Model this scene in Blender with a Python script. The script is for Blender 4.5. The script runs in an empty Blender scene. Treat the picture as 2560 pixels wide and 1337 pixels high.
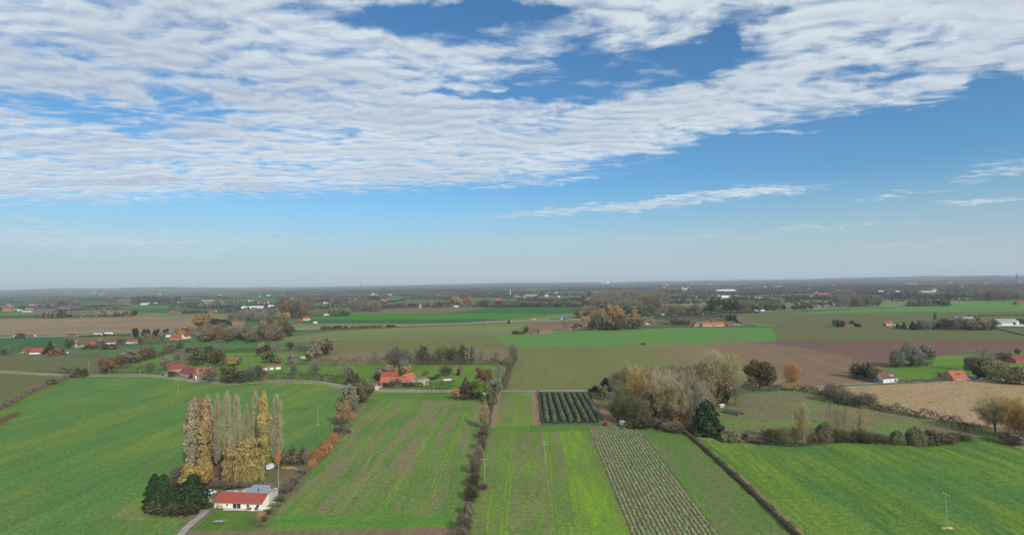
import bpy, math, random
import numpy as np
from mathutils import Vector, Matrix
S = bpy.context.scene
COL = S.collection
rnd = random.Random(7)

# ------------------------------------------------------------------ camera
F = 1400.0; CX = 1280.0; CY = 668.5; HC = 90.0
ROLL = math.atan(0.0145); PITCH = math.atan(36.9 / F)
fw = Vector((0, math.cos(PITCH), math.sin(PITCH)))
up0 = Vector((0, -math.sin(PITCH), math.cos(PITCH)))
X0 = Vector((1, 0, 0))
rt = X0 * math.cos(ROLL) - up0 * math.sin(ROLL)
upv = X0 * math.sin(ROLL) + up0 * math.cos(ROLL)
cam_d = bpy.data.cameras.new('camera')
cam = bpy.data.objects.new('camera', cam_d); COL.objects.link(cam)
cam_d.sensor_width = 36; cam_d.lens = 36 * F / 2560
cam_d.clip_start = 0.5; cam_d.clip_end = 200000
m3 = Matrix((rt, upv, -fw)).transposed()
cam.matrix_world = Matrix.Translation((0, 0, HC)) @ m3.to_4x4()
S.camera = cam

def raydir(px, py):
    return (fw + rt * ((px - CX) / F) + upv * ((CY - py) / F)).normalized()
def G(px, py, z=0.0):                       # a place on the ground seen at a point of the photograph
    d = raydir(px, py)
    t = (z - HC) / d.z
    return (d.x * t, d.y * t)
def SC(px, py):                             # photo pixels per metre there
    x, y = G(px, py)
    return F / (Vector((x, y, -HC)).dot(fw))

# ------------------------------------------------------------------ light
SUN_EL = math.radians(32); SUN_AZ = math.radians(148)      # azimuth from +Y towards +X: behind the camera, to the right
sd = Vector((math.sin(SUN_AZ) * math.cos(SUN_EL), math.cos(SUN_AZ) * math.cos(SUN_EL), math.sin(SUN_EL)))
sl = bpy.data.lights.new('sun', 'SUN'); sl.energy = 3.4; sl.angle = math.radians(4); sl.color = (1, .955, .88)
so = bpy.data.objects.new('sun', sl); COL.objects.link(so)
so.rotation_euler = sd.to_track_quat('Z', 'Y').to_euler(); so.location = (0, 0, 300)
S.view_settings.view_transform = 'Standard'; S.view_settings.look = 'None'
S.view_settings.exposure = 0; S.view_settings.gamma = 1
S.cycles.volume_bounces = 0; S.cycles.max_bounces = 4; S.cycles.diffuse_bounces = 2; S.cycles.transparent_max_bounces = 8
S.cycles.volume_step_rate = 1

class NT:
    def __init__(s, tree): s.t = tree; s.n = tree.nodes; s.l = tree.links
    def new(s, typ, **kw):
        n = s.n.new(typ)
        for k, v in kw.items(): setattr(n, k, v)
        return n
    def put(s, sock, v):
        if hasattr(v, 'is_output'): s.l.new(v, sock)
        else: sock.default_value = v
    def math(s, op, a, b=None, clamp=False):
        n = s.new('ShaderNodeMath', operation=op); n.use_clamp = clamp
        s.put(n.inputs[0], a)
        if b is not None: s.put(n.inputs[1], b)
        return n.outputs[0]
    def mix(s, f, a, b, blend='MIX'):
        n = s.new('ShaderNodeMix', data_type='RGBA', blend_type=blend)
        s.put(n.inputs[0], f)
        for k, v in ((6, a), (7, b)):
            if isinstance(v, tuple): v = tuple(v[:3]) + (1,)
            s.put(n.inputs[k], v)
        return n.outputs[2]
    def ss(s, v, a, b, lo=0., hi=1.):
        n = s.new('ShaderNodeMapRange', interpolation_type='SMOOTHSTEP')
        s.put(n.inputs[0], v); n.inputs[1].default_value = a; n.inputs[2].default_value = b
        n.inputs[3].default_value = lo; n.inputs[4].default_value = hi
        return n.outputs[0]
    def mapping(s, v, loc=(0, 0, 0), rot=(0, 0, 0), sc=(1, 1, 1)):
        n = s.new('ShaderNodeMapping'); s.l.new(v, n.inputs[0])
        n.inputs[1].default_value = loc; n.inputs[2].default_value = rot; n.inputs[3].default_value = sc
        return n.outputs[0]
    def noise(s, v, scale=1., det=4., rough=.5, dist=0.):
        n = s.new('ShaderNodeTexNoise'); s.l.new(v, n.inputs['Vector'])
        n.inputs['Scale'].default_value = scale; n.inputs['Detail'].default_value = det
        n.inputs['Roughness'].default_value = rough; n.inputs['Distortion'].default_value = dist
        return n.outputs['Fac']

# ------------------------------------------------------------------ world: sky with a cloud deck
W = bpy.data.worlds.new('World'); S.world = W; W.use_nodes = True
w = NT(W.node_tree); w.n.clear()
WS = 0.1
sky = w.new('ShaderNodeTexSky', sky_type='NISHITA'); sky.sun_disc = False
sky.sun_elevation = SUN_EL; sky.sun_rotation = SUN_AZ
sky.air_density = 1.0; sky.dust_density = 1.2; sky.ozone_density = 2.2
tc = w.new('ShaderNodeTexCoord'); DIR = tc.outputs['Generated']
sx = w.new('ShaderNodeSeparateXYZ'); w.l.new(DIR, sx.inputs[0])
dx, dy, dz = sx.outputs
az = w.math('ARCTAN2', dx, dy); el = w.math('ARCSINE', dz)
def AE(px, py):
    d = raydir(px, py); return math.atan2(d.x, d.y), math.asin(d.z)
zz = w.math('MAXIMUM', w.math('ADD', dz, 0.035), 0.02)
cu = w.new('ShaderNodeCombineXYZ'); w.put(cu.inputs[0], w.math('DIVIDE', dx, zz)); w.put(cu.inputs[1], w.math('DIVIDE', dy, zz))
UV = cu.outputs[0]
ca = w.new('ShaderNodeCombineXYZ'); w.put(ca.inputs[0], az); w.put(ca.inputs[1], el); AEV = ca.outputs[0]
def curve(pts):                              # elevation of a boundary as a function of azimuth
    n = w.new('ShaderNodeFloatCurve'); c = n.mapping.curves[0]
    P = [(-0.1, .5)] + [((a + 1.5) / 3, e + .0) for a, e in (AE(*p) for p in pts)]
    P = P[1:]; P.sort()
    while len(c.points) < len(P): c.points.new(.5, .5)
    for q, p in zip(c.points, P): q.location = p
    n.mapping.extend = 'HORIZONTAL'; n.mapping.update()
    w.put(n.inputs['Value'], w.math('DIVIDE', w.math('ADD', az, 1.5), 3.0))
    return n.outputs[0]
def ell(px, py, rx, ry, deg=0, soft=.55):    # soft ellipse on the sky: 1 inside, 0 outside
    a, e = AE(px, py)
    k = math.cos(a) ** 2 / F
    ra = rx * k; re = ry * math.cos(a) / F
    n = w.new('ShaderNodeMapping', vector_type='TEXTURE'); w.l.new(AEV, n.inputs[0])
    n.inputs[1].default_value = (a, e, 0); n.inputs[2].default_value = (0, 0, math.radians(deg)); n.inputs[3].default_value = (ra, re, 1)
    l = w.new('ShaderNodeVectorMath', operation='LENGTH'); w.l.new(n.outputs[0], l.inputs[0])
    return w.ss(l.outputs['Value'], 1.25, soft)
wn_ = w.new('ShaderNodeTexNoise'); w.l.new(AEV, wn_.inputs['Vector']); wn_.inputs['Scale'].default_value = 9; wn_.inputs['Detail'].default_value = 7; wn_.inputs['Roughness'].default_value = .62
wa_ = w.new('ShaderNodeVectorMath', operation='MULTIPLY_ADD'); w.l.new(wn_.outputs['Color'], wa_.inputs[0]); wa_.inputs[1].default_value = (.16, .055, 0)
wb_ = w.new('ShaderNodeVectorMath', operation='ADD'); w.l.new(AEV, wb_.inputs[0]); wb_.inputs[1].default_value = (-.08, -.0275, 0); w.l.new(wb_.outputs[0], wa_.inputs[2]); AEV = wa_.outputs[0]
LB = curve([(-2200, 520), (-600, 520), (0, 512), (300, 508), (600, 495), (1050, 478), (1300, 458), (1500, 428), (1700, 378), (1870, 335), (2050, 292), (2300, 272), (2500, 225), (2900, 200)])
cov = w.ss(w.math('SUBTRACT', el, LB), -.012, .03)
gaps = [(160, 275, 340, 46, 0, .68), (480, 250, 140, 50, -10, .55), (420, 30, 300, 20, 0, .3), (650, 215, 220, 16, -4, .4), (900, 38, 210, 32, 0, .6), (1240, 66, 340, 54, -4, .84), (1130, 172, 190, 40, -3, .3),
        (1580, 180, 340, 66, 3, .86), (1180, 30, 220, 40, 0, .3), (260, 150, 300, 20, 0, .2), (760, 130, 200, 16, 0, .25), (1840, 45, 130, 40, 0, .6), (1790, 130, 150, 40, 0, .5), (2180, 185, 210, 24, -4, .5), (2500, 190, 90, 45, 0, .6),
        (1880, 345, 160, 18, 2, .5), (640, 408, 260, 14, 2, .3), (1500, 395, 150, 12, 3, .4), (1350, 150, 150, 22, 0, .35),
        (100, 400, 200, 12, 0, .2), (1250, 228, 230, 12, 0, .7)]
for g in gaps: cov = w.math('SUBTRACT', cov, w.math('MULTIPLY', ell(*g[:5]), g[5]))
adds = [(1560, 516, 430, 16, 4, .85), (1830, 494, 240, 15, 4.5, .85), (1940, 484, 110, 10, 0, .7), (2480, 425, 130, 28, 7, .5), (2480, 489, 190, 9, 0, .55), (2200, 497, 90, 7, 0, .42), (2290, 475, 90, 6, 0, .42),
        (1330, 455, 300, 13, 4, .5), (1330, 128, 140, 34, 2, .55), (1560, 45, 190, 50, -6, .5), (1690, 70, 110, 34, 0, .45), (200, 600, 800, 46, 0, .5), (60, 560, 210, 7, 0, .6), (700, 585, 300, 6, 0, .4),
        (2050, 575, 330, 9, 3, .36), (2300, 610, 260, 9, 3, .34), (1500, 600, 900, 22, 0, .2), (1950, 325, 110, 10, 3, .3)]
for g in adds: cov = w.math('MAXIMUM', cov, w.math('MULTIPLY', ell(g[0], g[1], g[2], g[3], g[4], .1), g[5]))
wp = w.new('ShaderNodeTexNoise'); w.l.new(UV, wp.inputs['Vector']); wp.inputs['Scale'].default_value = 1.9; wp.inputs['Detail'].default_value = 2
wv = w.new('ShaderNodeVectorMath', operation='MULTIPLY_ADD'); w.l.new(wp.outputs['Color'], wv.inputs[0]); wv.inputs[1].default_value = (.42, .2, 0); w.l.new(UV, wv.inputs[2])
UW = wv.outputs[0]
n1 = w.noise(w.mapping(UW, rot=(0, 0, math.radians(-7)), sc=(1.5, 2.5, 1)), 1.0, 6, .56)
def nn2(o): return w.noise(w.mapping(UW, loc=(3.1, 8.2 - o * 5., 0), rot=(0, 0, math.radians(-7)), sc=(3.4, 5.0, 1)), 1.0, 4, .55)
def nn5(o): return w.noise(w.mapping(UW, loc=(1, 4 - o * 11.5, 0), rot=(0, 0, math.radians(-9)), sc=(7.5, 11.5, 1)), 1.0, 5, .52)
n2, n5 = nn2(0), nn5(0); m2, m5 = nn2(.05), nn5(.05)
n3 = w.noise(w.mapping(UW, loc=(9, 1, 0), rot=(0, 0, math.radians(-9)), sc=(.5, .9, 1)), 1.0, 3, .5)
tex = w.math('ADD', w.math('MULTIPLY', n1, .3), w.math('ADD', w.math('MULTIPLY', n2, .3), w.math('MULTIPLY', n5, .4)))
dens = w.math('ADD', w.math('MULTIPLY', cov, .8), w.math('MULTIPLY', w.math('SUBTRACT', tex, .5), 4.0))
alpha = w.ss(dens, .0, .95)
covm = w.ss(cov, .02, .22)
alpha = w.math('MULTIPLY', w.math('MULTIPLY', alpha, covm), .93)
lowf = w.ss(el, .0, .16, .62, 1.0)
alpha = w.math('MULTIPLY', alpha, lowf)
emb = w.math('ADD', w.math('SUBTRACT', m2, n2), w.math('SUBTRACT', m5, n5))  # sunlit and shaded sides of the puffs, to be painted into the cloud colour
thick = w.math('ADD', w.math('MULTIPLY', w.ss(emb, -.2, .2), .42), w.math('ADD', w.ss(w.math('ADD', n1, n3), .85, 1.2, 0, .45), w.ss(dens, .5, 1.4, -.1, .15)), True)  # grey amount: painted puff shading plus cloud thickness
greyl = w.ss(az, -.6, .5, 1., .62)
thick = w.math('MULTIPLY', thick, greyl)
ccol = w.mix(thick, (7.2, 7.95, 8.4), (4.1, 4.8, 6.0))
skyc = w.mix(1.0, sky.outputs[0], (.60, 1.02, 1.27), 'MULTIPLY')
hz = w.ss(el, .0, .18, 1., 0.)
skyc = w.mix(w.math('MULTIPLY', hz, .85), skyc, (4.95, 5.95, 6.55))
full = w.mix(alpha, skyc, ccol)
bg = w.new('ShaderNodeBackground'); w.l.new(full, bg.inputs[0]); bg.inputs[1].default_value = WS
wo = w.new('ShaderNodeOutputWorld'); w.l.new(bg.outputs[0], wo.inputs[0])
try: W.cycles.sampling_method = 'MANUAL'; W.cycles.sample_map_resolution = 512
except Exception: pass

# ------------------------------------------------------------------ helpers
def lin(c): c /= 255.; return c / 12.92 if c <= .04045 else ((c + .055) / 1.055) ** 2.4
def C(r, g, b, k=1.0): return (min(.9, lin(r) * k), min(.9, lin(g) * k), min(.9, lin(b) * k), 1)
def tag(o, label=None, cat=None, group=None, kind=None):
    if label: o['label'] = label
    if cat: o['category'] = cat
    if group: o['group'] = group
    if kind: o['kind'] = kind
    return o
def empty(name, loc, rz=0., sc=(1, 1, 1)):
    o = bpy.data.objects.new(name, None); COL.objects.link(o)
    o.location = loc; o.rotation_euler = (0, 0, rz); o.scale = sc; o.empty_display_size = 1
    return o
def link(name, me, parent=None, loc=(0, 0, 0), rz=0., sc=(1, 1, 1)):
    o = bpy.data.objects.new(name, me); COL.objects.link(o); o.parent = parent
    o.location = loc; o.rotation_euler = (0, 0, rz); o.scale = sc
    return o
def mesh_np(name, V, Fc, mats, midx=None, smooth=False):     # V (n,3), Fc (m,k)
    V = np.asarray(V, dtype=np.float32); Fc = np.asarray(Fc, dtype=np.int32)
    me = bpy.data.meshes.new(name); k = Fc.shape[1]
    me.vertices.add(len(V)); me.vertices.foreach_set('co', V.ravel())
    me.loops.add(Fc.size); me.loops.foreach_set('vertex_index', Fc.ravel())
    me.polygons.add(len(Fc)); me.polygons.foreach_set('loop_start', np.arange(len(Fc), dtype=np.int32) * k)
    me.polygons.foreach_set('loop_total', np.full(len(Fc), k, dtype=np.int32))
    if midx is not None: me.polygons.foreach_set('material_index', np.asarray(midx, dtype=np.int32))
    for m in mats: me.materials.append(m)
    me.update(calc_edges=True); me.validate()
    if smooth: me.polygons.foreach_set('use_smooth', np.ones(len(Fc), dtype=bool))
    return me
class MB:                                    # collects solids into one mesh
    def __init__(s): s.v = []; s.f = []
    def poly(s, vs, fs):
        b = len(s.v); s.v += [tuple(p) for p in vs]; s.f += [tuple(i + b for i in f) for f in fs]; return s
    def box(s, x0, x1, y0, y1, z0, z1):
        return s.poly([(x0, y0, z0), (x1, y0, z0), (x1, y1, z0), (x0, y1, z0), (x0, y0, z1), (x1, y0, z1), (x1, y1, z1), (x0, y1, z1)],
                      [(0, 3, 2, 1), (4, 5, 6, 7), (0, 1, 5, 4), (1, 2, 6, 5), (2, 3, 7, 6), (3, 0, 4, 7)])
    def prism(s, prof, x0, x1):              # profile (y,z) counterclockwise seen from +x, swept along x
        n = len(prof)
        vs = [(x0, y, z) for y, z in prof] + [(x1, y, z) for y, z in prof]
        fs = [tuple(range(n - 1, -1, -1)), tuple(range(n, 2 * n))]
        fs += [(i, (i + 1) % n, n + (i + 1) % n, n + i) for i in range(n)]
        return s.poly(vs, fs)
    def prismy(s, prof, y0, y1):             # profile (x,z), swept along y
        n = len(prof)
        vs = [(x, y0, z) for x, z in prof] + [(x, y1, z) for x, z in prof]
        fs = [tuple(range(n)), tuple(range(2 * n - 1, n - 1, -1))]
        fs += [(i, n + i, n + (i + 1) % n, (i + 1) % n) for i in range(n)]
        return s.poly(vs, fs)
    def tube(s, a, b, r0, r1=None, n=8):
        r1 = r0 if r1 is None else r1
        a = Vector(a); b = Vector(b); d = (b - a).normalized()
        u = d.orthogonal().normalized(); v = d.cross(u)
        vs = [a + (u * math.cos(t) + v * math.sin(t)) * r0 for t in (2 * math.pi * i / n for i in range(n))]
        vs += [b + (u * math.cos(t) + v * math.sin(t)) * r1 for t in (2 * math.pi * i / n for i in range(n))]
        fs = [(i, (i + 1) % n, n + (i + 1) % n, n + i) for i in range(n)] + [tuple(range(n - 1, -1, -1)), tuple(range(n, 2 * n))]
        return s.poly(vs, fs)
    def mesh(s, name, m):
        me = bpy.data.meshes.new(name); me.from_pydata(s.v, [], s.f); me.materials.append(m); me.update(); return me
    def build(s, name, m, parent=None, **kw): return link(name, s.mesh(name, m), parent, **kw)

def bsdf_mat(name, color=None, rough=.85, spec=.2, metal=0., noise=0., nscale=3., emit=None):
    m = bpy.data.materials.new(name); m.use_nodes = True; t = NT(m.node_tree)
    b = m.node_tree.nodes['Principled BSDF']
    b.inputs['Roughness'].default_value = rough; b.inputs['Specular IOR Level'].default_value = spec; b.inputs['Metallic'].default_value = metal
    b.inputs['Base Color'].default_value = color
    if noise > 0:
        tcn = t.new('ShaderNodeTexCoord')
        f = t.noise(tcn.outputs['Object'], nscale, 5, .65)
        f = t.ss(f, .3, .7)
        dk = tuple(c * (1 - noise) for c in color[:3]); lt = tuple(min(.95, c * (1 + noise * .6)) for c in color[:3])
        t.l.new(t.mix(f, dk, lt), b.inputs['Base Color'])
    return m
def tile_mat(name, c1, c2, sc=1.0):          # roof tiles: courses and blotches
    m = bpy.data.materials.new(name); m.use_nodes = True; t = NT(m.node_tree); b = m.node_tree.nodes['Principled BSDF']
    b.inputs['Roughness'].default_value = .8; b.inputs['Specular IOR Level'].default_value = .2
    o = t.new('ShaderNodeTexCoord').outputs['Object']
    br = t.new('ShaderNodeTexBrick'); t.l.new(t.mapping(o, rot=(0, 0, 0)), br.inputs['Vector'])
    br.inputs['Scale'].default_value = 2.2 * sc; br.inputs['Color1'].default_value = c1; br.inputs['Color2'].default_value = c2
    br.inputs['Mortar'].default_value = tuple(c * .55 for c in c1[:3]) + (1,); br.inputs['Mortar Size'].default_value = .03
    br.inputs['Brick Width'].default_value = .7; br.inputs['Row Height'].default_value = .5
    f = t.ss(t.noise(o, .8, 6, .7), .35, .75)
    t.l.new(t.mix(t.math('MULTIPLY', f, .55), br.outputs['Color'], tuple(c * .62 for c in c2[:3])), b.inputs['Base Color'])
    return m
def brick_mat(name, c1, c2):
    m = bpy.data.materials.new(name); m.use_nodes = True; t = NT(m.node_tree); b = m.node_tree.nodes['Principled BSDF']
    b.inputs['Roughness'].default_value = .9; b.inputs['Specular IOR Level'].default_value = .15
    o = t.new('ShaderNodeTexCoord').outputs['Object']
    f = t.noise(o, 1.1, 8, .75)
    g = t.noise(t.mapping(o, sc=(3, 3, 9)), 1.0, 3, .6)
    c = t.mix(t.ss(f, .3, .7), c1, c2)
    t.l.new(t.mix(t.ss(g, .55, .75, 0, .4), c, tuple(x * .6 for x in c1[:3])), b.inputs['Base Color'])
    return m
GA = 1.0   # albedo gain for ground colours read from the photograph
def field_mat(name, A, B, Cc, ang=0., row=1.0, rowamt=.4, patch=40., grain=.6, grainamt=.35, streak=0., streakw=6., tram=0., tramcol=None, bump=.35, k=1.0, pth=(.4, .65), hi=None, hiamt=0.):
    """A main, B patches, Cc rows / bare soil; rows run along the direction ang (degrees from +Y)"""
    A, B, Cc = C(*A, GA * k), C(*B, GA * k), C(*Cc, GA * k)
    m = bpy.data.materials.new(name); m.use_nodes = True; t = NT(m.node_tree); b = m.node_tree.nodes['Principled BSDF']
    b.inputs['Roughness'].default_value = 1.; b.inputs['Specular IOR Level'].default_value = .0
    pos = t.new('ShaderNodeNewGeometry').outputs['Position']
    q = t.mapping(pos, rot=(0, 0, math.radians(ang)))
    wob = t.noise(q, .03, 2, .5)
    cw = t.new('ShaderNodeCombineXYZ'); t.put(cw.inputs[0], t.math('MULTIPLY', t.math('SUBTRACT', wob, .5), 3.0))
    ad = t.new('ShaderNodeVectorMath', operation='ADD'); t.l.new(q, ad.inputs[0]); t.l.new(cw.outputs[0], ad.inputs[1]); q = ad.outputs[0]
    big = t.ss(t.noise(t.mapping(q, sc=(1. / patch, .45 / patch, 1)), 1., 5, .6), *pth)
    c = t.mix(big, A, B)
    if streak > 0:
        sA = t.noise(t.mapping(q, sc=(1. / streakw, .012, 1)), 1., 3, .65)
        sB = t.noise(t.mapping(q, loc=(7, 3, 0), sc=(.35, .02, 1)), 1., 4, .7)
        sP = t.noise(t.mapping(q, loc=(31, 3, 0), sc=(.035, .014, 1)), 1., 3, .6)
        s_ = t.math('ADD', t.math('MULTIPLY', sA, .5), t.math('ADD', t.math('MULTIPLY', sB, .22), t.math('MULTIPLY', sP, .28)))
        s_ = t.ss(s_, .46, .56)
        c = t.mix(t.math('MULTIPLY', s_, streak), c, Cc)
    if hi:
        h1 = t.noise(t.mapping(q, loc=(3, 9, 0), sc=(.30, .004, 1)), 1., 2, .55)
        h2 = t.noise(t.mapping(q, loc=(13, 2, 0), sc=(.05, .02, 1)), 1., 3, .55)
        hf = t.math('MULTIPLY', t.ss(h1, .58, .68), t.ss(h2, .42, .62))
        c = t.mix(t.math('MULTIPLY', hf, hiamt), c, C(*hi, GA * k))
    if rowamt > 0:
        wn = t.noise(t.mapping(q, sc=(1. / row, .05 / row, 1)), 1., 1, .5)
        c = t.mix(t.math('MULTIPLY', t.ss(wn, .42, .62), rowamt), c, Cc)
    if tram > 0:
        sp = t.new('ShaderNodeSeparateXYZ'); t.l.new(q, sp.inputs[0])
        fr = t.math('FRACT', t.math('DIVIDE', sp.outputs[0], tram))
        dd = t.math('ABSOLUTE', t.math('SUBTRACT', fr, .5))
        d2 = t.math('ABSOLUTE', t.math('SUBTRACT', dd, .9 / tram))
        tm = t.ss(d2, .55 / tram, .15 / tram)
        tm = t.math('MULTIPLY', tm, t.ss(t.noise(t.mapping(q, sc=(.06, .02, 1)), 1., 2, .5), .36, .56))
        c = t.mix(t.math('MULTIPLY', tm, .5), c, C(*(tramcol or (80, 100, 60)), GA * k))
    g1 = t.noise(pos, 1. / grain, 3, .7)
    g2 = t.noise(pos, .35 / grain, 3, .6)
    gg = t.math('ADD', t.math('MULTIPLY', g1, .6), t.math('MULTIPLY', g2, .4))
    gm = t.ss(gg, .3, .7, 1 - grainamt, 1 + grainamt)
    cb = t.new('ShaderNodeCombineXYZ')
    for i in range(3): t.put(cb.inputs[i], gm)
    c = t.mix(1., c, cb.outputs[0], 'MULTIPLY')
    t.l.new(c, b.inputs['Base Color'])
    if bump > 0:
        bp = t.new('ShaderNodeBump'); bp.inputs['Strength'].default_value = bump; bp.inputs['Distance'].default_value = grain * .4
        t.l.new(gg, bp.inputs['Height']); t.l.new(bp.outputs[0], b.inputs['Normal'])
    return m

# ------------------------------------------------------------------ ground, with low hills at the horizon
def hill_h(x, y):
    D = math.hypot(x, y); a = math.atan2(x, y)
    if D < 7000: return 0.
    f = min(1, (D - 7000) / 9000.); f = f * f * (3 - 2 * f)
    n = .5 + .22 * math.sin(a * 9 + 1.3) + .16 * math.sin(a * 23 + .4) + .12 * math.sin(a * 47 + 2) + .06 * math.sin(a * 101)
    ridge = math.exp(-((D - 19000) / 7000.) ** 2)
    base = 30 + 42 * max(0, min(1, (a + .25) / .9))
    left = 58 * math.exp(-((a + .62) / .16) ** 2)
    bumpw = 26 * math.exp(-((a + .06) / .10) ** 2)
    return f * ridge * (base + left + bumpw + 34 * (n - .5) * 1.3)
NA, rings = 320, [0, 60, 120, 200, 300, 420, 560, 740, 960, 1250, 1600, 2100, 2800, 3700, 5000, 6600, 8000, 9500, 11000, 12500, 14000, 15500, 17000, 19000, 21000, 24000, 28000, 34000, 42000, 56000, 80000]
V = [(0, 0, 0)]; Fq = []
for R in rings[1:]:
    for i in range(NA):
        a = 2 * math.pi * i / NA; x, y = R * math.sin(a), R * math.cos(a); V.append((x, y, hill_h(x, y)))
me = bpy.data.meshes.new('ground'); faces = [(0, 1 + (i + 1) % NA, 1 + i) for i in range(NA)]
for r in range(len(rings) - 2):
    for i in range(NA):
        a0 = 1 + r * NA + i; a1 = 1 + r * NA + (i + 1) % NA
        faces.append((a0, a1, a1 + NA, a0 + NA))
me.from_pydata(V, [], faces); me.update()
gm = bpy.data.materials.new('countryside'); gm.use_nodes = True; t = NT(gm.node_tree); b = gm.node_tree.nodes['Principled BSDF']
b.inputs['Roughness'].default_value = 1; b.inputs['Specular IOR Level'].default_value = 0
pos = t.new('ShaderNodeNewGeometry').outputs['Position']
vo = t.new('ShaderNodeTexVoronoi', distance='CHEBYCHEV'); t.l.new(t.mapping(pos, rot=(0, 0, .12), sc=(1 / 620., 1 / 380., 0)), vo.inputs['Vector']); vo.inputs['Scale'].default_value = 1
vo.inputs['Randomness'].default_value = .85
sp = t.new('ShaderNodeSeparateColor'); t.l.new(vo.outputs['Color'], sp.inputs[0])
cr = t.new('ShaderNodeValToRGB'); t.l.new(sp.outputs[0], cr.inputs[0]); cr.color_ramp.interpolation = 'CONSTANT'
pal = [(0, (70, 98, 60)), (.17, (84, 106, 64)), (.34, (96, 106, 70)), (.52, (90, 86, 66)), (.62, (62, 96, 58)), (.8, (108, 96, 76)), (.87, (90, 116, 66))]
cr.color_ramp.elements[0].position = 0; cr.color_ramp.elements[0].color = C(*pal[0][1])
cr.color_ramp.elements[1].position = pal[1][0]; cr.color_ramp.elements[1].color = C(*pal[1][1])
for p_, c_ in pal[2:]: e_ = cr.color_ramp.elements.new(p_); e_.color = C(*c_)
nn = t.noise(pos, .02, 6, .6)
gcol = t.mix(t.ss(nn, .35, .7, 0, .5), cr.outputs[0], C(96, 104, 66))
fine = t.noise(pos, .5, 5, .7)
gcol = t.mix(t.ss(fine, .35, .7, 0, .35), gcol, C(70, 78, 50))
t.l.new(gcol, b.inputs['Base Color'])
me.materials.append(gm); g = link('ground', me); tag(g, kind='structure')
g.data.polygons.foreach_set('use_smooth', [True] * len(g.data.polygons))

ZI = [0.02]; erng = random.Random(9)
def sheet(name, pts, mat, label=None, world=False):
    P = pts if world else [G(*p) for p in pts]
    ZI[0] += .004; z = ZI[0]
    if not world:
        Q = []
        for i in range(len(P)):                # ragged margins: field edges are never ruler-straight
            a, b = Vector(P[i]), Vector(P[(i + 1) % len(P)]); L = (b - a).length; k = min(60, int(L / 4)) if min(a.length, b.length) < 700 else 1
            nr = Vector((-(b - a).y, (b - a).x)).normalized(); Q.append(tuple(a))
            for j in range(1, k): Q.append(tuple(a.lerp(b, j / k) + nr * erng.uniform(-.45, .45)))
        P = Q
    a = sum(P[i][0] * P[(i + 1) % len(P)][1] - P[(i + 1) % len(P)][0] * P[i][1] for i in range(len(P)))
    if a < 0: P = P[::-1]
    me = bpy.data.meshes.new(name); me.from_pydata([(x, y, z) for x, y in P], [], [tuple(range(len(P)))]); me.update(); me.materials.append(mat)
    o = link(name, me); tag(o, kind='structure'); return o
def smoothline(pts, n=8):
    P = [Vector(G(*p) if len(p) == 2 else p) for p in pts]; out = []
    for i in range(len(P) - 1):
        p0 = P[max(0, i - 1)]; p1 = P[i]; p2 = P[i + 1]; p3 = P[min(len(P) - 1, i + 2)]
        for j in range(n):
            t_ = j / n
            out.append(.5 * ((2 * p1) + (p2 - p0) * t_ + (2 * p0 - 5 * p1 + 4 * p2 - p3) * t_ ** 2 + (3 * p1 - p0 - 3 * p2 + p3) * t_ ** 3))
    out.append(P[-1]); return out
def ribbon(name, pts, width, mat, zoff=0., kind='structure', off=0., n=8, verge=None):
    L = smoothline(pts, n); ZI[0] += .004; z = ZI[0] + zoff
    vs = []; fs = []
    for i, p in enumerate(L):
        d = (L[min(i + 1, len(L) - 1)] - L[max(i - 1, 0)]).normalized(); nrm = Vector((-d.y, d.x))
        vs.append((*(p + nrm * (off + width / 2)), z)); vs.append((*(p + nrm * (off - width / 2)), z))
    fs = [(2 * i + 1, 2 * i + 3, 2 * i + 2, 2 * i) for i in range(len(L) - 1)]
    me = bpy.data.meshes.new(name); me.from_pydata(vs, [], fs); me.update(); me.materials.append(mat)
    o = link(name, me); tag(o, kind=kind); return o
# ------------------------------------------------------------------ fields, paths, roads
RA = 1.5
beet = field_mat('beet_leaves', (88, 122, 66), (110, 128, 62), (74, 108, 60), RA, 2.2, .3, 34, .75, .4, streak=.35, streakw=12, bump=.6, tram=36, tramcol=(66, 96, 54), hi=(116, 138, 62), hiamt=.4)
beet2 = field_mat('beet_leaves_light', (84, 118, 62), (108, 130, 52), (66, 100, 54), RA, 2.2, .3, 30, .8, .42, streak=.5, streakw=10, bump=.6, pth=(.36, .58), tram=36, tramcol=(66, 96, 52))
strip1 = field_mat('striped_regrowth', (84, 118, 54), (98, 128, 58), (126, 112, 88), RA, .9, .35, 22, .7, .4, streak=.74, streakw=6, bump=.6, hi=(118, 148, 54), hiamt=.6, tram=17, tramcol=(122, 148, 56))
strip2 = field_mat('striped_stubble', (90, 118, 54), (104, 134, 50), (120, 110, 84), RA, .8, .4, 26, .7, .4, streak=.62, streakw=4.5, bump=.6, hi=(126, 158, 48), hiamt=.6, tram=19, tramcol=(122, 150, 52))
strip3 = field_mat('green_strip', (80, 118, 50), (92, 116, 58), (108, 104, 80), RA, .9, .35, 22, .7, .35, streak=.5, streakw=4.5, bump=.5, hi=(104, 142, 50), hiamt=.5, tram=13, tramcol=(120, 112, 86))
yellowg = field_mat('mustard_regrowth', (114, 144, 52), (96, 128, 50), (102, 118, 62), RA, 1., .3, 14, .6, .4, streak=.6, streakw=3, bump=.6)
vegsoil = field_mat('vegetable_soil', (112, 98, 80), (104, 94, 74), (84, 74, 58), RA, .8, .4, 20, .5, .3, bump=.4)
grassy = field_mat('short_grass', (84, 116, 50), (98, 122, 56), (76, 104, 50), RA, 2, .15, 22, .6, .3, bump=.4)
lawn_m = field_mat('lawn_grass', (84, 112, 50), (96, 118, 56), (74, 100, 46), RA, 2, .1, 10, .5, .25, bump=.3)
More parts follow.
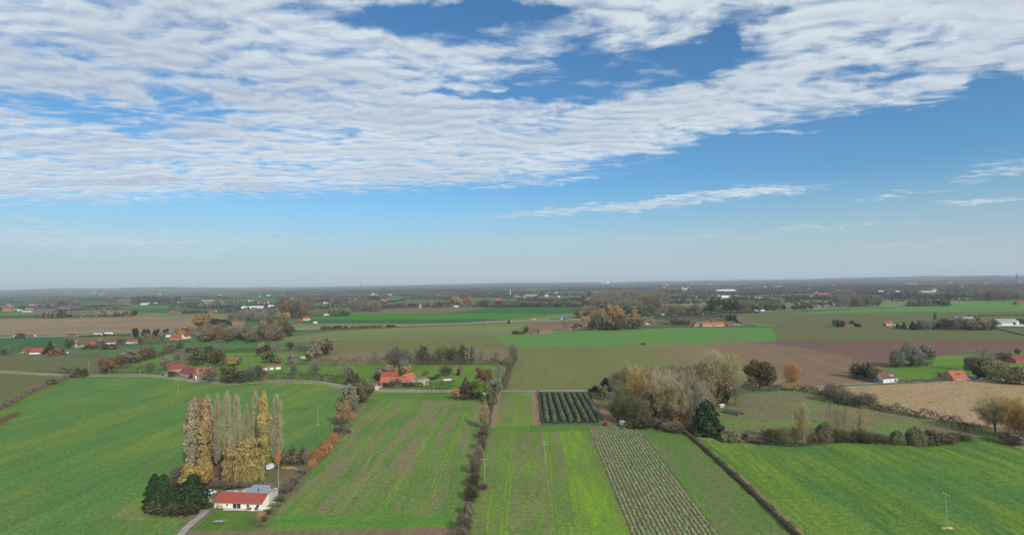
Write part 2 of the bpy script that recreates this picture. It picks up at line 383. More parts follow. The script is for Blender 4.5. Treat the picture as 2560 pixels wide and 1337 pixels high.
meadow = field_mat('meadow_grass', (90, 122, 52), (106, 128, 62), (80, 108, 50), 80, 5, .25, 40, 1., .3)
meadow2 = field_mat('meadow_grass_dark', (78, 112, 62), (86, 112, 64), (72, 98, 58), 80, 5, .2, 60, 1.2, .2)
brights = field_mat('bright_winter_green', (80, 132, 60), (92, 128, 64), (106, 118, 80), RA, 4, .1, 60, 1.5, .18, streak=.45, streakw=14, bump=.1)
vivid = field_mat('vivid_green_crop', (66, 122, 40), (74, 120, 46), (70, 112, 50), 85, 8, .2, 80, 2, .12, bump=.1)
darkg = field_mat('dark_green_crop', (58, 96, 58), (64, 100, 62), (72, 96, 62), 85, 6, .25, 80, 2, .15, bump=.1)
olive = field_mat('olive_seedlings', (104, 112, 66), (108, 120, 70), (120, 108, 76), RA, 1.8, .45, 90, .9, .2, streak=.45, streakw=7, tram=12, tramcol=(92, 100, 60), bump=.2)
olive2 = field_mat('pale_olive_field', (106, 118, 72), (118, 124, 78), (112, 108, 76), 82, 5, .3, 120, 2, .15, bump=.1)
olive3 = field_mat('dull_olive_field', (98, 104, 68), (106, 102, 70), (90, 94, 62), 78, 6, .35, 100, 1.5, .18, bump=.1)
olive4 = field_mat('drilled_field', (108, 116, 68), (116, 108, 72), (98, 100, 62), RA + 14, 2.2, .4, 70, 1., .2, streak=.3, streakw=6, bump=.2)
soil = field_mat('ploughed_soil', (120, 99, 82), (112, 92, 78), (132, 112, 88), RA + 4, 1.6, .45, 90, .8, .25, streak=.35, streakw=14, bump=.4)
soilred = field_mat('reddish_ploughed_soil', (112, 88, 78), (106, 84, 76), (122, 100, 86), 60, 2., .35, 110, .9, .25, bump=.4)
soilg = field_mat('greening_soil', (124, 114, 82), (120, 104, 84), (112, 118, 72), RA + 4, 1.4, .4, 60, .8, .22, bump=.3)
tan = field_mat('bare_tan_field', (142, 122, 98), (132, 112, 90), (116, 106, 82), 84, 8, .4, 140, 2, .15, bump=.1)
tan2 = field_mat('brown_far_field', (112, 100, 80), (118, 102, 84), (104, 98, 74), 84, 8, .35, 140, 2, .15, bump=.1)
maize_m = field_mat('dry_maize', (160, 138, 102), (168, 136, 112), (118, 116, 76), 68, 1.5, .5, 50, .9, .5, bump=.9)
rough_m = field_mat('weedy_rows', (112, 106, 80), (96, 126, 58), (124, 112, 90), 104, 2.2, .5, 26, .9, .45, bump=.6, pth=(.46, .58))
scrub_m = field_mat('rough_scrub_ground', (116, 104, 82), (98, 112, 66), (86, 76, 62), 0, 3, .2, 9, .7, .5, bump=.9)
litter = field_mat('leaf_litter', (104, 82, 60), (92, 84, 58), (78, 64, 50), 0, 3, .2, 12, .6, .45, bump=.7)
orch_m = field_mat('orchard_grass', (44, 72, 44), (50, 78, 44), (40, 62, 40), RA, 2, .2, 20, .6, .3, bump=.4)
verge_m = field_mat('dry_verge', (138, 134, 92), (112, 128, 72), (150, 140, 112), 0, 2, .2, 8, .6, .45, bump=.6)
track_m = field_mat('bare_track', (138, 112, 92), (128, 108, 88), (150, 128, 106), RA, .8, .35, 10, .5, .3, bump=.3)
asphalt = field_mat('worn_asphalt', (140, 138, 138), (128, 126, 126), (150, 148, 146), RA, 1, .2, 20, .4, .12, bump=.1)
asphdark = field_mat('motorway_asphalt', (126, 126, 128), (118, 118, 120), (134, 134, 134), RA, 1, .1, 40, .6, .08, bump=0)
concrete = field_mat('pale_concrete', (206, 198, 186), (186, 176, 162), (170, 160, 148), RA, 1, .2, 3, .3, .15, bump=.1)
drive_m = field_mat('gravel_drive', (164, 152, 144), (150, 138, 132), (120, 112, 106), 20, .8, .4, 6, .4, .3, bump=.4)

field = lambda pts, m: sheet('field', pts, m)
# far bands first
field([(-300, 846), (-80, 803), (0, 800), (300, 792), (420, 789), (540, 786), (620, 792), (600, 830), (340, 832), (0, 838)], tan)
field([(-300, 800), (-80, 796), (0, 795), (180, 789), (330, 786), (250, 791), (0, 801), (-200, 806)], olive2)
field([(290, 789), (420, 779), (620, 783), (700, 790), (480, 796)], olive2)
field([(-200, 768), (0, 782), (90, 776), (120, 790), (0, 795), (-200, 800)], grassy)
field([(70, 775), (130, 767), (290, 770), (275, 776), (160, 783), (80, 786)], tan2)
field([(-40, 731), (-200, 738), (-300, 752), (60, 750), (150, 741), (260, 738), (250, 729)], darkg)
field([(-300, 754), (-40, 752), (90, 752), (60, 764), (-300, 764)], darkg)
field([(280, 730), (420, 726), (640, 724), (660, 730), (420, 736), (300, 738)], meadow2)
field([(400, 744), (560, 740), (700, 738), (720, 746), (500, 750)], darkg)
field([(560, 733), (800, 728), (860, 732), (700, 737)], meadow2)
field([(260, 739), (420, 738), (380, 743), (270, 744)], tan2)
field([(180, 748), (260, 742), (480, 745), (440, 752), (200, 753)], darkg)
field([(190, 760), (300, 756), (640, 760), (640, 770), (290, 771)], meadow2)
field([(440, 757), (700, 752), (720, 762), (600, 766)], meadow2)
field([(300, 774), (600, 768), (610, 777), (400, 783)], darkg)
field([(712, 727), (780, 725), (790, 728), (700, 730)], vivid)
field([(1180, 745), (1380, 740), (1460, 748), (1300, 754), (1180, 752)], meadow2)
field([(1380, 758), (1480, 756), (1480, 764), (1300, 766)], olive2)
field([(1660, 735), (1900, 731), (1860, 738), (1670, 744)], olive2)
field([(1665, 746), (1860, 741), (1960, 752), (1900, 762), (1665, 763)], olive2)
field([(1780, 745), (2020, 742), (2060, 752), (1900, 756)], tan2)
field([(1740, 762), (1900, 758), (2100, 750), (2200, 756), (2080, 764), (1900, 770)], olive2)
field([(1660, 763), (1740, 763), (1720, 769), (1660, 769)], tan)
field([(2195, 750), (2420, 742), (2420, 752), (2200, 764)], olive2)
field([(2130, 742), (2320, 738), (2240, 748), (2130, 747)], meadow2)
field([(960, 762), (1160, 757), (1180, 764), (950, 768)], olive2)
field([(860, 784), (950, 770), (1240, 767), (1120, 784)], tan2)
field([(1110, 784), (1240, 767), (1360, 765), (1480, 767), (1500, 776), (1440, 786), (1300, 784)], darkg)
field([(780, 799), (860, 784), (1300, 783), (1430, 785), (1260, 798), (1000, 801)], vivid)
field([(720, 809), (780, 799), (1235, 797), (1150, 808)], darkg)
field([(700, 822), (730, 809), (1140, 808), (1290, 797), (1440, 782), (1500, 786), (1460, 801), (1300, 806), (1000, 815), (760, 826)], olive2)
field([(660, 836), (760, 830), (820, 828), (700, 845)], meadow2)
field([(640, 858), (720, 842), (840, 827), (1000, 819), (1330, 806), (1300, 822), (1290, 832), (1215, 837), (860, 851), (700, 858)], olive2)
field([(1290, 832), (1330, 805), (1450, 801), (1480, 815), (1400, 828), (1330, 834)], soil)
field([(1480, 812), (1590, 800), (1850, 786), (1890, 812), (1600, 815)], tan2)
field([(1850, 786), (2050, 782), (2300, 778), (2900, 782), (2900, 812), (1940, 816), (1885, 812)], olive3)
field([(1880, 806), (1930, 812), (1945, 816), (1890, 816)], meadow)
field([(1960, 784), (2260, 766), (2330, 757), (2560, 750), (2900, 746), (2900, 778), (2300, 779), (2050, 783)], brights)
field([(1930, 817), (2200, 815), (2900, 826), (2900, 846), (2500, 850), (1945, 853)], olive3)
ZI[0] = .023
# middle band
field([(1215, 838), (1330, 833), (1460, 827), (1650, 820), (1800, 818), (1935, 818), (1942, 853), (1617, 861), (1290, 868), (1260, 862)], brights)
field([(1790, 822), (1850, 821), (1860, 851), (1790, 853)], field_mat('thin_crop', (98, 122, 70), (86, 126, 62), (114, 112, 84), RA, 4, .2, 60, 1.5, .18, streak=.5, streakw=8, bump=.1))
field([(1230, 838), (1260, 862), (1290, 868), (1280, 880), (1180, 878), (830, 884), (780, 872), (700, 862), (860, 852), (1215, 838)], olive4)
field([(760, 912), (780, 888), (880, 879), (1180, 873), (1282, 872), (1280, 912), (900, 915)], field_mat('brownish_drilled_field', (124, 112, 84), (114, 112, 76), (110, 98, 74), RA + 20, 2.2, .4, 60, 1., .2, bump=.2))
field([(1290, 868), (1617, 861), (1700, 932), (1755, 978), (1262, 977), (1285, 905)], olive)
field([(1617, 861), (1900, 853), (2350, 850), (2900, 846), (2900, 872), (2560, 878), (2400, 888), (2240, 915), (2190, 928), (2120, 935), (2180, 957), (2020, 969), (1900, 974), (1755, 978), (1700, 932)], soil)
field([(1900, 853), (2500, 849), (2900, 846), (2900, 870), (2560, 877), (2400, 886), (2250, 905), (2180, 900)], soilred)
field([(1617, 861), (1740, 858), (1900, 905), (1990, 968), (1900, 974), (1755, 978), (1700, 932)], soilg)
field([(2235, 912), (2350, 890), (2480, 880), (2900, 872), (2900, 960), (2520, 942), (2260, 957), (2190, 957), (2200, 930)], meadow)
field([(-400, 862), (0, 848), (170, 843), (180, 862), (100, 876), (0, 884), (-400, 905)], darkg)
field([(160, 844), (340, 837), (420, 840), (350, 858), (180, 866)], olive3)
field([(-400, 905), (0, 885), (120, 885), (250, 893), (420, 880), (420, 900), (300, 925), (235, 932), (0, 925), (-400, 915)], olive3)
field([(205, 886), (215, 875), (330, 862), (500, 855), (640, 850), (760, 858), (790, 872), (560, 880), (400, 886), (290, 895)], meadow2)
field([(270, 930), (330, 912), (430, 882), (560, 880), (780, 880), (760, 905), (700, 920), (660, 935), (420, 934)], meadow)
field([(650, 945), (700, 918), (760, 910), (1275, 912), (1258, 978), (1100, 974), (940, 970), (860, 957)], meadow)
field([(-900, 965), (-80, 933), (0, 932), (120, 938), (205, 940), (130, 966), (0, 1022), (-200, 1130), (-900, 1400)], olive3)
ZI[0] = .0215
# near
field([(-900, 1500), (-200, 1150), (0, 1047), (60, 1013), (130, 978), (190, 950), (235, 941), (350, 940), (430, 947), (500, 958), (600, 962), (700, 957), (770, 957), (850, 967), (900, 974), (880, 1000), (850, 1030), (830, 1080), (770, 1140), (700, 1160), (520, 1168), (460, 1170), (440, 1195), (400, 1240), (500, 1290), (420, 1350), (300, 1600), (-900, 1900)], beet)
sheet('grass_path', [(-200, 1136), (0, 1027), (60, 995), (130, 965), (200, 941), (228, 939), (190, 950), (130, 978), (60, 1013), (0, 1047), (-200, 1150)], grassy)
sheet('soil_patch', [(-10, 1052), (20, 1036), (48, 1028), (55, 1034), (30, 1046), (-5, 1066)], litter)
field([(276, 1293), (310, 1268), (350, 1240), (370, 1232), (520, 1240), (510, 1290), (455, 1306), (360, 1300)], field_mat('mown_patch', (104, 130, 62), (128, 122, 86), (112, 104, 76), 60, 2, .3, 12, .6, .35, bump=.4))
sheet('rough_garden', [(430, 1215), (455, 1168), (520, 1160), (700, 1160), (780, 1135), (835, 1085), (870, 1040), (905, 985), (940, 980), (880, 1035), (800, 1150), (740, 1232), (690, 1290), (640, 1345), (470, 1345), (440, 1290)], scrub_m)
sheet('leafy_ground', [(425, 1215), (455, 1165), (520, 1150), (620, 1155), (640, 1190), (560, 1200), (520, 1230), (440, 1240)], litter)
sheet('lawn', [(480, 1330), (505, 1305), (528, 1281), (560, 1268), (680, 1268), (676, 1290), (655, 1310), (640, 1325), (560, 1331)], lawn_m)
sheet('bare_patch', [(548, 1303), (556, 1297), (576, 1296), (572, 1301), (556, 1306)], track_m)
field([(655, 1332), (700, 1270), (745, 1228), (800, 1150), (868, 1052), (910, 1005), (938, 980), (1128, 985), (1135, 1000), (1215, 1003), (1208, 1060), (1200, 1130), (1180, 1230), (1160, 1322), (900, 1328)], strip1)
sheet('headland', [(655, 1332), (690, 1287), (760, 1284), (1170, 1288), (1160, 1322), (900, 1328)], field_mat('headland_grass', (82, 124, 54), (98, 132, 58), (92, 112, 60), 88, 1.2, .4, 12, .6, .35, bump=.5, hi=(126, 150, 54), hiamt=.3))
sheet('headland', [(935, 981), (1128, 986), (1135, 1000), (1100, 1001), (920, 992)], grassy)
field([(380, 1350), (470, 1327), (900, 1324), (1165, 1317), (1160, 1600), (300, 1700)], soil)
field([(1205, 1128), (1218, 1070), (1470, 1066), (1700, 1600), (1100, 1600), (1180, 1240)], strip2)
field([(1398, 1078), (1440, 1077), (1572, 1345), (1600, 1500), (1460, 1500), (1430, 1250)], yellowg)
sheet('headland', [(1208, 1066), (1700, 1063), (1712, 1074), (1212, 1080)], grassy)
field([(1245, 979), (1338, 978), (1342, 1064), (1230, 1068)], strip2)
sheet('bare_strip', [(1236, 979), (1252, 979), (1241, 1067), (1226, 1068)], track_m)
sheet('bare_strip', [(1330, 979), (1346, 979), (1355, 1062), (1333, 1063)], track_m)
sheet('orchard_ground', [(1344, 980), (1475, 980), (1503, 1060), (1352, 1062)], orch_m)
sheet('farmyard', [(1476, 982), (1560, 980), (1800, 1000), (1850, 1085), (1760, 1092), (1700, 1075), (1500, 1062)], scrub_m)
sheet('yard_track', [(1497, 1012), (1503, 1010), (1530, 1060), (1512, 1062)], track_m)
sheet('yard_track', [(1506, 1018), (1516, 1020), (1552, 1062), (1536, 1062)], track_m)
field([(1468, 1066), (1592, 1066), (1804, 1345), (1990, 1600), (1700, 1600), (1580, 1345)], vegsoil)
field([(1592, 1066), (1702, 1073), (1770, 1140), (1995, 1345), (2280, 1600), (1990, 1600), (1804, 1345)], strip3)
sheet('bare_track', [(1722, 1080), (1732, 1080), (1800, 1130), (2020, 1345), (2290, 1600), (2270, 1600), (2002, 1345), (1780, 1140)], track_m)
sheet('headland', [(1700, 1073), (1760, 1085), (1900, 1105), (1760, 1102), (1730, 1086)], verge_m)
field([(1745, 1097), (1800, 1102), (1900, 1112), (2060, 1108), (2100, 1107), (2250, 1112), (2330, 1110), (2420, 1098), (2470, 1094), (2560, 1130), (2900, 1270), (3400, 1700), (2300, 1700), (2022, 1345), (1850, 1185)], beet2)
field([(1850, 985), (1960, 976), (2010, 972), (2090, 990), (2200, 1030), (2330, 1052), (2440, 1078), (2470, 1092), (2330, 1106), (2250, 1106), (2080, 1105), (1900, 1105), (1790, 1075), (1800, 1010)], rough_m)
field([(2030, 972), (2130, 965), (2400, 953), (2520, 946), (3000, 925), (3400, 1240), (2900, 1180), (2560, 1098), (2440, 1062), (2330, 1046), (2200, 1015), (2100, 990)], maize_m)
sheet('bare_track', [(2300, 1048), (2350, 1046), (2420, 1066), (2560, 1112), (2900, 1230), (2900, 1260), (2560, 1126), (2440, 1082)], verge_m)

ZI[0] = .215
# roads
ribbon('verge', [(-300, 922), (-80, 929), (0, 931), (100, 936), (190, 940), (350, 940), (430, 946), (500, 955), (570, 961), (650, 956), (720, 956), (800, 960), (870, 970), (930, 977), (1000, 979), (1100, 979), (1200, 980)], 9, verge_m)
ribbon('road', [(-300, 918), (-80, 925), (0, 927), (60, 930), (120, 934), (190, 937), (230, 937), (350, 936), (400, 939), (460, 946), (520, 954), (570, 957), (640, 952), (720, 951), (800, 955), (870, 966), (930, 973), (1000, 975), (1100, 976), (1250, 977), (1480, 977), (1700, 976), (1900, 972), (1965, 970), (2020, 970), (2100, 962), (2200, 958), (2400, 952), (2500, 946), (2580, 938)], 5.2, asphalt)
ribbon('lane', [(1215, 837), (1330, 833), (1390, 829), (1430, 823), (1465, 813), (1486, 802), (1478, 795), (1464, 790)], 7, asphalt)
ribbon('lane', [(860, 852), (1000, 847), (1215, 837), (1300, 833)], 4, asphalt)
ribbon('lane', [(1480, 816), (1700, 815), (1940, 815), (2080, 816), (2240, 814)], 3.5, asphalt)
ribbon('lane', [(0, 884), (60, 882)], 5, asphalt)
ribbon('lane', [(705, 812), (730, 804), (775, 798), (860, 784), (880, 781)], 6, asphalt)
MW = [(-300, 851), (0, 843), (120, 840), (235, 838), (340, 836), (480, 832), (620, 827), (740, 822), (860, 818), (1000, 814), (1150, 809), (1300, 803), (1440, 798), (1570, 793), (1700, 787), (1850, 780), (1960, 776), (2060, 771), (2150, 768), (2250, 763), (2330, 759), (2420, 755), (2500, 751), (2700, 742)]
ribbon('motorway_verge', MW, 42, verge_m)
ribbon('motorway', MW, 26, asphdark)
ribbon('motorway_median', MW, 2.2, verge_m)
mline = bsdf_mat('road_paint', C(225, 225, 220), .7)
for o_ in (-12.2, -1.9, 1.9, 12.2): ribbon('lane_marking', MW, .3, mline, off=o_)
ribbon('rest_area', [(2000, 772), (2060, 769), (2110, 766), (2170, 763)], 22, asphdark, off=12)
sheet('driveway', [(434, 1345), (300, 1600), (345, 1600), (455, 1345), (490, 1308), (515, 1288), (527, 1270), (533, 1252), (520, 1243), (506, 1246), (497, 1258), (490, 1262), (494, 1275), (500, 1283), (470, 1308)], drive_m)
sheet('terrace', [(556, 1277), (566, 1268), (660, 1270), (656, 1278)], concrete)
sheet('yard', [(935, 963), (955, 955), (965, 963), (950, 970), (945, 976), (934, 975)], concrete)
sheet('yard', [(385, 940), (420, 932), (440, 936), (430, 943)], asphalt)
sheet('yard', [(2420, 947), (2440, 943), (2470, 942), (2470, 947)], asphalt)
sheet('farm_yard', [(2480, 815), (2500, 811), (2560, 811), (2560, 816)], concrete)

# ------------------------------------------------------------------ tree meshes
bark = bsdf_mat('bark', (.13, .11, .085, 1), .95, .05, noise=.4, nscale=3)
barkpale = bsdf_mat('pale_bark', (.34, .31, .26, 1), .95, .05, noise=.4, nscale=3)
def leaf_mat(name, cols, k=1.25, trans=.3, patch=2.2, pamt=.0, pcol=None):
    k *= 1.3 if sum(sum(c) for c in cols) / len(cols) < 330 else .98; ds = lambda c: tuple(v + ((c[0] + c[1] + c[2]) / 3. - v) * .24 for v in c)
    cols = [ds(c) for c in cols]; pcol = pcol and ds(pcol)
    m = bpy.data.materials.new(name); m.use_nodes = True; t = NT(m.node_tree); t.n.clear()
    geo = t.new('ShaderNodeNewGeometry'); r = geo.outputs['Random Per Island']
    ramp = t.new('ShaderNodeValToRGB'); t.l.new(r, ramp.inputs[0])
    E = ramp.color_ramp.elements; n = len(cols)
    E[0].position = 0; E[0].color = C(*cols[0], k); E[1].position = 1; E[1].color = C(*cols[-1], k)
    for i in range(1, n - 1): e = E.new(i / (n - 1)); e.color = C(*cols[i], k)
    oi = t.new('ShaderNodeObjectInfo').outputs['Random']
    hs = t.new('ShaderNodeHueSaturation'); t.put(hs.inputs['Hue'], t.math('ADD', t.math('MULTIPLY', oi, .03), .485))
    t.put(hs.inputs['Value'], t.math('ADD', t.math('MULTIPLY', t.math('FRACT', t.math('MULTIPLY', oi, 17.3)), .36), .82))
    c = ramp.outputs[0]
    if pcol:
        tcn = t.new('ShaderNodeTexCoord')
        f = t.ss(t.noise(tcn.outputs['Object'], 1. / patch, 3, .6), .45, .62)
        c = t.mix(t.math('MULTIPLY', f, pamt), c, C(*pcol, k))
    t.l.new(c, hs.inputs['Color'])
    d = t.new('ShaderNodeBsdfDiffuse'); tr = t.new('ShaderNodeBsdfTranslucent')
    t.l.new(hs.outputs[0], d.inputs[0]); t.l.new(hs.outputs[0], tr.inputs[0])
    mx = t.new('ShaderNodeMixShader'); mx.inputs[0].default_value = trans
    t.l.new(d.outputs[0], mx.inputs[1]); t.l.new(tr.outputs[0], mx.inputs[2])
    o = t.new('ShaderNodeOutputMaterial'); t.l.new(mx.outputs[0], o.inputs[0]); return m
LM = dict(
    fir=leaf_mat('evergreen_needles', [(30, 48, 28), (42, 62, 34), (56, 78, 42)], 1.3, .15),
    yew=leaf_mat('dark_evergreen', [(34, 50, 32), (50, 66, 38), (60, 70, 44)], 1., .1),
    green=leaf_mat('fresh_green_leaves', [(70, 92, 34), (98, 118, 42), (120, 132, 52)], 1.3),
    olive=leaf_mat('olive_leaves', [(74, 76, 44), (98, 98, 60), (118, 114, 70)], 1.45),
    dolive=leaf_mat('dark_olive_leaves', [(60, 64, 40), (80, 80, 50), (96, 92, 58)], 1.35),
    gold=leaf_mat('golden_leaves', [(146, 118, 58), (170, 138, 72), (190, 158, 90)], 1.35),
    yellow=leaf_mat('yellow_leaves', [(158, 132, 60), (190, 160, 76), (210, 178, 96)], 1.35),
    willowg=leaf_mat('willow_leaves', [(142, 122, 56), (170, 146, 76), (196, 168, 100), (146, 134, 60)], 1.3),
    paleg=leaf_mat('pale_gold_leaves', [(160, 128, 84), (182, 150, 104), (140, 116, 74)], 1.3),
    orange=leaf_mat('orange_leaves', [(132, 92, 48), (158, 110, 58), (176, 128, 72)], 1.3),
    rust=leaf_mat('rusty_leaves', [(100, 78, 52), (122, 92, 58), (138, 108, 72)], 1.25),
    rustd=leaf_mat('rust_and_green_leaves', [(74, 74, 42), (92, 84, 46), (118, 90, 50)], 1.15),
    brown=leaf_mat('brown_twigs', [(88, 80, 62), (106, 94, 74), (122, 108, 84)], 1.4),
    purple=leaf_mat('purplish_twigs', [(84, 70, 62), (102, 88, 74), (116, 100, 84)], 1.35),
    pink=leaf_mat('pinkish_seedheads', [(124, 110, 90), (136, 122, 98), (110, 100, 78)], 1.25),
    grey=leaf_mat('grey_twigs', [(104, 98, 84), (122, 116, 98), (136, 130, 110)], 1.4),
    silver=leaf_mat('silvery_leaves', [(112, 114, 92), (132, 132, 108), (146, 142, 116)], 1.2),
    twigg=leaf_mat('gold_flecked_twigs', [(104, 94, 72), (124, 112, 84), (150, 134, 66), (118, 106, 82), (134, 120, 96)], 1.6),
    popg=leaf_mat('poplar_gold', [(140, 116, 72), (158, 132, 88), (128, 112, 82)], 1.5, pamt=.6, pcol=(176, 148, 88), patch=3.2),
    popb=leaf_mat('poplar_brown', [(122, 106, 82), (138, 122, 98), (116, 108, 84)], 1.75, pamt=.45, pcol=(150, 124, 74), patch=3),
    popy=leaf_mat('poplar_olive_gold', [(130, 112, 44), (156, 136, 76), (122, 114, 66)], 1.35, pamt=.6, pcol=(172, 142, 78), patch=3),
    hedge=leaf_mat('hedge_leaves', [(58, 56, 42), (76, 72, 52), (92, 84, 62)], 1.4),
    clip=leaf_mat('clipped_hedge', [(112, 110, 82), (98, 98, 66), (126, 118, 92)], 1.2),
    mauve=leaf_mat('distant_wood', [(84, 80, 74), (100, 92, 82), (96, 96, 74), (76, 78, 66)], .88),
)
def quads(P, Nrm, size, rs, asp=1.5):        # small leaf clumps: a quad at each point, roughly facing Nrm
    n = len(P); r = rs.normal(size=(n, 3)) * .75 + Nrm
    r /= np.linalg.norm(r, axis=1, keepdims=True) + 1e-9
    a = np.cross(r, rs.normal(size=(n, 3))); a /= np.linalg.norm(a, axis=1, keepdims=True) + 1e-9
    b = np.cross(r, a); s = size * rs.uniform(.6, 1.4, (n, 1))
    a = a * s * asp * .5; b = b * s * .5
    V = np.stack([P - a, P - b * .9, P + a, P + b], 1).reshape(-1, 3)
    return V, np.arange(n * 4).reshape(n, 4)
def strips(P, D, wd, rs):                    # thin twigs: a narrow kite along D
    n = len(P); a = np.cross(D, rs.normal(size=(n, 3))); a /= np.linalg.norm(a, axis=1, keepdims=True) + 1e-9
    a = a * wd * .5; V = np.stack([P, P + D * .5 - a, P + D, P + D * .5 + a], 1).reshape(-1, 3)
    return V, np.arange(n * 4).reshape(n, 4)
def limb(mb, a, b, r0, r1, n=5): mb.tube(a, b, r0, r1, n)
def trunk_mb(h, r, nl, spread, up, seed, top=.75, start=.3):
    q = random.Random(seed); m = MB(); ends = []
    p = Vector((0, 0, -.3)); N = 5
    pts = [p] + [Vector((q.uniform(-.02, .02) * h, q.uniform(-.02, .02) * h, h * top * (i + 1) / N)) for i in range(N)]
    for i in range(N): limb(m, pts[i], pts[i + 1], r * (1 - .16 * i), r * (1 - .16 * (i + 1)), 6)
    for i in range(nl):
        f = start + (1 - start) * i / nl; k = f * N; i0 = min(N - 1, int(k)); p0 = pts[i0].lerp(pts[i0 + 1], k - i0)
        a = i * 2.4 + q.uniform(-.4, .4); L = spread * q.uniform(.7, 1.1) * (1.15 - .5 * f)
        d = Vector((math.cos(a), math.sin(a), up * q.uniform(.7, 1.3))).normalized() * L
        p1 = p0 + d * .5 + Vector((0, 0, .04 * h)); p2 = p0 + d
        p2.z += .07 * h
        limb(m, p0, p1, r * .42 * (1 - .5 * f), r * .26 * (1 - .4 * f), 4); limb(m, p1, p2, r * .26 * (1 - .4 * f), r * .07, 4)
        ends.append((p1, p2))
    return m, ends
# every builder returns (crown V, F) and a trunk; unit size: 10 m tall, about 8 m wide
def shape_round(seed, n, leaf=.5, nb=20, flat=1., low=.1, W=4.0, H=10., gap=.0, wind=0.):
    rs = np.random.RandomState(seed); cz = H * (low + (1 - low) * .5); hz_ = H * (1 - low) * .5
    B = []
    while len(B) < nb:
        p = rs.uniform(-1, 1, 3)
        if np.linalg.norm(p) < 1 and np.linalg.norm(p) > .35: B.append(p)
    B = np.array(B); R = rs.uniform(.26, .44, nb)
    i = rs.randint(0, nb, n); d = rs.normal(size=(n, 3)); d /= np.linalg.norm(d, axis=1, keepdims=True)
    rr = R[i][:, None] * (1 - rs.uniform(0, .5, (n, 1)) ** 2 * 1.2)
    P = B[i] * .82 + d * rr
    out = P * .4 + d
    P = P * np.array([W, W, hz_]) * np.array([1, 1, flat]); P[:, 2] += cz
    if wind: P[:, 0] += wind * np.maximum(0, P[:, 2] - 2) * .12
    return quads(P, out, leaf, rs)
def shape_bare(seed, n, H=10., W=4.2, L=1.1, wd=.09, ends=None, low=.1, up=1.):
    rs = np.random.RandomState(seed); cz = H * (low + (1 - low) * .5); hz_ = H * (1 - low) * .5
    d = rs.normal(size=(n, 3)); d /= np.linalg.norm(d, axis=1, keepdims=True)
    r = rs.uniform(.1, 1, (n, 1)) ** .5
    lob = 1 + .16 * np.sin(d[:, :1] * 5 + seed) + .14 * np.sin(d[:, 1:2] * 6 + seed * 2) + .1 * np.sin(d[:, 2:3] * 7 + seed)
    nc = 240; ci = rs.randint(0, nc, n); d = d[ci]; r = r[ci]; P0 = rs.normal(size=(n, 3)) * np.array([W, W, hz_ * .8]) * .075
    lob = 1 + .16 * np.sin(d[:, :1] * 5 + seed) + .14 * np.sin(d[:, 1:2] * 6 + seed * 2) + .1 * np.sin(d[:, 2:3] * 7 + seed)
    P = P0 + d * r * lob * .92 * np.array([W, W, hz_]); P[:, 2] += cz; P[:, :2] *= (1 - .35 * np.clip(1 - P[:, 2:] / (H * .45), 0, 1))
    D = P - np.array([0, 0, H * .2]); D /= np.linalg.norm(D, axis=1, keepdims=True)
    D = D + rs.normal(size=(n, 3)) * .45; D[:, 2] += .35 * up; D /= np.linalg.norm(D, axis=1, keepdims=True)
    V1, F1 = strips(P, D * L * rs.uniform(.5, 1.4, (n, 1)), wd, rs)
    m = n // 7; V2, F2 = quads(P[:m] + rs.normal(size=(m, 3)) * .1, D[:m], wd * 4.5, rs)
    return np.concatenate([V1, V2]), np.concatenate([F1, F2 + len(V1)])
def shape_col(seed, n, leaf=.45, W=.8, H=10., low=.06, bare=False):
    rs = np.random.RandomState(seed); z = rs.uniform(low, 1, n)
    lobes = 1 + .22 * np.sin(z * 23 + seed) + .16 * np.sin(z * 51 + seed * 3)
    nc = 150; zc = rs.uniform(low, 1, nc); ac = rs.uniform(0, 6.28, nc); ci = rs.randint(0, nc, n); z = np.clip(zc[ci] + rs.normal(0, .028, n), low, .995)
    prof = np.clip(np.minimum((z - low) / .14 + .45, ((1 - z) / .3) ** .55), 0, 1) * (1 + .16 * np.sin(z * 23 + seed) + .1 * np.sin(z * 51 + seed * 3))
    a = ac[ci] + rs.normal(0, .35, n)
    prof = prof * (1 + .25 * np.sin(a * 3 + z * 9 + seed))
    r = prof * W * rs.uniform(.1, 1, n) ** .5
    P = np.stack([np.cos(a) * r, np.sin(a) * r, z * H], 1)
    out = np.stack([np.cos(a), np.sin(a), np.full(n, .25)], 1)
    if bare:
        Vq, Fq = quads(P[:n // 4], out[:n // 4], leaf, rs, 1.2)
        D = np.stack([np.cos(a) * .25, np.sin(a) * .25, np.ones(n)], 1) + rs.normal(size=(n, 3)) * .12
        V1, F1 = strips(P, D * rs.uniform(.3, .9, (n, 1)), .045, rs); return np.concatenate([V1, Vq]), np.concatenate([F1, Fq + len(V1)])
    return quads(P, out, leaf, rs, 1.2)
def shape_fir(seed, n, leaf=.5, W=3.2, H=10., low=.0, full=.0):
    rs = np.random.RandomState(seed); z = 1 - rs.uniform(0, 1, n) ** .62 * (1 - low); z = np.clip(z, low, 1)
    a = rs.uniform(0, 2 * np.pi, n)
    prof = np.clip((1 - z) ** (.8 - .3 * full), 0, 1) * np.clip(.72 + z * 2.2, 0, 1)
    tier = 1 + .16 * np.sin(z * 34 + np.sin(a * 2 + seed) * 3) + .2 * np.sin(a * 5 + z * 11 + seed) + .14 * np.sin(a * 9 - z * 23)
    r = prof * tier * W * (1 - rs.uniform(0, .5, n) ** 2)
    P = np.stack([np.cos(a) * r, np.sin(a) * r, z * H - .12 * r], 1)
    out = np.stack([np.cos(a), np.sin(a), np.full(n, .35)], 1)
    return quads(P, out, leaf, rs, 1.8)
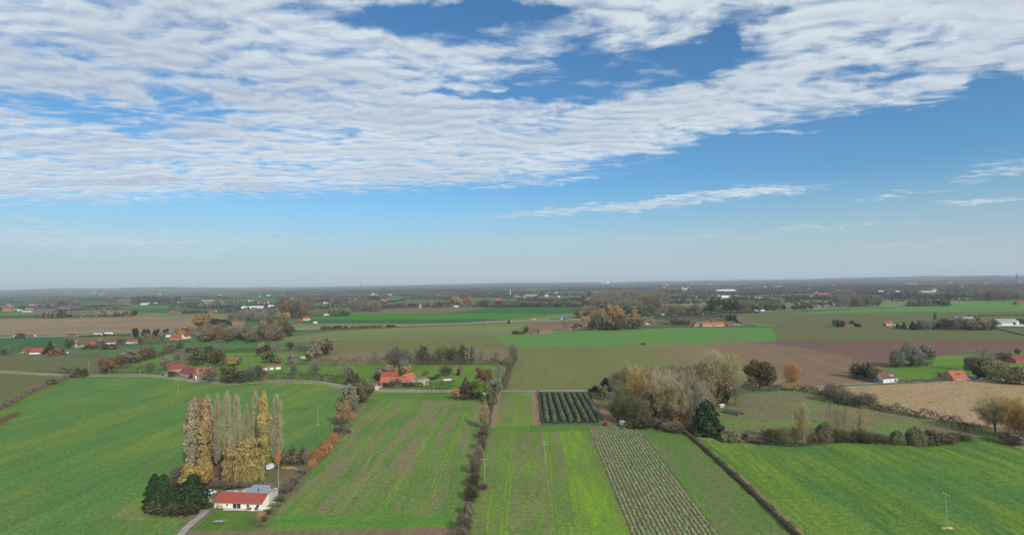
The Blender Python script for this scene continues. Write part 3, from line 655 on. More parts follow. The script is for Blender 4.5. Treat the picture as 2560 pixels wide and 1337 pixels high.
def shape_weep(seed, n, W=4.3, H=10.):
    rs = np.random.RandomState(seed); V1, F1 = shape_round(seed, n // 2, .42, 22, low=.42, W=W * .92, H=H)
    m = n // 2; nb = 46; ba = rs.uniform(0, 2 * np.pi, nb); br = rs.uniform(.35, 1, nb) * W; bz = H * (.9 - .42 * (br / W) ** 2)
    i = rs.randint(0, nb, m); f = rs.uniform(0, 1, m); ln = bz * .78
    P = np.stack([np.cos(ba[i]) * br[i], np.sin(ba[i]) * br[i], bz[i] - f * ln[i]], 1) + rs.normal(size=(m, 3)) * np.array([.42, .42, .2])
    D = np.stack([np.cos(ba[i]) * .1, np.sin(ba[i]) * .1, -np.ones(m)], 1) * rs.uniform(.5, 1.3, (m, 1))
    V2, F2 = strips(P, D, .2, rs)
    return np.concatenate([V1, V2]), np.concatenate([F1, F2 + len(V1)])
def shape_bush(seed, n, leaf=.6, W=4.5, H=10., la=1.):
    rs = np.random.RandomState(seed); d = rs.normal(size=(n, 3)); d[:, 2] = np.abs(d[:, 2]); d /= np.linalg.norm(d, axis=1, keepdims=True)
    lob = 1 + la * (.16 * np.sin(d[:, :1] * 8 + seed) + .16 * np.sin(d[:, 1:2] * 9 + seed * 2) + .12 * np.sin(d[:, 2:3] * 11 + seed))
    P = d * lob * (1 - rs.uniform(0, .55, (n, 1)) ** 2) * np.array([W, W, H * .97]) * .92
    return quads(P, d, leaf, rs)
PROTO = {}
def proto(kind, lod, var):                   # lod 0 near, 1 middle, 2 far
    key = (kind, lod, var)
    if key in PROTO: return PROTO[key]
    sd_ = hash((kind, var)) % 1000 if False else (sum(map(ord, kind)) * 7 + var * 31) % 1000
    n = {0: 5200, 1: 1100, 2: 260}[lod]; lf = {0: 1., 1: 1.9, 2: 3.3}[lod]
    tm = None
    if kind == 'round': Vc, Fc = shape_round(sd_, n, .34 * lf, 22); tm, _ = trunk_mb(10, .32, 9, 3., .8, sd_)
    elif kind == 'wind': Vc, Fc = shape_round(sd_, n, .34 * lf, 26, low=.12, wind=-1.); tm, _ = trunk_mb(10, .3, 9, 3., .8, sd_, start=.15)
    elif kind == 'oval': Vc, Fc = shape_round(sd_, n, .33 * lf, 24, low=.12, W=3.4); tm, _ = trunk_mb(10, .26, 8, 2.4, 1.2, sd_)
    elif kind == 'bare': Vc, Fc = shape_bare(sd_, int(n * 1.3), wd=.052 * lf ** 1.4, L=1.0 * lf ** .35); tm, _ = trunk_mb(10, .24, 16, 4.2, 1.3, sd_, .85, .22)
    elif kind == 'sparse': Vc, Fc = shape_bare(sd_, int(n * .45), wd=.04 * lf ** 1.4, L=1.1 * lf ** .35); tm, _ = trunk_mb(10, .22, 18, 4.2, 1.3, sd_, .85, .2)
    elif kind == 'poplar': Vc, Fc = shape_col(sd_, n, .26 * lf); tm, _ = trunk_mb(10, .12, 8, .8, 4, sd_, .93, .15)
    elif kind == 'barepoplar': Vc, Fc = shape_col(sd_, int(n * .4), .17 * lf, W=.8, bare=True); tm, _ = trunk_mb(10, .11, 10, .9, 5, sd_, .95, .12)
    elif kind == 'fir': Vc, Fc = shape_fir(sd_, n, .36 * lf); tm, _ = trunk_mb(10, .2, 3, .6, .5, sd_, .9, .3)
    elif kind == 'fatfir': Vc, Fc = shape_fir(sd_, int(n * 1.3), .4 * lf, W=4.1, full=1.); tm, _ = trunk_mb(10, .25, 3, .6, .5, sd_, .9, .3)
    elif kind == 'weep': Vc, Fc = shape_weep(sd_, int(n * 1.6)); tm, _ = trunk_mb(10, .42, 9, 2.8, 1., sd_)
    elif kind == 'bush': Vc, Fc = shape_bush(sd_, int(n * .8), .5 * lf)
    elif kind == 'ball':
        Vc, Fc = shape_bush(sd_, int(n * 1.1), .34 * lf, la=.28)
    elif kind == 'twigbush':
        Vc, Fc = shape_bare(sd_, int(n * 1.2), wd=.09 * lf ** 1.2, low=-.1, L=1.6, H=10); Vc[:, 2] = np.maximum(Vc[:, 2], -.1)
    crown = mesh_np('crown', Vc, Fc, [LM['olive']])
    trunk = tm.mesh('trunk', bark) if tm else None
    one = None
    if tm:                                   # crown and trunk together, for trees too small to show parts
        tv = np.array(tm.v); tf = []
        for f in tm.f:
            if len(f) == 4: tf.append(f)
        V2 = np.concatenate([Vc, tv]); F2 = np.concatenate([Fc, np.array(tf) + len(Vc)])
        one = mesh_np(kind, V2, F2, [LM['olive'], bark], np.concatenate([np.zeros(len(Fc)), np.ones(len(tf))]))
    PROTO[key] = (crown, trunk, one); return PROTO[key]
KN = dict(round='broadleaf_tree', wind='willow_tree', oval='broadleaf_tree', bare='bare_tree', sparse='bare_tree', poplar='poplar_tree', barepoplar='poplar_tree', fir='conifer_tree', fatfir='conifer_tree', weep='weeping_willow', bush='shrub', ball='shrub', twigbush='shrub')
UW_ = dict(round=8., wind=8.4, oval=6.6, bare=8.2, sparse=8.2, poplar=1.9, barepoplar=1.8, fir=6., fatfir=8.2, weep=9., bush=8.6, ball=8.6, twigbush=8.)
CNT = [0]
def setmat(o, m):
    o.material_slots[0].link = 'OBJECT'; o.material_slots[0].material = m
def tree(kind, col, px, py, h, wd=None, label=None, group=None, lod=None, var=None, name=None, world=None):
    CNT[0] += 1
    if world: x, y = world[:2]; s = 1.; H = h; Wd = wd
    else:
        x, y = G(px, py); s = SC(px, py); H = h / s * (1.08 if 'poplar' not in kind else 1.0); Wd = (wd or h * .8) / s * (1.0 if kind == 'ball' else 1.14 if 'poplar' not in kind else 1.2)
    hp = h if not world else 0
    if lod is None: lod = 0 if hp > 44 else (1 if hp > 15 else 2)
    v = var if var is not None else rnd.randrange(3 if lod else 3)
    crown, trunk, one = proto(kind, lod, v)
    sc = (Wd / UW_[kind], Wd / UW_[kind], H / 10.); rz = rnd.uniform(0, 6.28) if kind != 'wind' else rnd.uniform(-.4, .4)
    nm = name or ('thicket_tree' if kind in ('bare', 'sparse') and col in ('olive', 'dolive', 'rustd', 'hedge', 'mauve', 'silver') else 'evergreen_tree' if col == 'yew' and kind in ('round', 'oval') else 'autumn_tree' if kind in ('round', 'oval') and col in ('gold', 'orange', 'rust', 'yellow', 'rustd', 'paleg') else KN[kind]); cat = 'shrub' if nm == 'shrub' else 'tree'
    if trunk is None:
        o = link(nm, crown, None, (x, y, 0), rz, sc); setmat(o, LM[col])
    elif hp > 20:
        o = empty(nm, (x, y, 0), rz, sc)
        c = link('crown', crown, o); setmat(c, LM[col]); link('trunk', trunk, o)
    else:
        o = link(nm, one, None, (x, y, 0), rz, sc); setmat(o, LM[col])
    tag(o, label, cat, group); return o
_t = 'first second third fourth fifth sixth seventh eighth ninth tenth eleventh twelfth thirteenth fourteenth fifteenth sixteenth seventeenth eighteenth nineteenth'.split()
ORD = _t + ['twentieth'] + ['twenty-' + v for v in _t[:9]] + ['thirtieth'] + ['thirty-' + v for v in _t[:9]] + ['fortieth', 'forty-first', 'forty-second']
def row(kind, cols, x0, y0, x1, y1, n, h, wd, label, group, jit=.25, lod=None, jy=0., name=None):
    T_ = []
    for i in range(n):
        f = (i + .5) / n; k = kind if isinstance(kind, str) else rnd.choice(kind)
        c = cols if isinstance(cols, str) else rnd.choice(cols)
        a = rnd.uniform(1 - jit, 1 + jit * .6)
        px = x0 + (x1 - x0) * f + rnd.uniform(-.3, .3) * abs(x1 - x0) / n
        T_.append((px, tree(k, c, px, y0 + (y1 - y0) * f + rnd.uniform(-jy, jy), h * a, wd * rnd.uniform(.85, 1.2), label, group, lod, name=name)))
    if len(label.split()) < 14 and n > 1:
        for i, (_, o) in enumerate(sorted(T_, key=lambda q: q[0])): o['label'] = label + ', ' + ORD[i] + ' from left'
def hedge(pts, wd, H, mat, label, n=None, leaf=.5, ragged=.3, name='hedge', group=None, seed=1, tops=None):
    """one continuous hedge along a line of photograph points; leaf clumps fill its volume"""
    L = smoothline(pts, 8); rs = np.random.RandomState(seed)
    if L[0].length > 450: H *= 1.55; wd *= 1.3
    seg = [(L[i + 1] - L[i]).length for i in range(len(L) - 1)]; tot = sum(seg)
    n = n or int(min(36000, max(900, tot * wd * 2.0 / leaf ** 1.6)))
    cum = np.concatenate([[0], np.cumsum(seg)]); t_ = rs.uniform(0, tot, n)
    X = np.interp(t_, cum, [p.x for p in L]); Y = np.interp(t_, cum, [p.y for p in L])
    dX = np.interp(t_ + .5, cum, [p.x for p in L]) - X; dY = np.interp(t_ + .5, cum, [p.y for p in L]) - Y
    nn_ = np.sqrt(dX ** 2 + dY ** 2) + 1e-6; nx, ny = -dY / nn_, dX / nn_
    hv = 1 + ragged * (np.sin(t_ * .35 + seed) * .5 + np.sin(t_ * .83 + seed * 2) * .35 + np.sin(t_ * 2.1) * .25)
    a = rs.uniform(0, np.pi, n); rad = 1 - rs.uniform(0, .5, n) ** 2
    off = np.cos(a) * rad * wd * .5 * (1 + (hv - 1) * .7); z = np.abs(np.sin(a)) ** .7 * rad * H * hv
    P = np.stack([X + nx * off, Y + ny * off, z], 1); out = np.stack([nx * np.cos(a), ny * np.cos(a), np.sin(a)], 1)
    Vv, Ff = quads(P, out, leaf, rs)
    c = L[0]; Vv[:, 0] -= c.x; Vv[:, 1] -= c.y
    me = mesh_np(name, Vv, Ff, [LM[mat]]); o = link(name, me, None, (c.x, c.y, 0)); tag(o, label, 'hedge', group); return o
# ------------------------------------------------------------------ buildings
K = 1.0
def CC(r, g, b): return C(r, g, b, K)
MR = dict(orange=tile_mat('orange_tiles', CC(186, 112, 80), CC(168, 98, 70)), red=tile_mat('red_tiles', CC(168, 84, 66), CC(150, 76, 62)),
          brown=tile_mat('brown_tiles', CC(122, 84, 74), CC(104, 76, 70)), maroon=tile_mat('weathered_red_tiles', CC(142, 78, 70), CC(124, 72, 66)),
          grey=bsdf_mat('grey_roofing', CC(150, 155, 165), .6, .3, noise=.2, nscale=.6), fibre=bsdf_mat('fibre_cement_roof', CC(158, 156, 150), .85, .2, noise=.35, nscale=.35),
          white=bsdf_mat('white_sheet_roof', CC(214, 220, 224), .5, .4, noise=.12, nscale=.4), dark=bsdf_mat('dark_slate', CC(84, 86, 96), .7, .3, noise=.25, nscale=.6),
          redroof=bsdf_mat('red_roofing_shingles', CC(156, 80, 66), .9, .1, noise=.22, nscale=1.6), rustroof=bsdf_mat('rusty_sheet_roof', CC(150, 92, 76), .8, .2, noise=.35, nscale=.5))
MWL = dict(brick=brick_mat('brick_wall', CC(178, 134, 116), CC(158, 112, 96)), redbrick=brick_mat('red_brick_wall', CC(150, 96, 80), CC(134, 84, 72)),
           cream=bsdf_mat('cream_render', CC(242, 230, 204), .9, .1, noise=.08, nscale=.5), white=bsdf_mat('white_wall', CC(222, 224, 226), .85, .15, noise=.1, nscale=.4),
           grey=bsdf_mat('grey_render', CC(188, 184, 174), .9, .1, noise=.16, nscale=.5), tan=brick_mat('pale_brick_wall', CC(196, 168, 140), CC(178, 148, 124)),
           timber=bsdf_mat('weathered_timber', CC(134, 120, 108), .9, .1, noise=.3, nscale=1.2), yellow=bsdf_mat('yellow_render', CC(224, 204, 156), .9, .1, noise=.08), steel=bsdf_mat('pale_steel_cladding', CC(206, 212, 214), .5, .4, noise=.08, nscale=.5))
glass = bsdf_mat('dark_window_glass', (.03, .035, .04, 1), .12, .5)
frame_w = bsdf_mat('white_frame', C(228, 228, 226), .6, .2)
wood_d = bsdf_mat('brown_wood', C(110, 74, 50), .8, .1, noise=.25)
metal_g = bsdf_mat('grey_metal', C(150, 152, 154), .5, .4, .4)
black_p = bsdf_mat('black_plastic', (.02, .02, .022, 1), .6, .3)
def opening(parent, face, L, Wd, u, z, w_, h_, name='window', pane=True, fm=None):
    """a framed opening set slightly proud of a wall face: f front, b back, l left gable, r right gable"""
    P = .06
    f = MB(); t_ = min(.12, w_ * .14)
    def bx(m, u0, u1, z0, z1, d0, d1):
        if face == 'f': m.box(u0, u1, -Wd / 2 - d1, -Wd / 2 - d0, z0, z1)
        elif face == 'b': m.box(u0, u1, Wd / 2 + d0, Wd / 2 + d1, z0, z1)
        elif face == 'r': m.box(L / 2 + d0, L / 2 + d1, u0, u1, z0, z1)
        else: m.box(-L / 2 - d1, -L / 2 - d0, u0, u1, z0, z1)
    a, b_ = u - w_ / 2, u + w_ / 2
    bx(f, a, a + t_, z, z + h_, -.02, P); bx(f, b_ - t_, b_, z, z + h_, -.02, P)
    bx(f, a + t_, b_ - t_, z, z + t_, -.02, P); bx(f, a + t_, b_ - t_, z + h_ - t_, z + h_, -.02, P)
    o = f.build(name, fm or frame_w, parent)
    g_ = MB(); bx(g_, a + t_, b_ - t_, z + t_, z + h_ - t_, -.02, .025); g_.build('pane', glass if pane else wood_d, o)
    return o
def gable_roof(L, Wd, ev, rh, oh=.3, th=.22, x0=None, x1=None):
    m = MB(); x0 = -L / 2 - oh if x0 is None else x0; x1 = L / 2 + oh if x1 is None else x1
    s = rh / (Wd / 2); e = oh
    m.prism([(-Wd / 2 - e, ev - s * e), (0, ev + rh), (Wd / 2 + e, ev - s * e), (Wd / 2 + e, ev - s * e + th), (0, ev + rh + th), (-Wd / 2 - e, ev - s * e + th)], x0, x1)
    return m
def building(px, py, L, Wd, ev, rh, deg, wall, roof, label, ops=(), chim=(), name='house', cat='house', group=None, lean=(), hip=False, world=None, solar=None, dorm=None, sky=()):
    """px,py: middle of the foot of the front wall in the photograph; deg turns it counterclockwise"""
    x, y = world or G(px, py); a = math.radians(deg)
    o = empty(name, (x - math.sin(a) * Wd / 2, y + math.cos(a) * Wd / 2, 0), a)
    tag(o, label, cat, group)
    if hip:
        m = MB().box(-L / 2, L / 2, -Wd / 2, Wd / 2, -.2, ev); m.build('wall', MWL[wall], o)
        e = .35; r = MB(); k = min(L / 2 - .3, Wd / 2)
        r.poly([(-L / 2 - e, -Wd / 2 - e, ev), (L / 2 + e, -Wd / 2 - e, ev), (L / 2 + e, Wd / 2 + e, ev), (-L / 2 - e, Wd / 2 + e, ev), (-L / 2 + k, 0, ev + rh), (L / 2 - k, 0, ev + rh)],
               [(3, 2, 1, 0), (0, 1, 5, 4), (2, 3, 4, 5), (1, 2, 5), (3, 0, 4)])
    else:
        MB().prism([(-Wd / 2, -.2), (Wd / 2, -.2), (Wd / 2, ev), (0, ev + rh), (-Wd / 2, ev)], -L / 2, L / 2).build('wall', MWL[wall], o)
        r = gable_roof(L, Wd, ev, rh)
    rf = r.build('roof', MR[roof], o)
    for (cx, cy) in chim:
        zt = ev + rh + .9; s = rh / (Wd / 2)
        MB().box(cx - .35, cx + .35, cy - .35, cy + .35, ev + rh - s * abs(cy) - .3, zt).box(cx - .42, cx + .42, cy - .42, cy + .42, zt, zt + .15).build('chimney', MWL['redbrick'], rf)
    for q in ops: opening(o, q[0], L, Wd, *q[1:5], name=q[5] if len(q) > 5 else 'window', pane=not (len(q) > 5 and q[5] == 'door'))
    for (x0, x1, d, h0, h1, rm, wm) in lean:                     # lean-to along the front
        l = MB().prism([(-Wd / 2 - d, -.2), (-Wd / 2 - .003, -.2), (-Wd / 2 - .003, h1), (-Wd / 2 - d, h0)], x0, x1).build('annexe', MWL[wm], o)
        MB().prism([(-Wd / 2 - d - .25, h0 + .02), (-Wd / 2 - .01, h1 + .05), (-Wd / 2 - .01, h1 + .22), (-Wd / 2 - d - .25, h0 + .18)], x0 - .2, x1 + .2).build('roof', MR[rm], l)
    s = rh / (Wd / 2)
    def slab(x0, x1, f0, f1, lift, th):                          # a panel lying on the front roof slope
        y0, y1 = -Wd / 2 * (1 - f0), -Wd / 2 * (1 - f1); z0, z1 = ev + rh * f0 + .22 + lift, ev + rh * f1 + .22 + lift
        return MB().prism([(y0, z0), (y1, z1), (y1, z1 + th), (y0, z0 + th)], x0, x1)
    if solar: slab(*solar, .04, .06).build('solar_panel', bsdf_mat('solar_cells', (.03, .04, .08, 1), .25, .6), rf)
    for q in sky: slab(*q, .03, .06).build('skylight', bsdf_mat('skylight_glass', C(170, 185, 200), .2, .6), rf)
    if dorm:
        x0, x1 = dorm; f = .32; y0 = -Wd / 2 * (1 - f); z0 = ev + rh * f + .1
        d = MB().box(x0, x1, y0, -.2, z0 - .2, z0 + 1.15).build('dormer', MWL['redbrick'], rf)
        MB().box(x0 - .25, x1 + .25, y0 - .4, -.1, z0 + 1.155, z0 + 1.32).build('roof', MR['dark'], d)
    return o
DEG = lambda x, y, x2, y2: math.degrees(math.atan2(G(x2, y2)[1] - G(x, y)[1], G(x2, y2)[0] - G(x, y)[0]))

# --- the bungalow in front -------------------------------------------------
a0 = Vector(G(535.9, 1268.6)); a1 = Vector(G(653.8, 1273.9)); Lh = (a1 - a0).length; ang = math.atan2(a1.y - a0.y, a1.x - a0.x)
h = empty('house', (a0.x, a0.y, 0), ang); tag(h, 'cream bungalow with red front roof and grey flat roofs behind, beside the driveway', 'house')
dF = 4.6; EV = 2.45; RH = 4.75; dB = 12.0
MB().prism([(0, -.2), (dF + .6, -.2), (dF + .6, RH - .2), (dF, RH), (0, EV)], 0, Lh).build('wall', MWL['cream'], h)
rb = MB(); rb.prism([(dF + .603, -.2), (dB, -.2), (dB, RH - .9), (dF + .603, RH - .1)], Lh * .32, Lh - .02)
rb.box(.5, Lh * .32 - .003, dF + .603, dF + 3.6, -.2, RH - .7); rb.box(Lh * .36, Lh * .7, dB + .003, dB + 4.2, -.2, RH - 1.1)
rb.build('rear_wing', MWL['grey'], h)
rr = MB().prism([(-.35, EV - .12), (dF + .05, RH + .03), (dF + .05, RH + .2), (-.35, EV + .06)], -.3, Lh + .25).build('roof', MR['redroof'], h)
fr = MB(); fr.prism([(dF + .07, RH + .04), (dB + .12, RH - .82), (dB + .12, RH - .66), (dF + .07, RH + .19)], Lh * .32 - .1, Lh + .1)
fr.prism([(dF + .07, RH + .035), (dF + 3.7, RH - .62), (dF + 3.7, RH - .5), (dF + .07, RH + .185)], .3, Lh * .32 - .103)
fr.box(Lh * .35, Lh * .71, dB + .123, dB + 4.35, RH - 1.095, RH - .93)
gf = fr.build('flat_roof', MR['grey'], h)
MB().box(Lh * .72, Lh * .72 + .25, dF + 2.2, dF + 2.45, RH - .3, RH + 1.05).build('chimney', black_p, gf)
for u in (.24, .42): MB().box(Lh * u, Lh * u + .8, dF + 1.2, dF + 1.9, RH - .05, RH + .16).build('roof_vent', MR['white'], gf)
sk = MB(); f0, f1 = .56, .84; sk.prism([(dF * f0, EV + (RH - EV) * f0 + .2), (dF * f1, EV + (RH - EV) * f1 + .2), (dF * f1, EV + (RH - EV) * f1 + .3), (dF * f0, EV + (RH - EV) * f0 + .3)], Lh * .70, Lh * .70 + 1.0)
sko = sk.build('skylight', metal_g, rr)
sk = MB(); sk.prism([(dF * f0 + .15, EV + (RH - EV) * f0 + .38), (dF * f1 - .15, EV + (RH - EV) * f1 + .24), (dF * f1 - .15, EV + (RH - EV) * f1 + .26), (dF * f0 + .15, EV + (RH - EV) * f0 + .4)], Lh * .70 + .15, Lh * .70 + .85)
sk.build('pane', glass, sko)
def op0(u, z, w_, h_, nm='window', two=False, sill=True):
    f = MB(); t_ = .1; y0, y1 = -.07, .02
    f.box(u, u + t_, y0, y1, z, z + h_); f.box(u + w_ - t_, u + w_, y0, y1, z, z + h_); f.box(u + t_, u + w_ - t_, y0, y1, z, z + t_); f.box(u + t_, u + w_ - t_, y0, y1, z + h_ - t_, z + h_)
    if two: f.box(u + w_ / 2 - .07, u + w_ / 2 + .07, y0, y1, z + t_, z + h_ - t_)
    if sill: f.box(u - .12, u + w_ + .12, -.16, .02, z - .09, z - .003)
    o = f.build(nm, frame_w, h); MB().box(u + t_, u + w_ - t_, -.03, .02, z + t_, z + h_ - t_).build('pane', glass, o)
s1 = Lh / 890.
g1 = MB().box(20 * s1, 115 * s1, -.05, .02, .45, 2.05).build('garage_door', MWL['grey'], h)
op0(225 * s1, .95, 42 * s1, 1.0); op0(350 * s1, .05, 155 * s1, 2.15, 'patio_door', True, False); op0(610 * s1, .85, 55 * s1, 1.2); op0(790 * s1, .95, 60 * s1, 1.1)
MB().box(150 * s1, 150 * s1 + .09, -.1, -.02, 0, 2.4).build('downpipe', wood_d, h)
m = MB(); m.tube((-.3, -.42, EV - .1), (Lh + .25, -.42, EV - .1), .08, .08, 6); m.build('gutter', metal_g, rr)
def loc(u, v, o=h): return o.matrix_basis @ Vector((u, v, 0)) if False else Vector((a0.x + u * math.cos(ang) - v * math.sin(ang), a0.y + u * math.sin(ang) + v * math.cos(ang), 0))
# garden things in front of the bungalow
def put(name, label, cat, u, v, rz=0., group=None):
    p = loc(u, v); o = empty(name, (p.x, p.y, .27), ang + rz); tag(o, label, cat, group); return o
o = put('barbecue', 'black barbecue on the terrace at the right end of the bungalow', 'barbecue', Lh - 1.6, -1.0)
MB().box(-.5, .5, -.3, .3, .75, 1.1).build('grill', black_p, o)
for s in ((-.4, -.2), (.4, -.2), (-.4, .2), (.4, .2)): MB().box(s[0] - .04, s[0] + .04, s[1] - .04, s[1] + .04, 0, .745).build('leg', black_p, o)
o = put('garden_table', 'brown wooden garden table against the bungalow wall', 'table', Lh - 4.5, -.9)
MB().box(-1.3, 1.3, -.45, .45, .68, .75).build('table_top', wood_d, o)
for s in ((-1.1, -.35), (1.1, -.35), (-1.1, .35), (1.1, .35)): MB().box(s[0] - .05, s[0] + .05, s[1] - .05, s[1] + .05, 0, .675).build('leg', wood_d, o)
o = put('storage_box', 'white storage box beside the black barbecue', 'box', Lh - 2.9, -1.25)
MB().box(-.5, .5, -.35, .35, 0, .8).build('body', frame_w, o); MB().box(-.54, .54, -.38, .38, .805, .88).build('lid', frame_w, o)
def plant_pot(u, v, c, lb):
    o = put('plant_pot', lb, 'pot', u, v); m = MB(); m.tube((0, 0, 0), (0, 0, .4), .2, .3, 10); m.build('pot', bsdf_mat('pot_clay', c, .9), o)
    V_, F_ = shape_bush(5, 90, .12, .35, .5); V_[:, 2] += .4; q = link('foliage', mesh_np('foliage', V_, F_, [LM['dolive']]), o)
plant_pot(1.9, -.7, C(178, 90, 70), 'small terracotta pot below the left end of the bungalow'); plant_pot(3.4, -.6, C(200, 200, 196), 'pale plant pot left of the patio door')
def lump(name, label, cat, px, py, L, Wd, H, mat, seed=1, rz=0., rough=.25, group=None):
    """an irregular low heap"""
    q = random.Random(seed); x, y = G(px, py); n, m_ = 18, 7; vs = []; fs = []
    for j in range(m_):
        f = j / (m_ - 1.); r = math.cos(f * math.pi / 2) ** .8
        for i in range(n):
            a = 2 * math.pi * i / n; k = 1 + q.uniform(-rough, rough)
            vs.append((math.cos(a) * r * k * L / 2, math.sin(a) * r * k * Wd / 2, math.sin(f * math.pi / 2) * H * (1 + q.uniform(-rough, rough) * .5) - .05))
    for j in range(m_ - 1):
        for i in range(n): fs.append((j * n + i, j * n + (i + 1) % n, (j + 1) * n + (i + 1) % n, (j + 1) * n + i))
    fs.append(tuple((m_ - 1) * n + i for i in range(n)))
    me = bpy.data.meshes.new(name); me.from_pydata(vs, [], fs); me.materials.append(mat); me.update()
    o = link(name, me, None, (x, y, .12), rz); tag(o, label, cat, group); return o
dirt = bsdf_mat('brown_earth', C(150, 116, 84), .95, .05, noise=.35, nscale=1.5)
darkdirt = bsdf_mat('dark_earth', C(100, 82, 66), .95, .05, noise=.35, nscale=1.5)
whitestuff = bsdf_mat('pale_rubble', C(214, 212, 208), .9, .1, noise=.3, nscale=4)
lump('soil_heap', 'brown soil heap on the lawn edge, nearer the bungalow', 'heap', 652, 1287, 4.2, 2.8, 1.3, dirt, 3)
lump('soil_heap', 'brown soil heap behind the small bare garden tree', 'heap', 643, 1296, 4.6, 2.8, 1.4, dirt, 4)
lump('tarpaulin', 'white tarpaulin lying beside the right gable of the bungalow', 'tarpaulin', 666, 1271, 3.6, 1.5, .5, whitestuff, 5, .5, .4)
lump('rubble_pile', 'small white heap at the foot of the tall wooden pole', 'heap', 689, 1222, 1.6, 1.1, .5, whitestuff, 6)
lump('rubble_pile', 'low pale heap in the scrub right of the bungalow', 'heap', 686, 1256, 1.4, 1., .4, whitestuff, 7)
lump('leaf_heap', 'reddish heap of leaves beside the drive entrance gate', 'heap', 499, 1268, 2.6, 1.8, .5, bsdf_mat('red_leaves', C(150, 98, 72), .95, .05, noise=.3), 8)
lump('brushwood_pile', 'long reddish brushwood pile behind the garden, by the thicket', 'woodpile', 722, 1171, 8, 1.6, 1.0, bsdf_mat('cut_wood', C(168, 122, 92), .9, .05, noise=.35, nscale=2), 9)
lump('brushwood_pile', 'pile of pale cut branches behind the bungalow', 'woodpile', 652, 1196, 5, 2.2, .8, bsdf_mat('pale_cut_wood', C(160, 132, 108), .9, .05, noise=.4, nscale=2), 10)
o = empty('garden_shelter', (*G(547, 1309), .1), .03); tag(o, 'low grey-topped wood store standing alone on the front lawn', 'shelter')
MB().box(-1.75, 1.75, -.6, .6, .95, 1.05).build('roof', MR['grey'], o)
for sx_ in (-1.6, 0, 1.6):
    for sy_ in (-.45, .45): MB().box(sx_ - .06, sx_ + .06, sy_ - .06, sy_ + .06, 0, .945).build('post', wood_d, o)
MB().box(-1.5, 1.5, .1, .4, .25, .75).build('stacked_wood', bsdf_mat('logs', C(150, 130, 110), .9, .1, noise=.5, nscale=5), o)
# dead branching stump
q = random.Random(4); m = MB(); m.tube((0, 0, 0), (0, 0, 1.6), .28, .18, 7)
for i in range(9):
    a = i * .9; p1 = Vector((math.cos(a) * q.uniform(.5, 1), math.sin(a) * q.uniform(.5, 1), q.uniform(2, 3.4))); m.tube((0, 0, q.uniform(.8, 1.5)), p1, .12, .04, 5)
    m.tube(p1, p1 + Vector((q.uniform(-.5, .5), q.uniform(-.5, .5), q.uniform(.2, .9))), .05, .02, 4)
o = m.build('dead_tree', barkpale, None, loc=(*G(537, 1212), 0)); tag(o, 'bleached dead tree stump with bare forked branches behind the bungalow', 'tree')

# --- farms and houses of the middle distance -------------------------------
W1 = lambda L, n, z=1.0, w_=.9, h_=1.1, fc='f': [(fc, -L / 2 + L * (i + .5) / n, z, w_, h_) for i in range(n)]
building(466, 943, 27, 10, 4.2, 5.4, -35, 'brick', 'maroon', 'long red-tiled brick farmhouse with white shutters beside the curving lane', W1(27, 9, 1.) + [('l', 0, 4.2, .9, 1), ('f', 1.6, .05, 1.0, 2.1, 'door')], [(-10, 0), (4, 0)])
building(446, 930, 15, 9, 4.0, 4.8, 50, 'brick', 'maroon', 'red-tiled rear wing behind the long farmhouse by the lane', [('f', 0, 1, .9, 1)])
building(515, 945, 15, 13, 4.4, 5.4, 52, 'brick', 'orange', 'brick barn with bright orange roof and solar panels behind the round bare tree', [('l', 0, 2.6, .8, .8)], [], 'barn', 'barn', solar=(-5, -1, .35, .8))
building(497, 947, 6, 4, 2.1, .7, 30, 'white', 'white', 'white glazed veranda joined to the farm by the lane', W1(5, 3, .7, 1.1, 1.1), name='conservatory', cat='conservatory')
building(679, 924, 18, 9, 2.6, 1.3, 24, 'white', 'rustroof', 'open white shed with rusty red roof in the meadow behind the lane', [('f', -3, .1, 2.4, 2.2, 'door'), ('f', 3, .1, 2.4, 2.2, 'door')], name='shed', cat='shed')
building(757, 897, 5, 4, 1.9, .6, 10, 'grey', 'white', 'small white-roofed hut in the meadow before the large rust tree', [('f', 0, .1, 1, 1.6, 'door')], name='hut', cat='hut')
# farm by the bend
building(982, 966, 23, 8, 3.6, 3.8, -3, 'redbrick', 'orange', 'long low brick barn with orange roof at the bend of the lane', [('f', -4, .8, 1, 1), ('f', 2, .8, 1, 1)], name='barn', cat='barn')
building(970, 957, 15, 10, 4., 5.2, -8, 'redbrick', 'red', 'red-roofed farmhouse behind the long orange barn at the bend', W1(13, 4, 1), [(0, 0)], dorm=None, lean=[(-6.4, -1, 3, 2, 3, 'maroon', 'redbrick')])
building(1031, 962, 13, 11, 4.6, 5.2, 58, 'brick', 'orange', 'tall brick barn with orange roof beside the row of garages', [('l', 0, .1, 2.2, 2.4, 'door')], name='barn', cat='barn')
building(1052, 963, 16, 9, 3.4, 1.2, 26, 'tan', 'fibre', 'pale brick garages with grey sheet roof right of the tall barn', [('f', -4.6, .1, 1.7, 2.2, 'door'), ('f', -1.5, .1, 1.7, 2.2, 'door'), ('f', 1.6, .1, 1.7, 2.2, 'door'), ('f', 4.7, .1, 1.7, 2.2, 'door')], name='garage', cat='garage')
building(943, 965, 7, 6, 2.2, 1.5, 0, 'timber', 'maroon', 'open timber carport at the left end of the farm by the bend', [('f', -1.6, .05, 2.4, 1.9, 'door'), ('f', 1.6, .05, 2.4, 1.9, 'door')], name='carport', cat='carport')
building(1119, 956, 7, 4.5, 2.1, .6, 8, 'timber', 'white', 'small animal shelter with white metal roof in the meadow', [('f', 0, .1, 2, 1.6, 'door')], name='shelter', cat='shelter')
building(1197, 985, 17, 8, 3, 3.4, -4, 'white', 'orange', 'white-gabled cottage with orange roof hidden behind garden trees at the lane', [('r', 0, 1, 1, 1)])
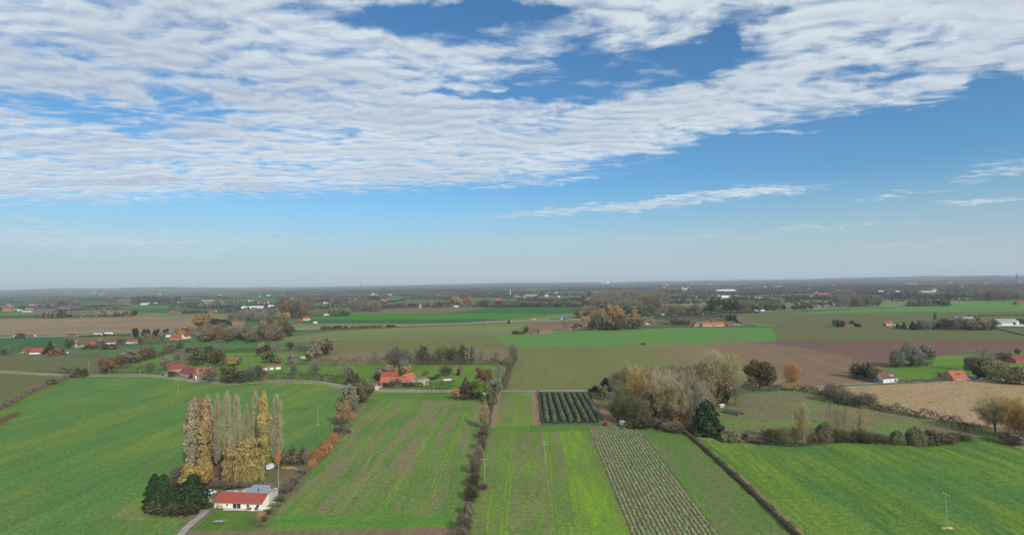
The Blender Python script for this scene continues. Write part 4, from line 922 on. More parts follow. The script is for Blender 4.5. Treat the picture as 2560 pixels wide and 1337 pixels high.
# right: white cottage and brick house
building(2227, 956, 16, 9.5, 3.6, 4.8, DEG(2200, 957, 2238, 954), 'white', 'brown', 'white cottage with brown tiled roof at the edge of the maize', [('f', -4, .9, 1.2, 1.1), ('f', 0, .9, 1.6, 1.2), ('f', 4.4, .9, 1.2, 1.1), ('l', 0, 3.4, .8, .8)], [(-6.4, 0), (3, 0)], sky=[(1.5, 2.6, .25, .55), (4.2, 5.2, .25, .55)])
building(2189, 947, 6, 5, 2.6, 1.4, DEG(2200, 957, 2238, 954), 'white', 'brown', 'low white outbuilding left of the white cottage', [('f', 0, .1, 1, 2, 'door')], name='outbuilding', cat='outbuilding')
building(2401, 952, 15, 9.5, 3.2, 4.8, DEG(2384, 951, 2419, 949), 'brick', 'orange', 'brick house with orange roof and dark dormer beside parked cars', [('f', -5, .1, 1, 2, 'door'), ('f', -2.4, .9, 1.1, 1.1), ('f', 0, .9, 1.1, 1.1), ('f', 3, .9, 1.4, 1.1), ('l', -1, 1, .9, 1), ('l', .6, 3.2, .8, .9)], [(-2, .2)], dorm=(-2.2, 2.4))
building(2366, 943, 8, 5, 2.5, .3, 4, 'redbrick', 'dark', 'low flat brick garage behind the dormer house', [('f', -1.5, .1, 2.2, 1.9, 'door')], name='garage', cat='garage')
building(2424, 948, 4, 4, 2.2, .9, 0, 'timber', 'maroon', 'small timber porch shed right of the dormer house', [('f', 0, .1, 1, 1.8, 'door')], name='shed', cat='shed')
building(2560, 907, 22, 10, 3, 4.2, 14, 'redbrick', 'maroon', 'large red-tiled farmhouse at the right edge among willows', W1(22, 5, 1), [(-8, 0)])
building(2503, 901, 16, 7, 2.6, .6, -10, 'timber', 'fibre', 'low shed with pale sheet roof left of the large red farmhouse', [('f', 0, .1, 3, 2, 'door')], name='shed', cat='shed')
# wood in the middle: things seen through the trees
building(1643, 1013, 15, 9, 3.6, 2., 4, 'steel', 'grey', 'blue-grey steel shed half hidden by the wood', [('f', -4, .1, 3, 2.8, 'door')], name='shed', cat='shed')
building(1636, 992, 14, 8, 3., 3.4, 0, 'brick', 'orange', 'house with orange roof hidden in the wood behind the steel shed', [('f', 0, 1, 1, 1)])
building(1527, 991, 8, 3, 2.6, .2, 3, 'white', 'white', 'white site cabin at the left edge of the wood', [('f', -2, 1, 1, .9), ('f', 2, .1, .9, 2, 'door')], name='cabin', cat='cabin')
# centre farms
building(1784, 816, 41, 10, 3.6, 4, 0, 'tan', 'orange', 'long barn range with orange roof and arched gateway before the dark hedge', [('f', 0, .1, 3.2, 3.2, 'door')], name='barn', cat='barn')
MBx = building(1785, 811, 8, 9, 6.2, 3, 0, 'redbrick', 'maroon', 'square brick gatehouse rising in the middle of the orange-roofed range', [], name='gatehouse', cat='gatehouse')
building(1747, 815, 13, 11, 3.6, 5, 90, 'brick', 'maroon', 'gabled brick farmhouse at the left end of the orange-roofed range', [('l', 0, 1, 1, 1), ('l', 0, 4.6, 1, 1)], [(0, 0)])
building(1818, 812, 16, 12, 4.2, 6, 72, 'redbrick', 'red', 'steep red-roofed barn at the right end of the orange-roofed range', [], name='barn', cat='barn')
building(1828, 815, 12, 5, 2.8, 1.2, 2, 'redbrick', 'maroon', 'low brick outhouse at the right corner of the orange-roofed range', W1(12, 3, .9), name='outbuilding', cat='outbuilding')
building(1845, 814, 22, 6, 2.4, .7, 0, 'timber', 'fibre', 'long low timber pen right of the orange-roofed range', [], name='shed', cat='shed')
building(1340, 834, 15, 8, 3.4, 3.2, 3, 'redbrick', 'brown', 'dark brick cottage beside the slatted barn in the green field', W1(15, 3, 1), [(-5, 0), (4, 0)])
building(1364, 834, 23, 11, 6.6, 1.8, 0, 'timber', 'red', 'tall barn of grey slats with red roof beside the dark cottage', [], name='barn', cat='barn')
building(1612, 812, 10, 8, 3.2, 3.4, 80, 'brick', 'red', 'small red house behind the rusty wood', [('l', 0, 1, 1, 1)])
building(1622, 811, 11, 6, 3, 2, 0, 'white', 'dark', 'white house with slate roof right of the small red house', W1(11, 3, 1))
building(1585, 787, 18, 9, 3.6, 4, 3, 'white', 'orange', 'white house with orange roof by the motorway, behind a golden poplar', W1(18, 4, 1))
building(1600, 789, 8, 7, 3.4, 2, 3, 'white', 'dark', 'small white annexe right of the house by the motorway', W1(8, 2, 1), name='outbuilding', cat='outbuilding')
building(1570, 788, 9, 7, 3.0, 2, 3, 'white', 'dark', 'small white annexe left of the house by the motorway', W1(9, 2, 1), name='outbuilding', cat='outbuilding')
building(1510, 766, 26, 10, 4, 3, 0, 'redbrick', 'maroon', 'long dark-red farm building at the edge of the great grey wood', [])
# right middle
building(2112, 815, 15, 10, 3.4, 4.5, 6, 'redbrick', 'maroon', 'red-roofed house hidden by a rusty round tree in the open fields', [('f', 0, 1, 1, 1)], [(3, 0)])
building(2122, 817, 18, 7, 2.8, 2, -3, 'redbrick', 'dark', 'low brick annexe before the house with the rusty round tree', W1(18, 3, .8), name='outbuilding', cat='outbuilding')
building(2225, 814, 15, 9, 3.6, 4.6, 0, 'grey', 'red', 'lone house with bright red roof beside the straight lane', W1(15, 4, 1), sky=[(3, 4, .4, .6)])
building(2240, 814, 6, 6, 2.4, .8, 0, 'grey', 'dark', 'low flat annexe right of the lone red-roofed house', [], name='outbuilding', cat='outbuilding')
building(2385, 806, 34, 16, 4, 3, 8, 'redbrick', 'fibre', 'large farm shed with pale patched roof behind the wood', [], name='barn', cat='barn')
building(2415, 802, 34, 14, 4.5, 3, -4, 'redbrick', 'fibre', 'second pale-roofed farm shed right of the patched one', [], name='barn', cat='barn')
building(2477, 811, 18, 8, 3.4, 3, -14, 'redbrick', 'red', 'small red brick stable left of the white barn', [], name='stable', cat='stable')
building(2522, 812, 34, 20, 6, 4, -8, 'steel', 'fibre', 'big white steel barn at the right edge of the farm', [('f', 8, .1, 4, 4.4, 'door')], name='barn', cat='barn', lean=[(-16, 2, 8, 3.6, 6, 'fibre', 'steel')])
building(2551, 761, 26, 12, 4, 5, 10, 'redbrick', 'maroon', 'red farmhouse at the far right beyond the bright green field', [])
# left middle
building(92, 884, 15, 8, 3.2, 4, DEG(70, 886, 115, 884), 'white', 'red', 'white farmhouse with patched red roofs at the left meadow edge', W1(15, 4, 1), [(-5, 0), (3, 0)], lean=[(-7, 6, 4, 2, 3, 'red', 'white')])
building(76, 880, 12, 8, 3.6, 4, 84, 'redbrick', 'maroon', 'brick gabled wing at the left of the patched white farmhouse', [('l', 0, 1, 1, 1)])
building(204, 867, 12, 8, 2.6, 4.4, 75, 'white', 'brown', 'white-gabled house with brown roof in the row of garden houses', [('l', 0, 1, 1, 1)], [(0, 0)])
building(234, 866, 13, 8, 2.6, 4.6, 8, 'grey', 'red', 'red-roofed house beside the white-gabled one', W1(13, 3, .9))
building(272, 861, 15, 8, 3.2, 4.2, 12, 'white', 'brown', 'white house with grey-brown roof in the garden row', W1(15, 4, .9))
building(291, 858, 11, 8, 3.2, 4.4, 70, 'redbrick', 'maroon', 'brick house with weathered roof in the garden row', [('l', 0, 1, 1, 1)])
building(326, 859, 15, 8, 3, 3.8, 0, 'white', 'maroon', 'white house with dark red roof left of the dark firs', W1(15, 4, .9), [(4, 0)])
building(436, 850, 15, 9, 4, 5, 4, 'brick', 'red', 'red-roofed house among golden trees, foremost of the hamlet', W1(15, 4, 1.2), dorm=(-2.5, 2.5))
building(424, 842, 14, 9, 4, 4, 10, 'white', 'dark', 'slate-roofed house left behind in the hamlet', W1(14, 3, 1.2))
building(470, 846, 14, 9, 4, 5, 80, 'yellow', 'maroon', 'cream house with dull red roof at the right of the hamlet', [('l', 0, 1, 1, 1)], [(0, 0)])
building(452, 840, 12, 9, 4.4, 5, 0, 'brick', 'red', 'brick house with twin gables at the back of the hamlet', [])
# left far farms
building(688, 808, 30, 9, 4, 4, 2, 'tan', 'orange', 'long farm with bright orange roof by the golden tree block', W1(30, 5, 1))
building(663, 808, 14, 9, 4, 6, 80, 'brick', 'brown', 'grey gabled barn left of the long orange-roofed farm', [], name='barn', cat='barn')
building(753, 805, 14, 10, 4, 4.6, 70, 'redbrick', 'maroon', 'dull red gabled barn in front of the yellow farmhouse', [], name='barn', cat='barn')
building(764, 801, 16, 9, 4, 4, -8, 'yellow', 'orange', 'yellow farmhouse with orange roofs near the motorway', W1(16, 4, 1))
building(788, 808, 8, 5, 2.6, 1, 0, 'white', 'white', 'small white shed right of the yellow farmhouse', [], name='shed', cat='shed')
building(818, 788, 20, 10, 4, 4, 6, 'white', 'red', 'white farm with red roof beside the rounded olive thicket', W1(20, 4, 1))
building(630, 771, 84, 22, 6, 3, 6, 'steel', 'white', 'very long white greenhouse-like hall in the open plain', [], name='hall', cat='hall')
building(676, 768, 22, 14, 7, 2, 4, 'white', 'white', 'white boxy building right of the long white hall', [], name='hall', cat='hall')
building(208, 793, 20, 10, 4, 5, 0, 'white', 'orange', 'white cottage with orange roof between field hedges', [('f', 0, 1, 2, 1)])
building(427, 784, 20, 10, 4, 5, 0, 'grey', 'red', 'left red-roofed farm house along the plain road', W1(20, 4, 1))
building(443, 784, 14, 9, 4, 4, 0, 'white', 'red', 'red and white farm house next to the first along the plain road', W1(14, 3, 1))
building(530, 782, 22, 11, 4, 5, -4, 'white', 'red', 'white house with red roof right of the dark bushes on the plain road', W1(22, 4, 1))
building(16, 778, 40, 12, 5, 5, -3, 'brick', 'orange', 'long barn with orange roof at the far left edge', [], name='barn', cat='barn')
building(52, 777, 16, 10, 5, 5, 80, 'white', 'dark', 'white gabled house with dark roof right of the long orange barn', [])
building(66, 780, 34, 9, 3.4, 1, -4, 'steel', 'white', 'pale low sheds beside the white gabled house at far left', [], name='shed', cat='shed')
building(1055, 769, 12, 10, 6, 7, 85, 'white', 'red', 'narrow white gabled house in the hedge beyond the brown field', [])
building(1141, 767, 18, 10, 5, 4, 5, 'white', 'dark', 'bluish white house before the golden poplars', [])
building(1078, 757, 20, 12, 5, 5, 0, 'redbrick', 'red', 'red-roofed house behind the narrow white gabled one', [])
building(959, 755, 24, 12, 4, 5, 0, 'redbrick', 'orange', 'orange-roofed farm beyond the oblong wood', [])
building(1246, 753, 28, 14, 5, 6, 0, 'redbrick', 'orange', 'orange-roofed farm behind the long row of shrubs', [])
building(362, 762, 44, 22, 7, 4, 5, 'steel', 'fibre', 'large pale farm hall before the dark wood on the left plain', [], name='hall', cat='hall')
building(386, 761, 16, 16, 9, 1, 0, 'white', 'white', 'white cube-shaped building right of the large pale hall', [], name='hall', cat='hall')
building(447, 760, 20, 14, 6, 5, 85, 'white', 'fibre', 'small pale gabled shed left of the scattered red farms', [], name='shed', cat='shed')
building(517, 753, 60, 24, 6, 5, 4, 'grey', 'dark', 'wide slate-blue farm hall on the left plain', [], name='hall', cat='hall')
building(1817, 731, 130, 50, 14, 6, 4, 'steel', 'white', 'long white warehouse before the town trees', [], name='warehouse', cat='warehouse')
building(1801, 743, 30, 14, 6, 6, 70, 'white', 'white', 'bright white farmhouse in the plain right of the grey wood', [])
building(1814, 744, 34, 14, 5, 5, 0, 'white', 'white', 'second bright white farmhouse beside its twin gable', [])
building(2060, 738, 60, 14, 5, 7, 0, 'redbrick', 'red', 'long red roof before the tall bare trees', [])
building(2312, 731, 50, 18, 5, 6, 0, 'redbrick', 'red', 'low red roofs behind a clipped hedge', [])

# ------------------------------------------------------------------ vehicles
tyre_m = bsdf_mat('tyre_rubber', (.015, .015, .016, 1), .9, .1)
VM = {}
def paint(c):
    if c not in VM: VM[c] = bsdf_mat('car_paint', C(*c), .35, .5)
    return VM[c]
def wheel(o, x, y, r, w_=.24):
    t_ = MB(); t_.tube((x - w_ / 2, y, r), (x + w_ / 2, y, r), r, r, 14); q = t_.build('wheel', tyre_m, o)
    t_ = MB(); t_.tube((x - w_ / 2 - .02, y, r), (x + w_ / 2 + .02, y, r), r * .55, r * .55, 10); t_.build('rim', metal_g, q)
def car(px, py, rz, col, label, group=None, van=False, z=.26):
    x, y = G(px, py); o = empty('car' if not van else 'van', (x, y, z), rz); tag(o, label, 'car' if not van else 'van', group)
    L = 4.3 if not van else 5.2; w_ = .88; H = 1.45 if not van else 2.3
    b = MB()
    if van: b.prism([(-L / 2, .35), (L / 2, .35), (L / 2, .95), (L / 2 - .7, 1.15), (L / 2 - 1.5, H), (-L / 2, H)], -w_, w_)
    else: b.prism([(-L / 2, .3), (L / 2, .3), (L / 2, .62), (L / 2 - .35, .78), (L / 2 - 1.15, .92), (-L / 2 + .3, .95), (-L / 2, .8)], -w_, w_)
    bo = b.build('body', paint(col), o)
    if not van:
        c = MB(); c.prism([(-L / 2 + .35, .953), (L / 2 - 1.2, .923), (L / 2 - 1.9, H), (-L / 2 + .95, H)], -w_ + .1, w_ - .1); c.build('window', glass, o)
        c = MB(); c.prism([(-L / 2 + .9, H + .003), (L / 2 - 1.88, H + .003), (L / 2 - 1.95, H + .06), (-L / 2 + 1., H + .06)], -w_ + .14, w_ - .14); c.build('roof', paint(col), o)
    else:
        c = MB(); c.prism([(L / 2 - .73, 1.19), (L / 2 - .69, 1.17), (L / 2 - 1.42, H - .06), (L / 2 - 1.47, H - .06)], -w_ + .1, w_ - .1)
        c.build('windscreen', glass, o)
    for sx_ in (-1, 1):
        for sy_ in (-1, 1): wheel(o, sx_ * (w_ - .1), sy_ * (L / 2 - .85), .32)
        MB().box(sx_ * .6 - .15, sx_ * .6 + .15, L / 2 + .002, L / 2 + .03, .5, .64).build('headlight', frame_w, o)
    return o
def lorry(px, py, rz, cabc, boxc, label, kind='box', group=None, L=13.):
    x, y = G(px, py); o = empty('lorry', (x, y, .35), rz); tag(o, label, 'lorry', group); w_ = 1.28
    MB().box(-w_, w_, 0, L + .1, .95, 1.15).build('chassis', tyre_m, o)
    MB().prism([(L + .3, .6), (L + 2.4, .6), (L + 2.45, 1.8), (L + 2.25, 3.3), (L + .3, 3.5)], -w_ + .04, w_ - .04).build('cab', paint(cabc), o)
    MB().prism([(L + 2.43, 1.95), (L + 2.52, 1.95), (L + 2.34, 2.95), (L + 2.27, 2.95)], -w_ + .15, w_ - .15).build('windscreen', glass, o)
    if kind == 'box': MB().box(-w_, w_, 0, L - .3, 1.155, 4.).build('trailer', paint(boxc), o)
    elif kind == 'tank': m = MB(); m.tube((0, .2, 2.35), (0, L - .5, 2.35), 1.18, 1.18, 16); m.build('tank', paint(boxc), o)
    else: MB().prismy([(-w_, 1.155), (w_, 1.155), (w_, 3.0), (w_ - .3, 3.3), (-w_ + .3, 3.3), (-w_, 3.0)], 0, L * .46).prismy([(-w_, 1.155), (w_, 1.155), (w_, 3.0), (w_ - .3, 3.3), (-w_ + .3, 3.3), (-w_, 3.0)], L * .54, L - .4).build('trailer', paint(boxc), o)
    for sx_ in (-1, 1):
        for yy in (1.4, 2.6, 3.8, L - 1.2, L + 1.6): wheel(o, sx_ * (w_ - .2), yy, .48, .3)
    return o
def coach(px, py, rz, c1, c2, label):
    x, y = G(px, py); o = empty('coach', (x, y, .35), rz); tag(o, label, 'coach'); w_ = 1.27; L = 13
    MB().box(-w_, w_, 0, L, .4, 1.7).build('body', paint(c1), o); MB().box(-w_ + .02, w_ - .02, .05, L - .05, 1.703, 2.9).build('window', glass, o)
    MB().prismy([(-w_, 2.903), (w_, 2.903), (w_ - .15, 3.5), (-w_ + .15, 3.5)], 0, L).build('roof', paint(c2), o)
    for sx_ in (-1, 1):
        for yy in (2.6, 3.8, L - 2.6): wheel(o, sx_ * (w_ - .15), yy, .5, .3)
    return o
def mwdir(px):                               # heading (towards the right) of the motorway near px, as a rotation about Z
    i = max(k for k in range(len(MW) - 1) if MW[k][0] <= px); a = G(*MW[i]); b_ = G(*MW[i + 1])
    return math.atan2(b_[1] - a[1], b_[0] - a[0]) - math.pi / 2
def mwy(px, off=0.):
    i = max(k for k in range(len(MW) - 1) if MW[k][0] <= px); a, b_ = MW[i], MW[i + 1]
    return a[1] + (b_[1] - a[1]) * (px - a[0]) / (b_[0] - a[0]) + off
RT = lambda px: mwdir(px); LT = lambda px: mwdir(px) + math.pi
coach(34, mwy(34, .8), RT(34), (226, 226, 226), (222, 222, 222), 'white coach on the motorway at the far left')
lorry(70, mwy(70, .8), RT(70) + 0, (225, 225, 225), (90, 92, 96), 'white-cabbed lorry with short dark load on the motorway at left', 'box', L=11)
coach(170, mwy(170, .6), RT(170), (205, 50, 40), (30, 30, 34), 'red and black coach on the motorway')
lorry(234, mwy(234, .6), RT(234), (232, 232, 232), (196, 196, 192), 'white lorry with pale tilted trailer ahead of the tanker', 'box')
lorry(262, mwy(262, -1.2), RT(262), (236, 236, 236), (240, 240, 240), 'white tanker lorry on the far side of the left motorway', 'tank')
lorry(1341, mwy(1341, -.6), LT(1341), (200, 50, 44), (232, 160, 40), 'yellow tanker with red cab on the motorway', 'tank')
lorry(1378, mwy(1378, -.6), RT(1378), (40, 90, 70), (38, 92, 66), 'green twin-trailer lorry on the motorway', 'twin', L=18)
lorry(1418, mwy(1418, -1.0), LT(1418), (230, 230, 235), (60, 70, 170), 'blue trailer lorry ahead of the green one', 'box')
lorry(1650, mwy(1650, .4), RT(1650), (225, 225, 225), (230, 230, 228), 'white lorry on the motorway right of the orange-roofed house', 'box')
lorry(1781, mwy(1781, .4), RT(1781), (225, 225, 225), (226, 226, 224), 'white lorry on the motorway below the dark pines', 'box')
lorry(1886, mwy(1886, .4), RT(1886), (120, 120, 160), (232, 236, 234), 'rear one of two white lorries close together on the motorway', 'box', L=11)
lorry(1901, mwy(1901, .4), RT(1901), (120, 120, 160), (238, 240, 240), 'front one of two white lorries close together on the motorway', 'box')
lorry(1951, mwy(1951, -.8), LT(1951), (225, 225, 228), (190, 196, 196), 'grey-sided lorry passing the dark roadside tree', 'box')
lorry(2013, 771.5, RT(2013), (230, 230, 230), (214, 70, 60), 'red lorry parked at the rest area', 'box', L=9)
lorry(2268, mwy(2268, -.5), LT(2268), (216, 80, 90), (220, 220, 220), 'lorry with pinkish cab on the far right motorway', 'box')
q = random.Random(3)
for i in range(11):
    px = 2036 + i * 12.5 + q.uniform(-3, 3); lorry(px, 769.0 - i * .55 - q.uniform(0, 2), RT(2100) + .9, q.choice([(226, 226, 226), (205, 60, 60), (220, 220, 225)]), q.choice([(224, 224, 224), (190, 192, 194), (210, 214, 216)]), 'lorry parked in the crowded motorway rest area', 'box', 'lorries parked in the rest area', L=9)
for i, px in enumerate([2110, 2132, 2170, 2215, 2238, 2320, 2392]):
    car(px, mwy(px, .5 if i % 2 else -.5), RT(px), (230, 230, 230), 'pale car driving on the distant right motorway', 'cars on the right motorway', z=.4)
car(731, mwy(731, .4), RT(731), (232, 232, 232), 'white car on the motorway beyond the left woods', z=.4)
car(1220, mwy(1220, .2), RT(1220), (236, 236, 236), 'white car on the motorway left of the yellow tanker', z=.4)
car(752, mwy(752, -.5), RT(752), (170, 172, 176), 'silver car on the motorway just right of the white one', z=.4)
car(1475, 800.5, 2.4, (50, 60, 120), 'dark blue car on the curved slip lane', z=.4)
car(1850, mwy(1850, .3), RT(1850), (235, 235, 235), 'white car between lorries on the motorway', z=.4)
car(1872, mwy(1872, .5), RT(1872), (70, 72, 76), 'dark car behind the paired lorries', z=.4)
car(1758, mwy(1758, .3), RT(1758), (228, 228, 228), 'white car behind the lorry below the pines', z=.4)
# at the bungalow
car(506, 1247.5, math.radians(-38), (230, 232, 234), 'white car nearest the road, parked by the dark conifers', None)
car(516, 1240, math.radians(-28), (232, 234, 236), 'white car with dark windows, middle of three by the bungalow drive')
car(527, 1234.5, math.radians(-75), (206, 208, 210), 'pale grey car parked deepest, left of the bungalow roof')
car(678, 1172, math.radians(-15), (226, 228, 230), 'white van-like car parked behind the weeping willow', van=True)
# by the farm at the bend and the dormer house
car(929, 960, .3, (190, 200, 210), 'silver car in front of the timber carport')
car(941, 960.5, .4, (50, 54, 60), 'dark car in front of the timber carport')
car(2404, 950.5, math.radians(-80), (84, 44, 48), 'dark red car before the dormer house')
car(2421, 950, math.radians(-80), (226, 228, 230), 'white car beside the dark red car')
car(2457, 947.5, math.radians(-80), (234, 236, 236), 'white car parked alone on the lane by the clipped bushes')
car(172, 883, math.radians(80), (60, 110, 170), 'blue-topped white camper behind the left meadow', van=True)
car(166, 884, math.radians(80), (232, 232, 232), 'white van beside the blue camper', van=True)
car(55, 882, math.radians(90), (228, 228, 228), 'white car on the side lane left of the patched farmhouse')
car(408, 938, .2, (60, 62, 66), 'dark car under the pergola at the left of the long farmhouse')
# caravan in the wood
def caravan(px, py, rz, label):
    x, y = G(px, py); o = empty('caravan', (x, y, .2), rz); tag(o, label, 'caravan')
    MB().prism([(-2.4, .5), (2.3, .5), (2.5, 1.2), (2.2, 2.5), (-2.2, 2.55), (-2.5, 1.3)], -1.1, 1.1).build('body', paint((214, 210, 190)), o)
    for u in (-1.2, .8): MB().box(-1.14, -1.102, u - .45, u + .45, 1.35, 1.95).build('window', glass, o)
    MB().box(-.03, .03, 2.45, 3.5, .4, .5).build('drawbar', metal_g, o)
    for s in (-1, 1): wheel(o, s * .95, 0, .33)
caravan(1657, 1056, math.radians(75), 'cream caravan under the trees at the front of the wood')
o = caravan(2435, 945, math.radians(80), 'white caravan beside the brick house with dormer')
# tractor and box trailer at the head of the vegetable rows
x, y = G(1514, 1063); o = empty('tractor', (x, y, .16), math.radians(172)); tag(o, 'red and grey tractor parked at the head of the vegetable rows', 'tractor')
MB().prism([(-.2, .7), (1.9, .7), (1.95, 1.35), (-.2, 1.5)], -.4, .4).build('bonnet', paint((196, 46, 40)), o)
c = MB().box(-.75, .75, -1.6, -.25, .9, 2.2).build('cab', glass, o); MB().box(-.82, .82, -1.7, -.15, 2.203, 2.4).build('roof', paint((200, 50, 44)), c)
for s in (-1, 1): wheel(o, s * .8, -1.0, .8, .45); wheel(o, s * .65, 1.4, .5, .3)
x, y = G(1557, 1065); o = empty('trailer', (x, y, .16), math.radians(15)); tag(o, 'grey box trailer with dark rear doors right of the tractor', 'trailer')
MB().box(-1.2, 1.2, -2.2, 2.2, .75, 3.0).build('body', paint((206, 210, 214)), o); MB().box(-1.0, 1.0, -2.26, -2.203, .9, 2.8).build('door', paint((74, 72, 70)), o)
for s in (-1, 1):
    for yy in (-.6, .6): wheel(o, s * 1.05, yy, .42, .28)
MB().box(-.06, .06, 2.2, 3.6, .5, .62).build('drawbar', metal_g, o)
for i, (px, py) in enumerate([(1529, 1036), (1535, 1041), (1541, 1045)]):
    x, y = G(px, py); m = MB()
    for k in range(5): m.box(-.9, .9, -.6 + k * .26, -.6 + k * .26 + .16, .12, .2)
    for s in (-.8, 0, .75): m.box(s - .05, s + .05, -.6, .6, .0, .117)
    m.box(-.8, .8, -.5, .5, .203, .75); o = m.build('crate', bsdf_mat('crate_wood', C(128, 92, 74), .9, .1, noise=.3), None, loc=(x, y, .16), rz=.4 * i)
    tag(o, 'brown wooden crate stacked beside the yard track', 'crate', 'wooden crates beside the yard track')
# hooped net tunnel
x, y = G(1832, 1034); m = MB()
for k in range(7):
    y0 = -6 + k * 2.
    for j in range(8):
        a, b_ = math.pi * j / 8, math.pi * (j + 1) / 8; m.tube((math.cos(a) * 3.4, y0, math.sin(a) * 2.6), (math.cos(b_) * 3.4, y0, math.sin(b_) * 2.6), .05, .05, 4)
o = empty('hoop_tunnel', (x, y, 0), math.radians(35)); tag(o, 'low hooped net tunnel in the weedy field right of the wood', 'tunnel'); m.build('hoops', metal_g, o)
net = leaf_mat('dark_net', [(96, 100, 92), (112, 112, 104)], 1.0, .5); rs = np.random.RandomState(2); n = 5200
a = rs.uniform(0, np.pi, n); P = np.stack([np.cos(a) * 3.35, rs.uniform(-6, 6, n), np.sin(a) * 2.55], 1); Vn, Fn = quads(P, np.stack([np.cos(a), a * 0, np.sin(a)], 1) * 6, .2, rs)
link('netting', mesh_np('netting', Vn, Fn, [net]), o)
building(1806, 1018, 4, 2.2, 1.7, .3, 30, 'grey', 'white', 'small white-topped hut at the head of the net tunnel', [('f', 0, .1, .8, 1.4, 'door')], name='hut', cat='hut')
# green garden net fence and other fences
def fence(pts, H, label, postm, railm, gap=3., rails=2, name='fence', n=4, net=None):
    L = smoothline(pts, n); o = empty(name, (L[0].x, L[0].y, 0)); tag(o, label, 'fence'); P = []; d = 0; nxt = 0
    for i in range(len(L) - 1):
        seg = (L[i + 1] - L[i]).length
        while nxt <= d + seg: P.append(L[i].lerp(L[i + 1], (nxt - d) / seg)); nxt += gap
        d += seg
    P = [p - L[0] for p in P][:100]
    pm = MB().box(-.07, .07, -.07, .07, -.2, H).mesh('post', postm)
    for p in P: link('post', pm, o, (p.x, p.y, 0))
    m = MB()
    for i in range(len(P) - 1):
        for k in range(rails): z = H * (.9 - .45 * k); m.tube((P[i].x, P[i].y, z), (P[i + 1].x, P[i + 1].y, z), .025, .025, 4)
    m.build('wire', railm, o)
    if net:
        m = MB()
        for i in range(len(P) - 1): m.poly([(P[i].x, P[i].y + .03, .05), (P[i + 1].x, P[i + 1].y + .03, .05), (P[i + 1].x, P[i + 1].y + .03, H - .05), (P[i].x, P[i].y + .03, H - .05), (P[i].x, P[i].y + .07, .05), (P[i + 1].x, P[i + 1].y + .07, .05), (P[i + 1].x, P[i + 1].y + .07, H - .05), (P[i].x, P[i].y + .07, H - .05)], [(0, 1, 2, 3), (7, 6, 5, 4), (3, 2, 6, 7), (0, 4, 5, 1)])
        m.build('net', net, o)
fence([(1485, 968), (1492, 980)], 2.2, 'green net windbreak at the corner of the orchard', wood_d, metal_g, 2.5, net=bsdf_mat('green_net', C(40, 120, 96), .8))
fence([(2330, 887), (2400, 882), (2480, 877), (2560, 873)], 1.3, 'wire fence on posts along the back of the right meadow', wood_d, metal_g, 4)
fence([(2385, 884), (2420, 892), (2440, 900)], 1.2, 'short post fence crossing the right meadow', wood_d, metal_g, 4)
fence([(1070, 942), (1100, 944), (1140, 945), (1172, 940)], 1.4, 'post fence around the paddock behind the garages', wood_d, metal_g, 3.5)
fence([(2190, 935), (2210, 945), (2215, 955)], 1.2, 'dark fence beside the white cottage', wood_d, metal_g, 3)
# poles
wood_p = bsdf_mat('grey_pole_wood', C(168, 160, 146), .9, .1, noise=.2); conc_p = bsdf_mat('concrete_pole', C(158, 154, 144), .9, .1, noise=.1)
def pole(px, py, hpx, label, arms=1, mat=None, rz=0., group=None, fork=False, base=False, name='electricity_pole'):
    x, y = G(px, py); H = hpx / SC(px, py); o = empty(name, (x, y, 0), rz); tag(o, label, 'pole', group); m = MB()
    m.tube((0, 0, -.3), (0, 0, H), .13, .09, 8); m.build('post', mat or wood_p, o)
    if arms:
        for k in range(arms):
            c = MB()
            if fork: c.tube((0, 0, H - .2), (-1.5, 0, H + .4), .07, .07, 5); c.tube((0, 0, H - .2), (1.5, 0, H + .4), .07, .07, 5)
            else: c.box(-1.7, 1.7, -.23, -.13, H - .45 - k * 1.3, H - .3 - k * 1.3)
            co = c.build('crossarm', metal_g, o)
            for u in (-1.5, 0, 1.5): i_ = MB(); zz_ = H + (.4 if u and fork else -.295) - k * 1.3 * (not fork); i_.tube((u, -.18 if not fork else 0, zz_), (u, -.18 if not fork else 0, zz_ + .35), .09, .06, 6); i_.build('insulator', frame_w, co)
    return o
pole(1212, 1216, 70, 'tall electricity pole with wide crossarm standing in the central hedge', 1, rz=.1)
pole(1363, 1160, 58, 'electricity pole with forked top in the striped centre field', 2, fork=False, rz=.5)
pole(2367, 1320, 86, 'tall pole standing in the beet field at lower right', 1, conc_p, rz=1.45)
lump('stone_ring', 'pale stones around the foot of the pole in the right beet field', 'stones', 2371, 1321, 4.4, 1.5, .45, bsdf_mat('pale_earth', C(190, 168, 132), .9, .1, noise=.4, nscale=1), 12, .0, .5)
pole(795, 1061, 46, 'electricity pole with V-shaped arms in the left field', 1, fork=True)
pole(445, 988, 36, 'electricity pole with V-shaped arms in the large left beet field', 1, fork=True)
pole(696, 1224, 58, 'tall thin wooden pole behind the right end of the bungalow', 0)
lump('stone_ring', 'bare ground patch at the foot of the left field pole', 'stones', 795, 1062, 2.5, 1.4, .25, bsdf_mat('pale_earth2', C(190, 160, 124), .9, .1, noise=.3), 13)
pole(222, 935, 30, 'pale pole with crossarm beside the lane junction', 2, conc_p); pole(245, 936, 30, 'thick pale pole right of the lane junction', 1, conc_p)
pole(273, 936, 16, 'short dark pole under the rusty round tree', 0); pole(350, 936, 16, 'short pole on the verge before the dark clipped bushes', 0); pole(187, 936, 18, 'thin pole left of the lane junction', 0)
pole(88, 905, 15, 'lone pole in the dull olive field at left', 0); pole(412, 942, 14, 'short pole on the verge before the long farmhouse', 0)
pole(697, 955, 20, 'short pole in the hedge by the lane left of the long orange barn', 0); pole(813, 957, 20, 'short pole in the hedge by the lane, right one', 0); pole(1084, 977, 26, 'dark pole at the lane before the low hedge', 1)
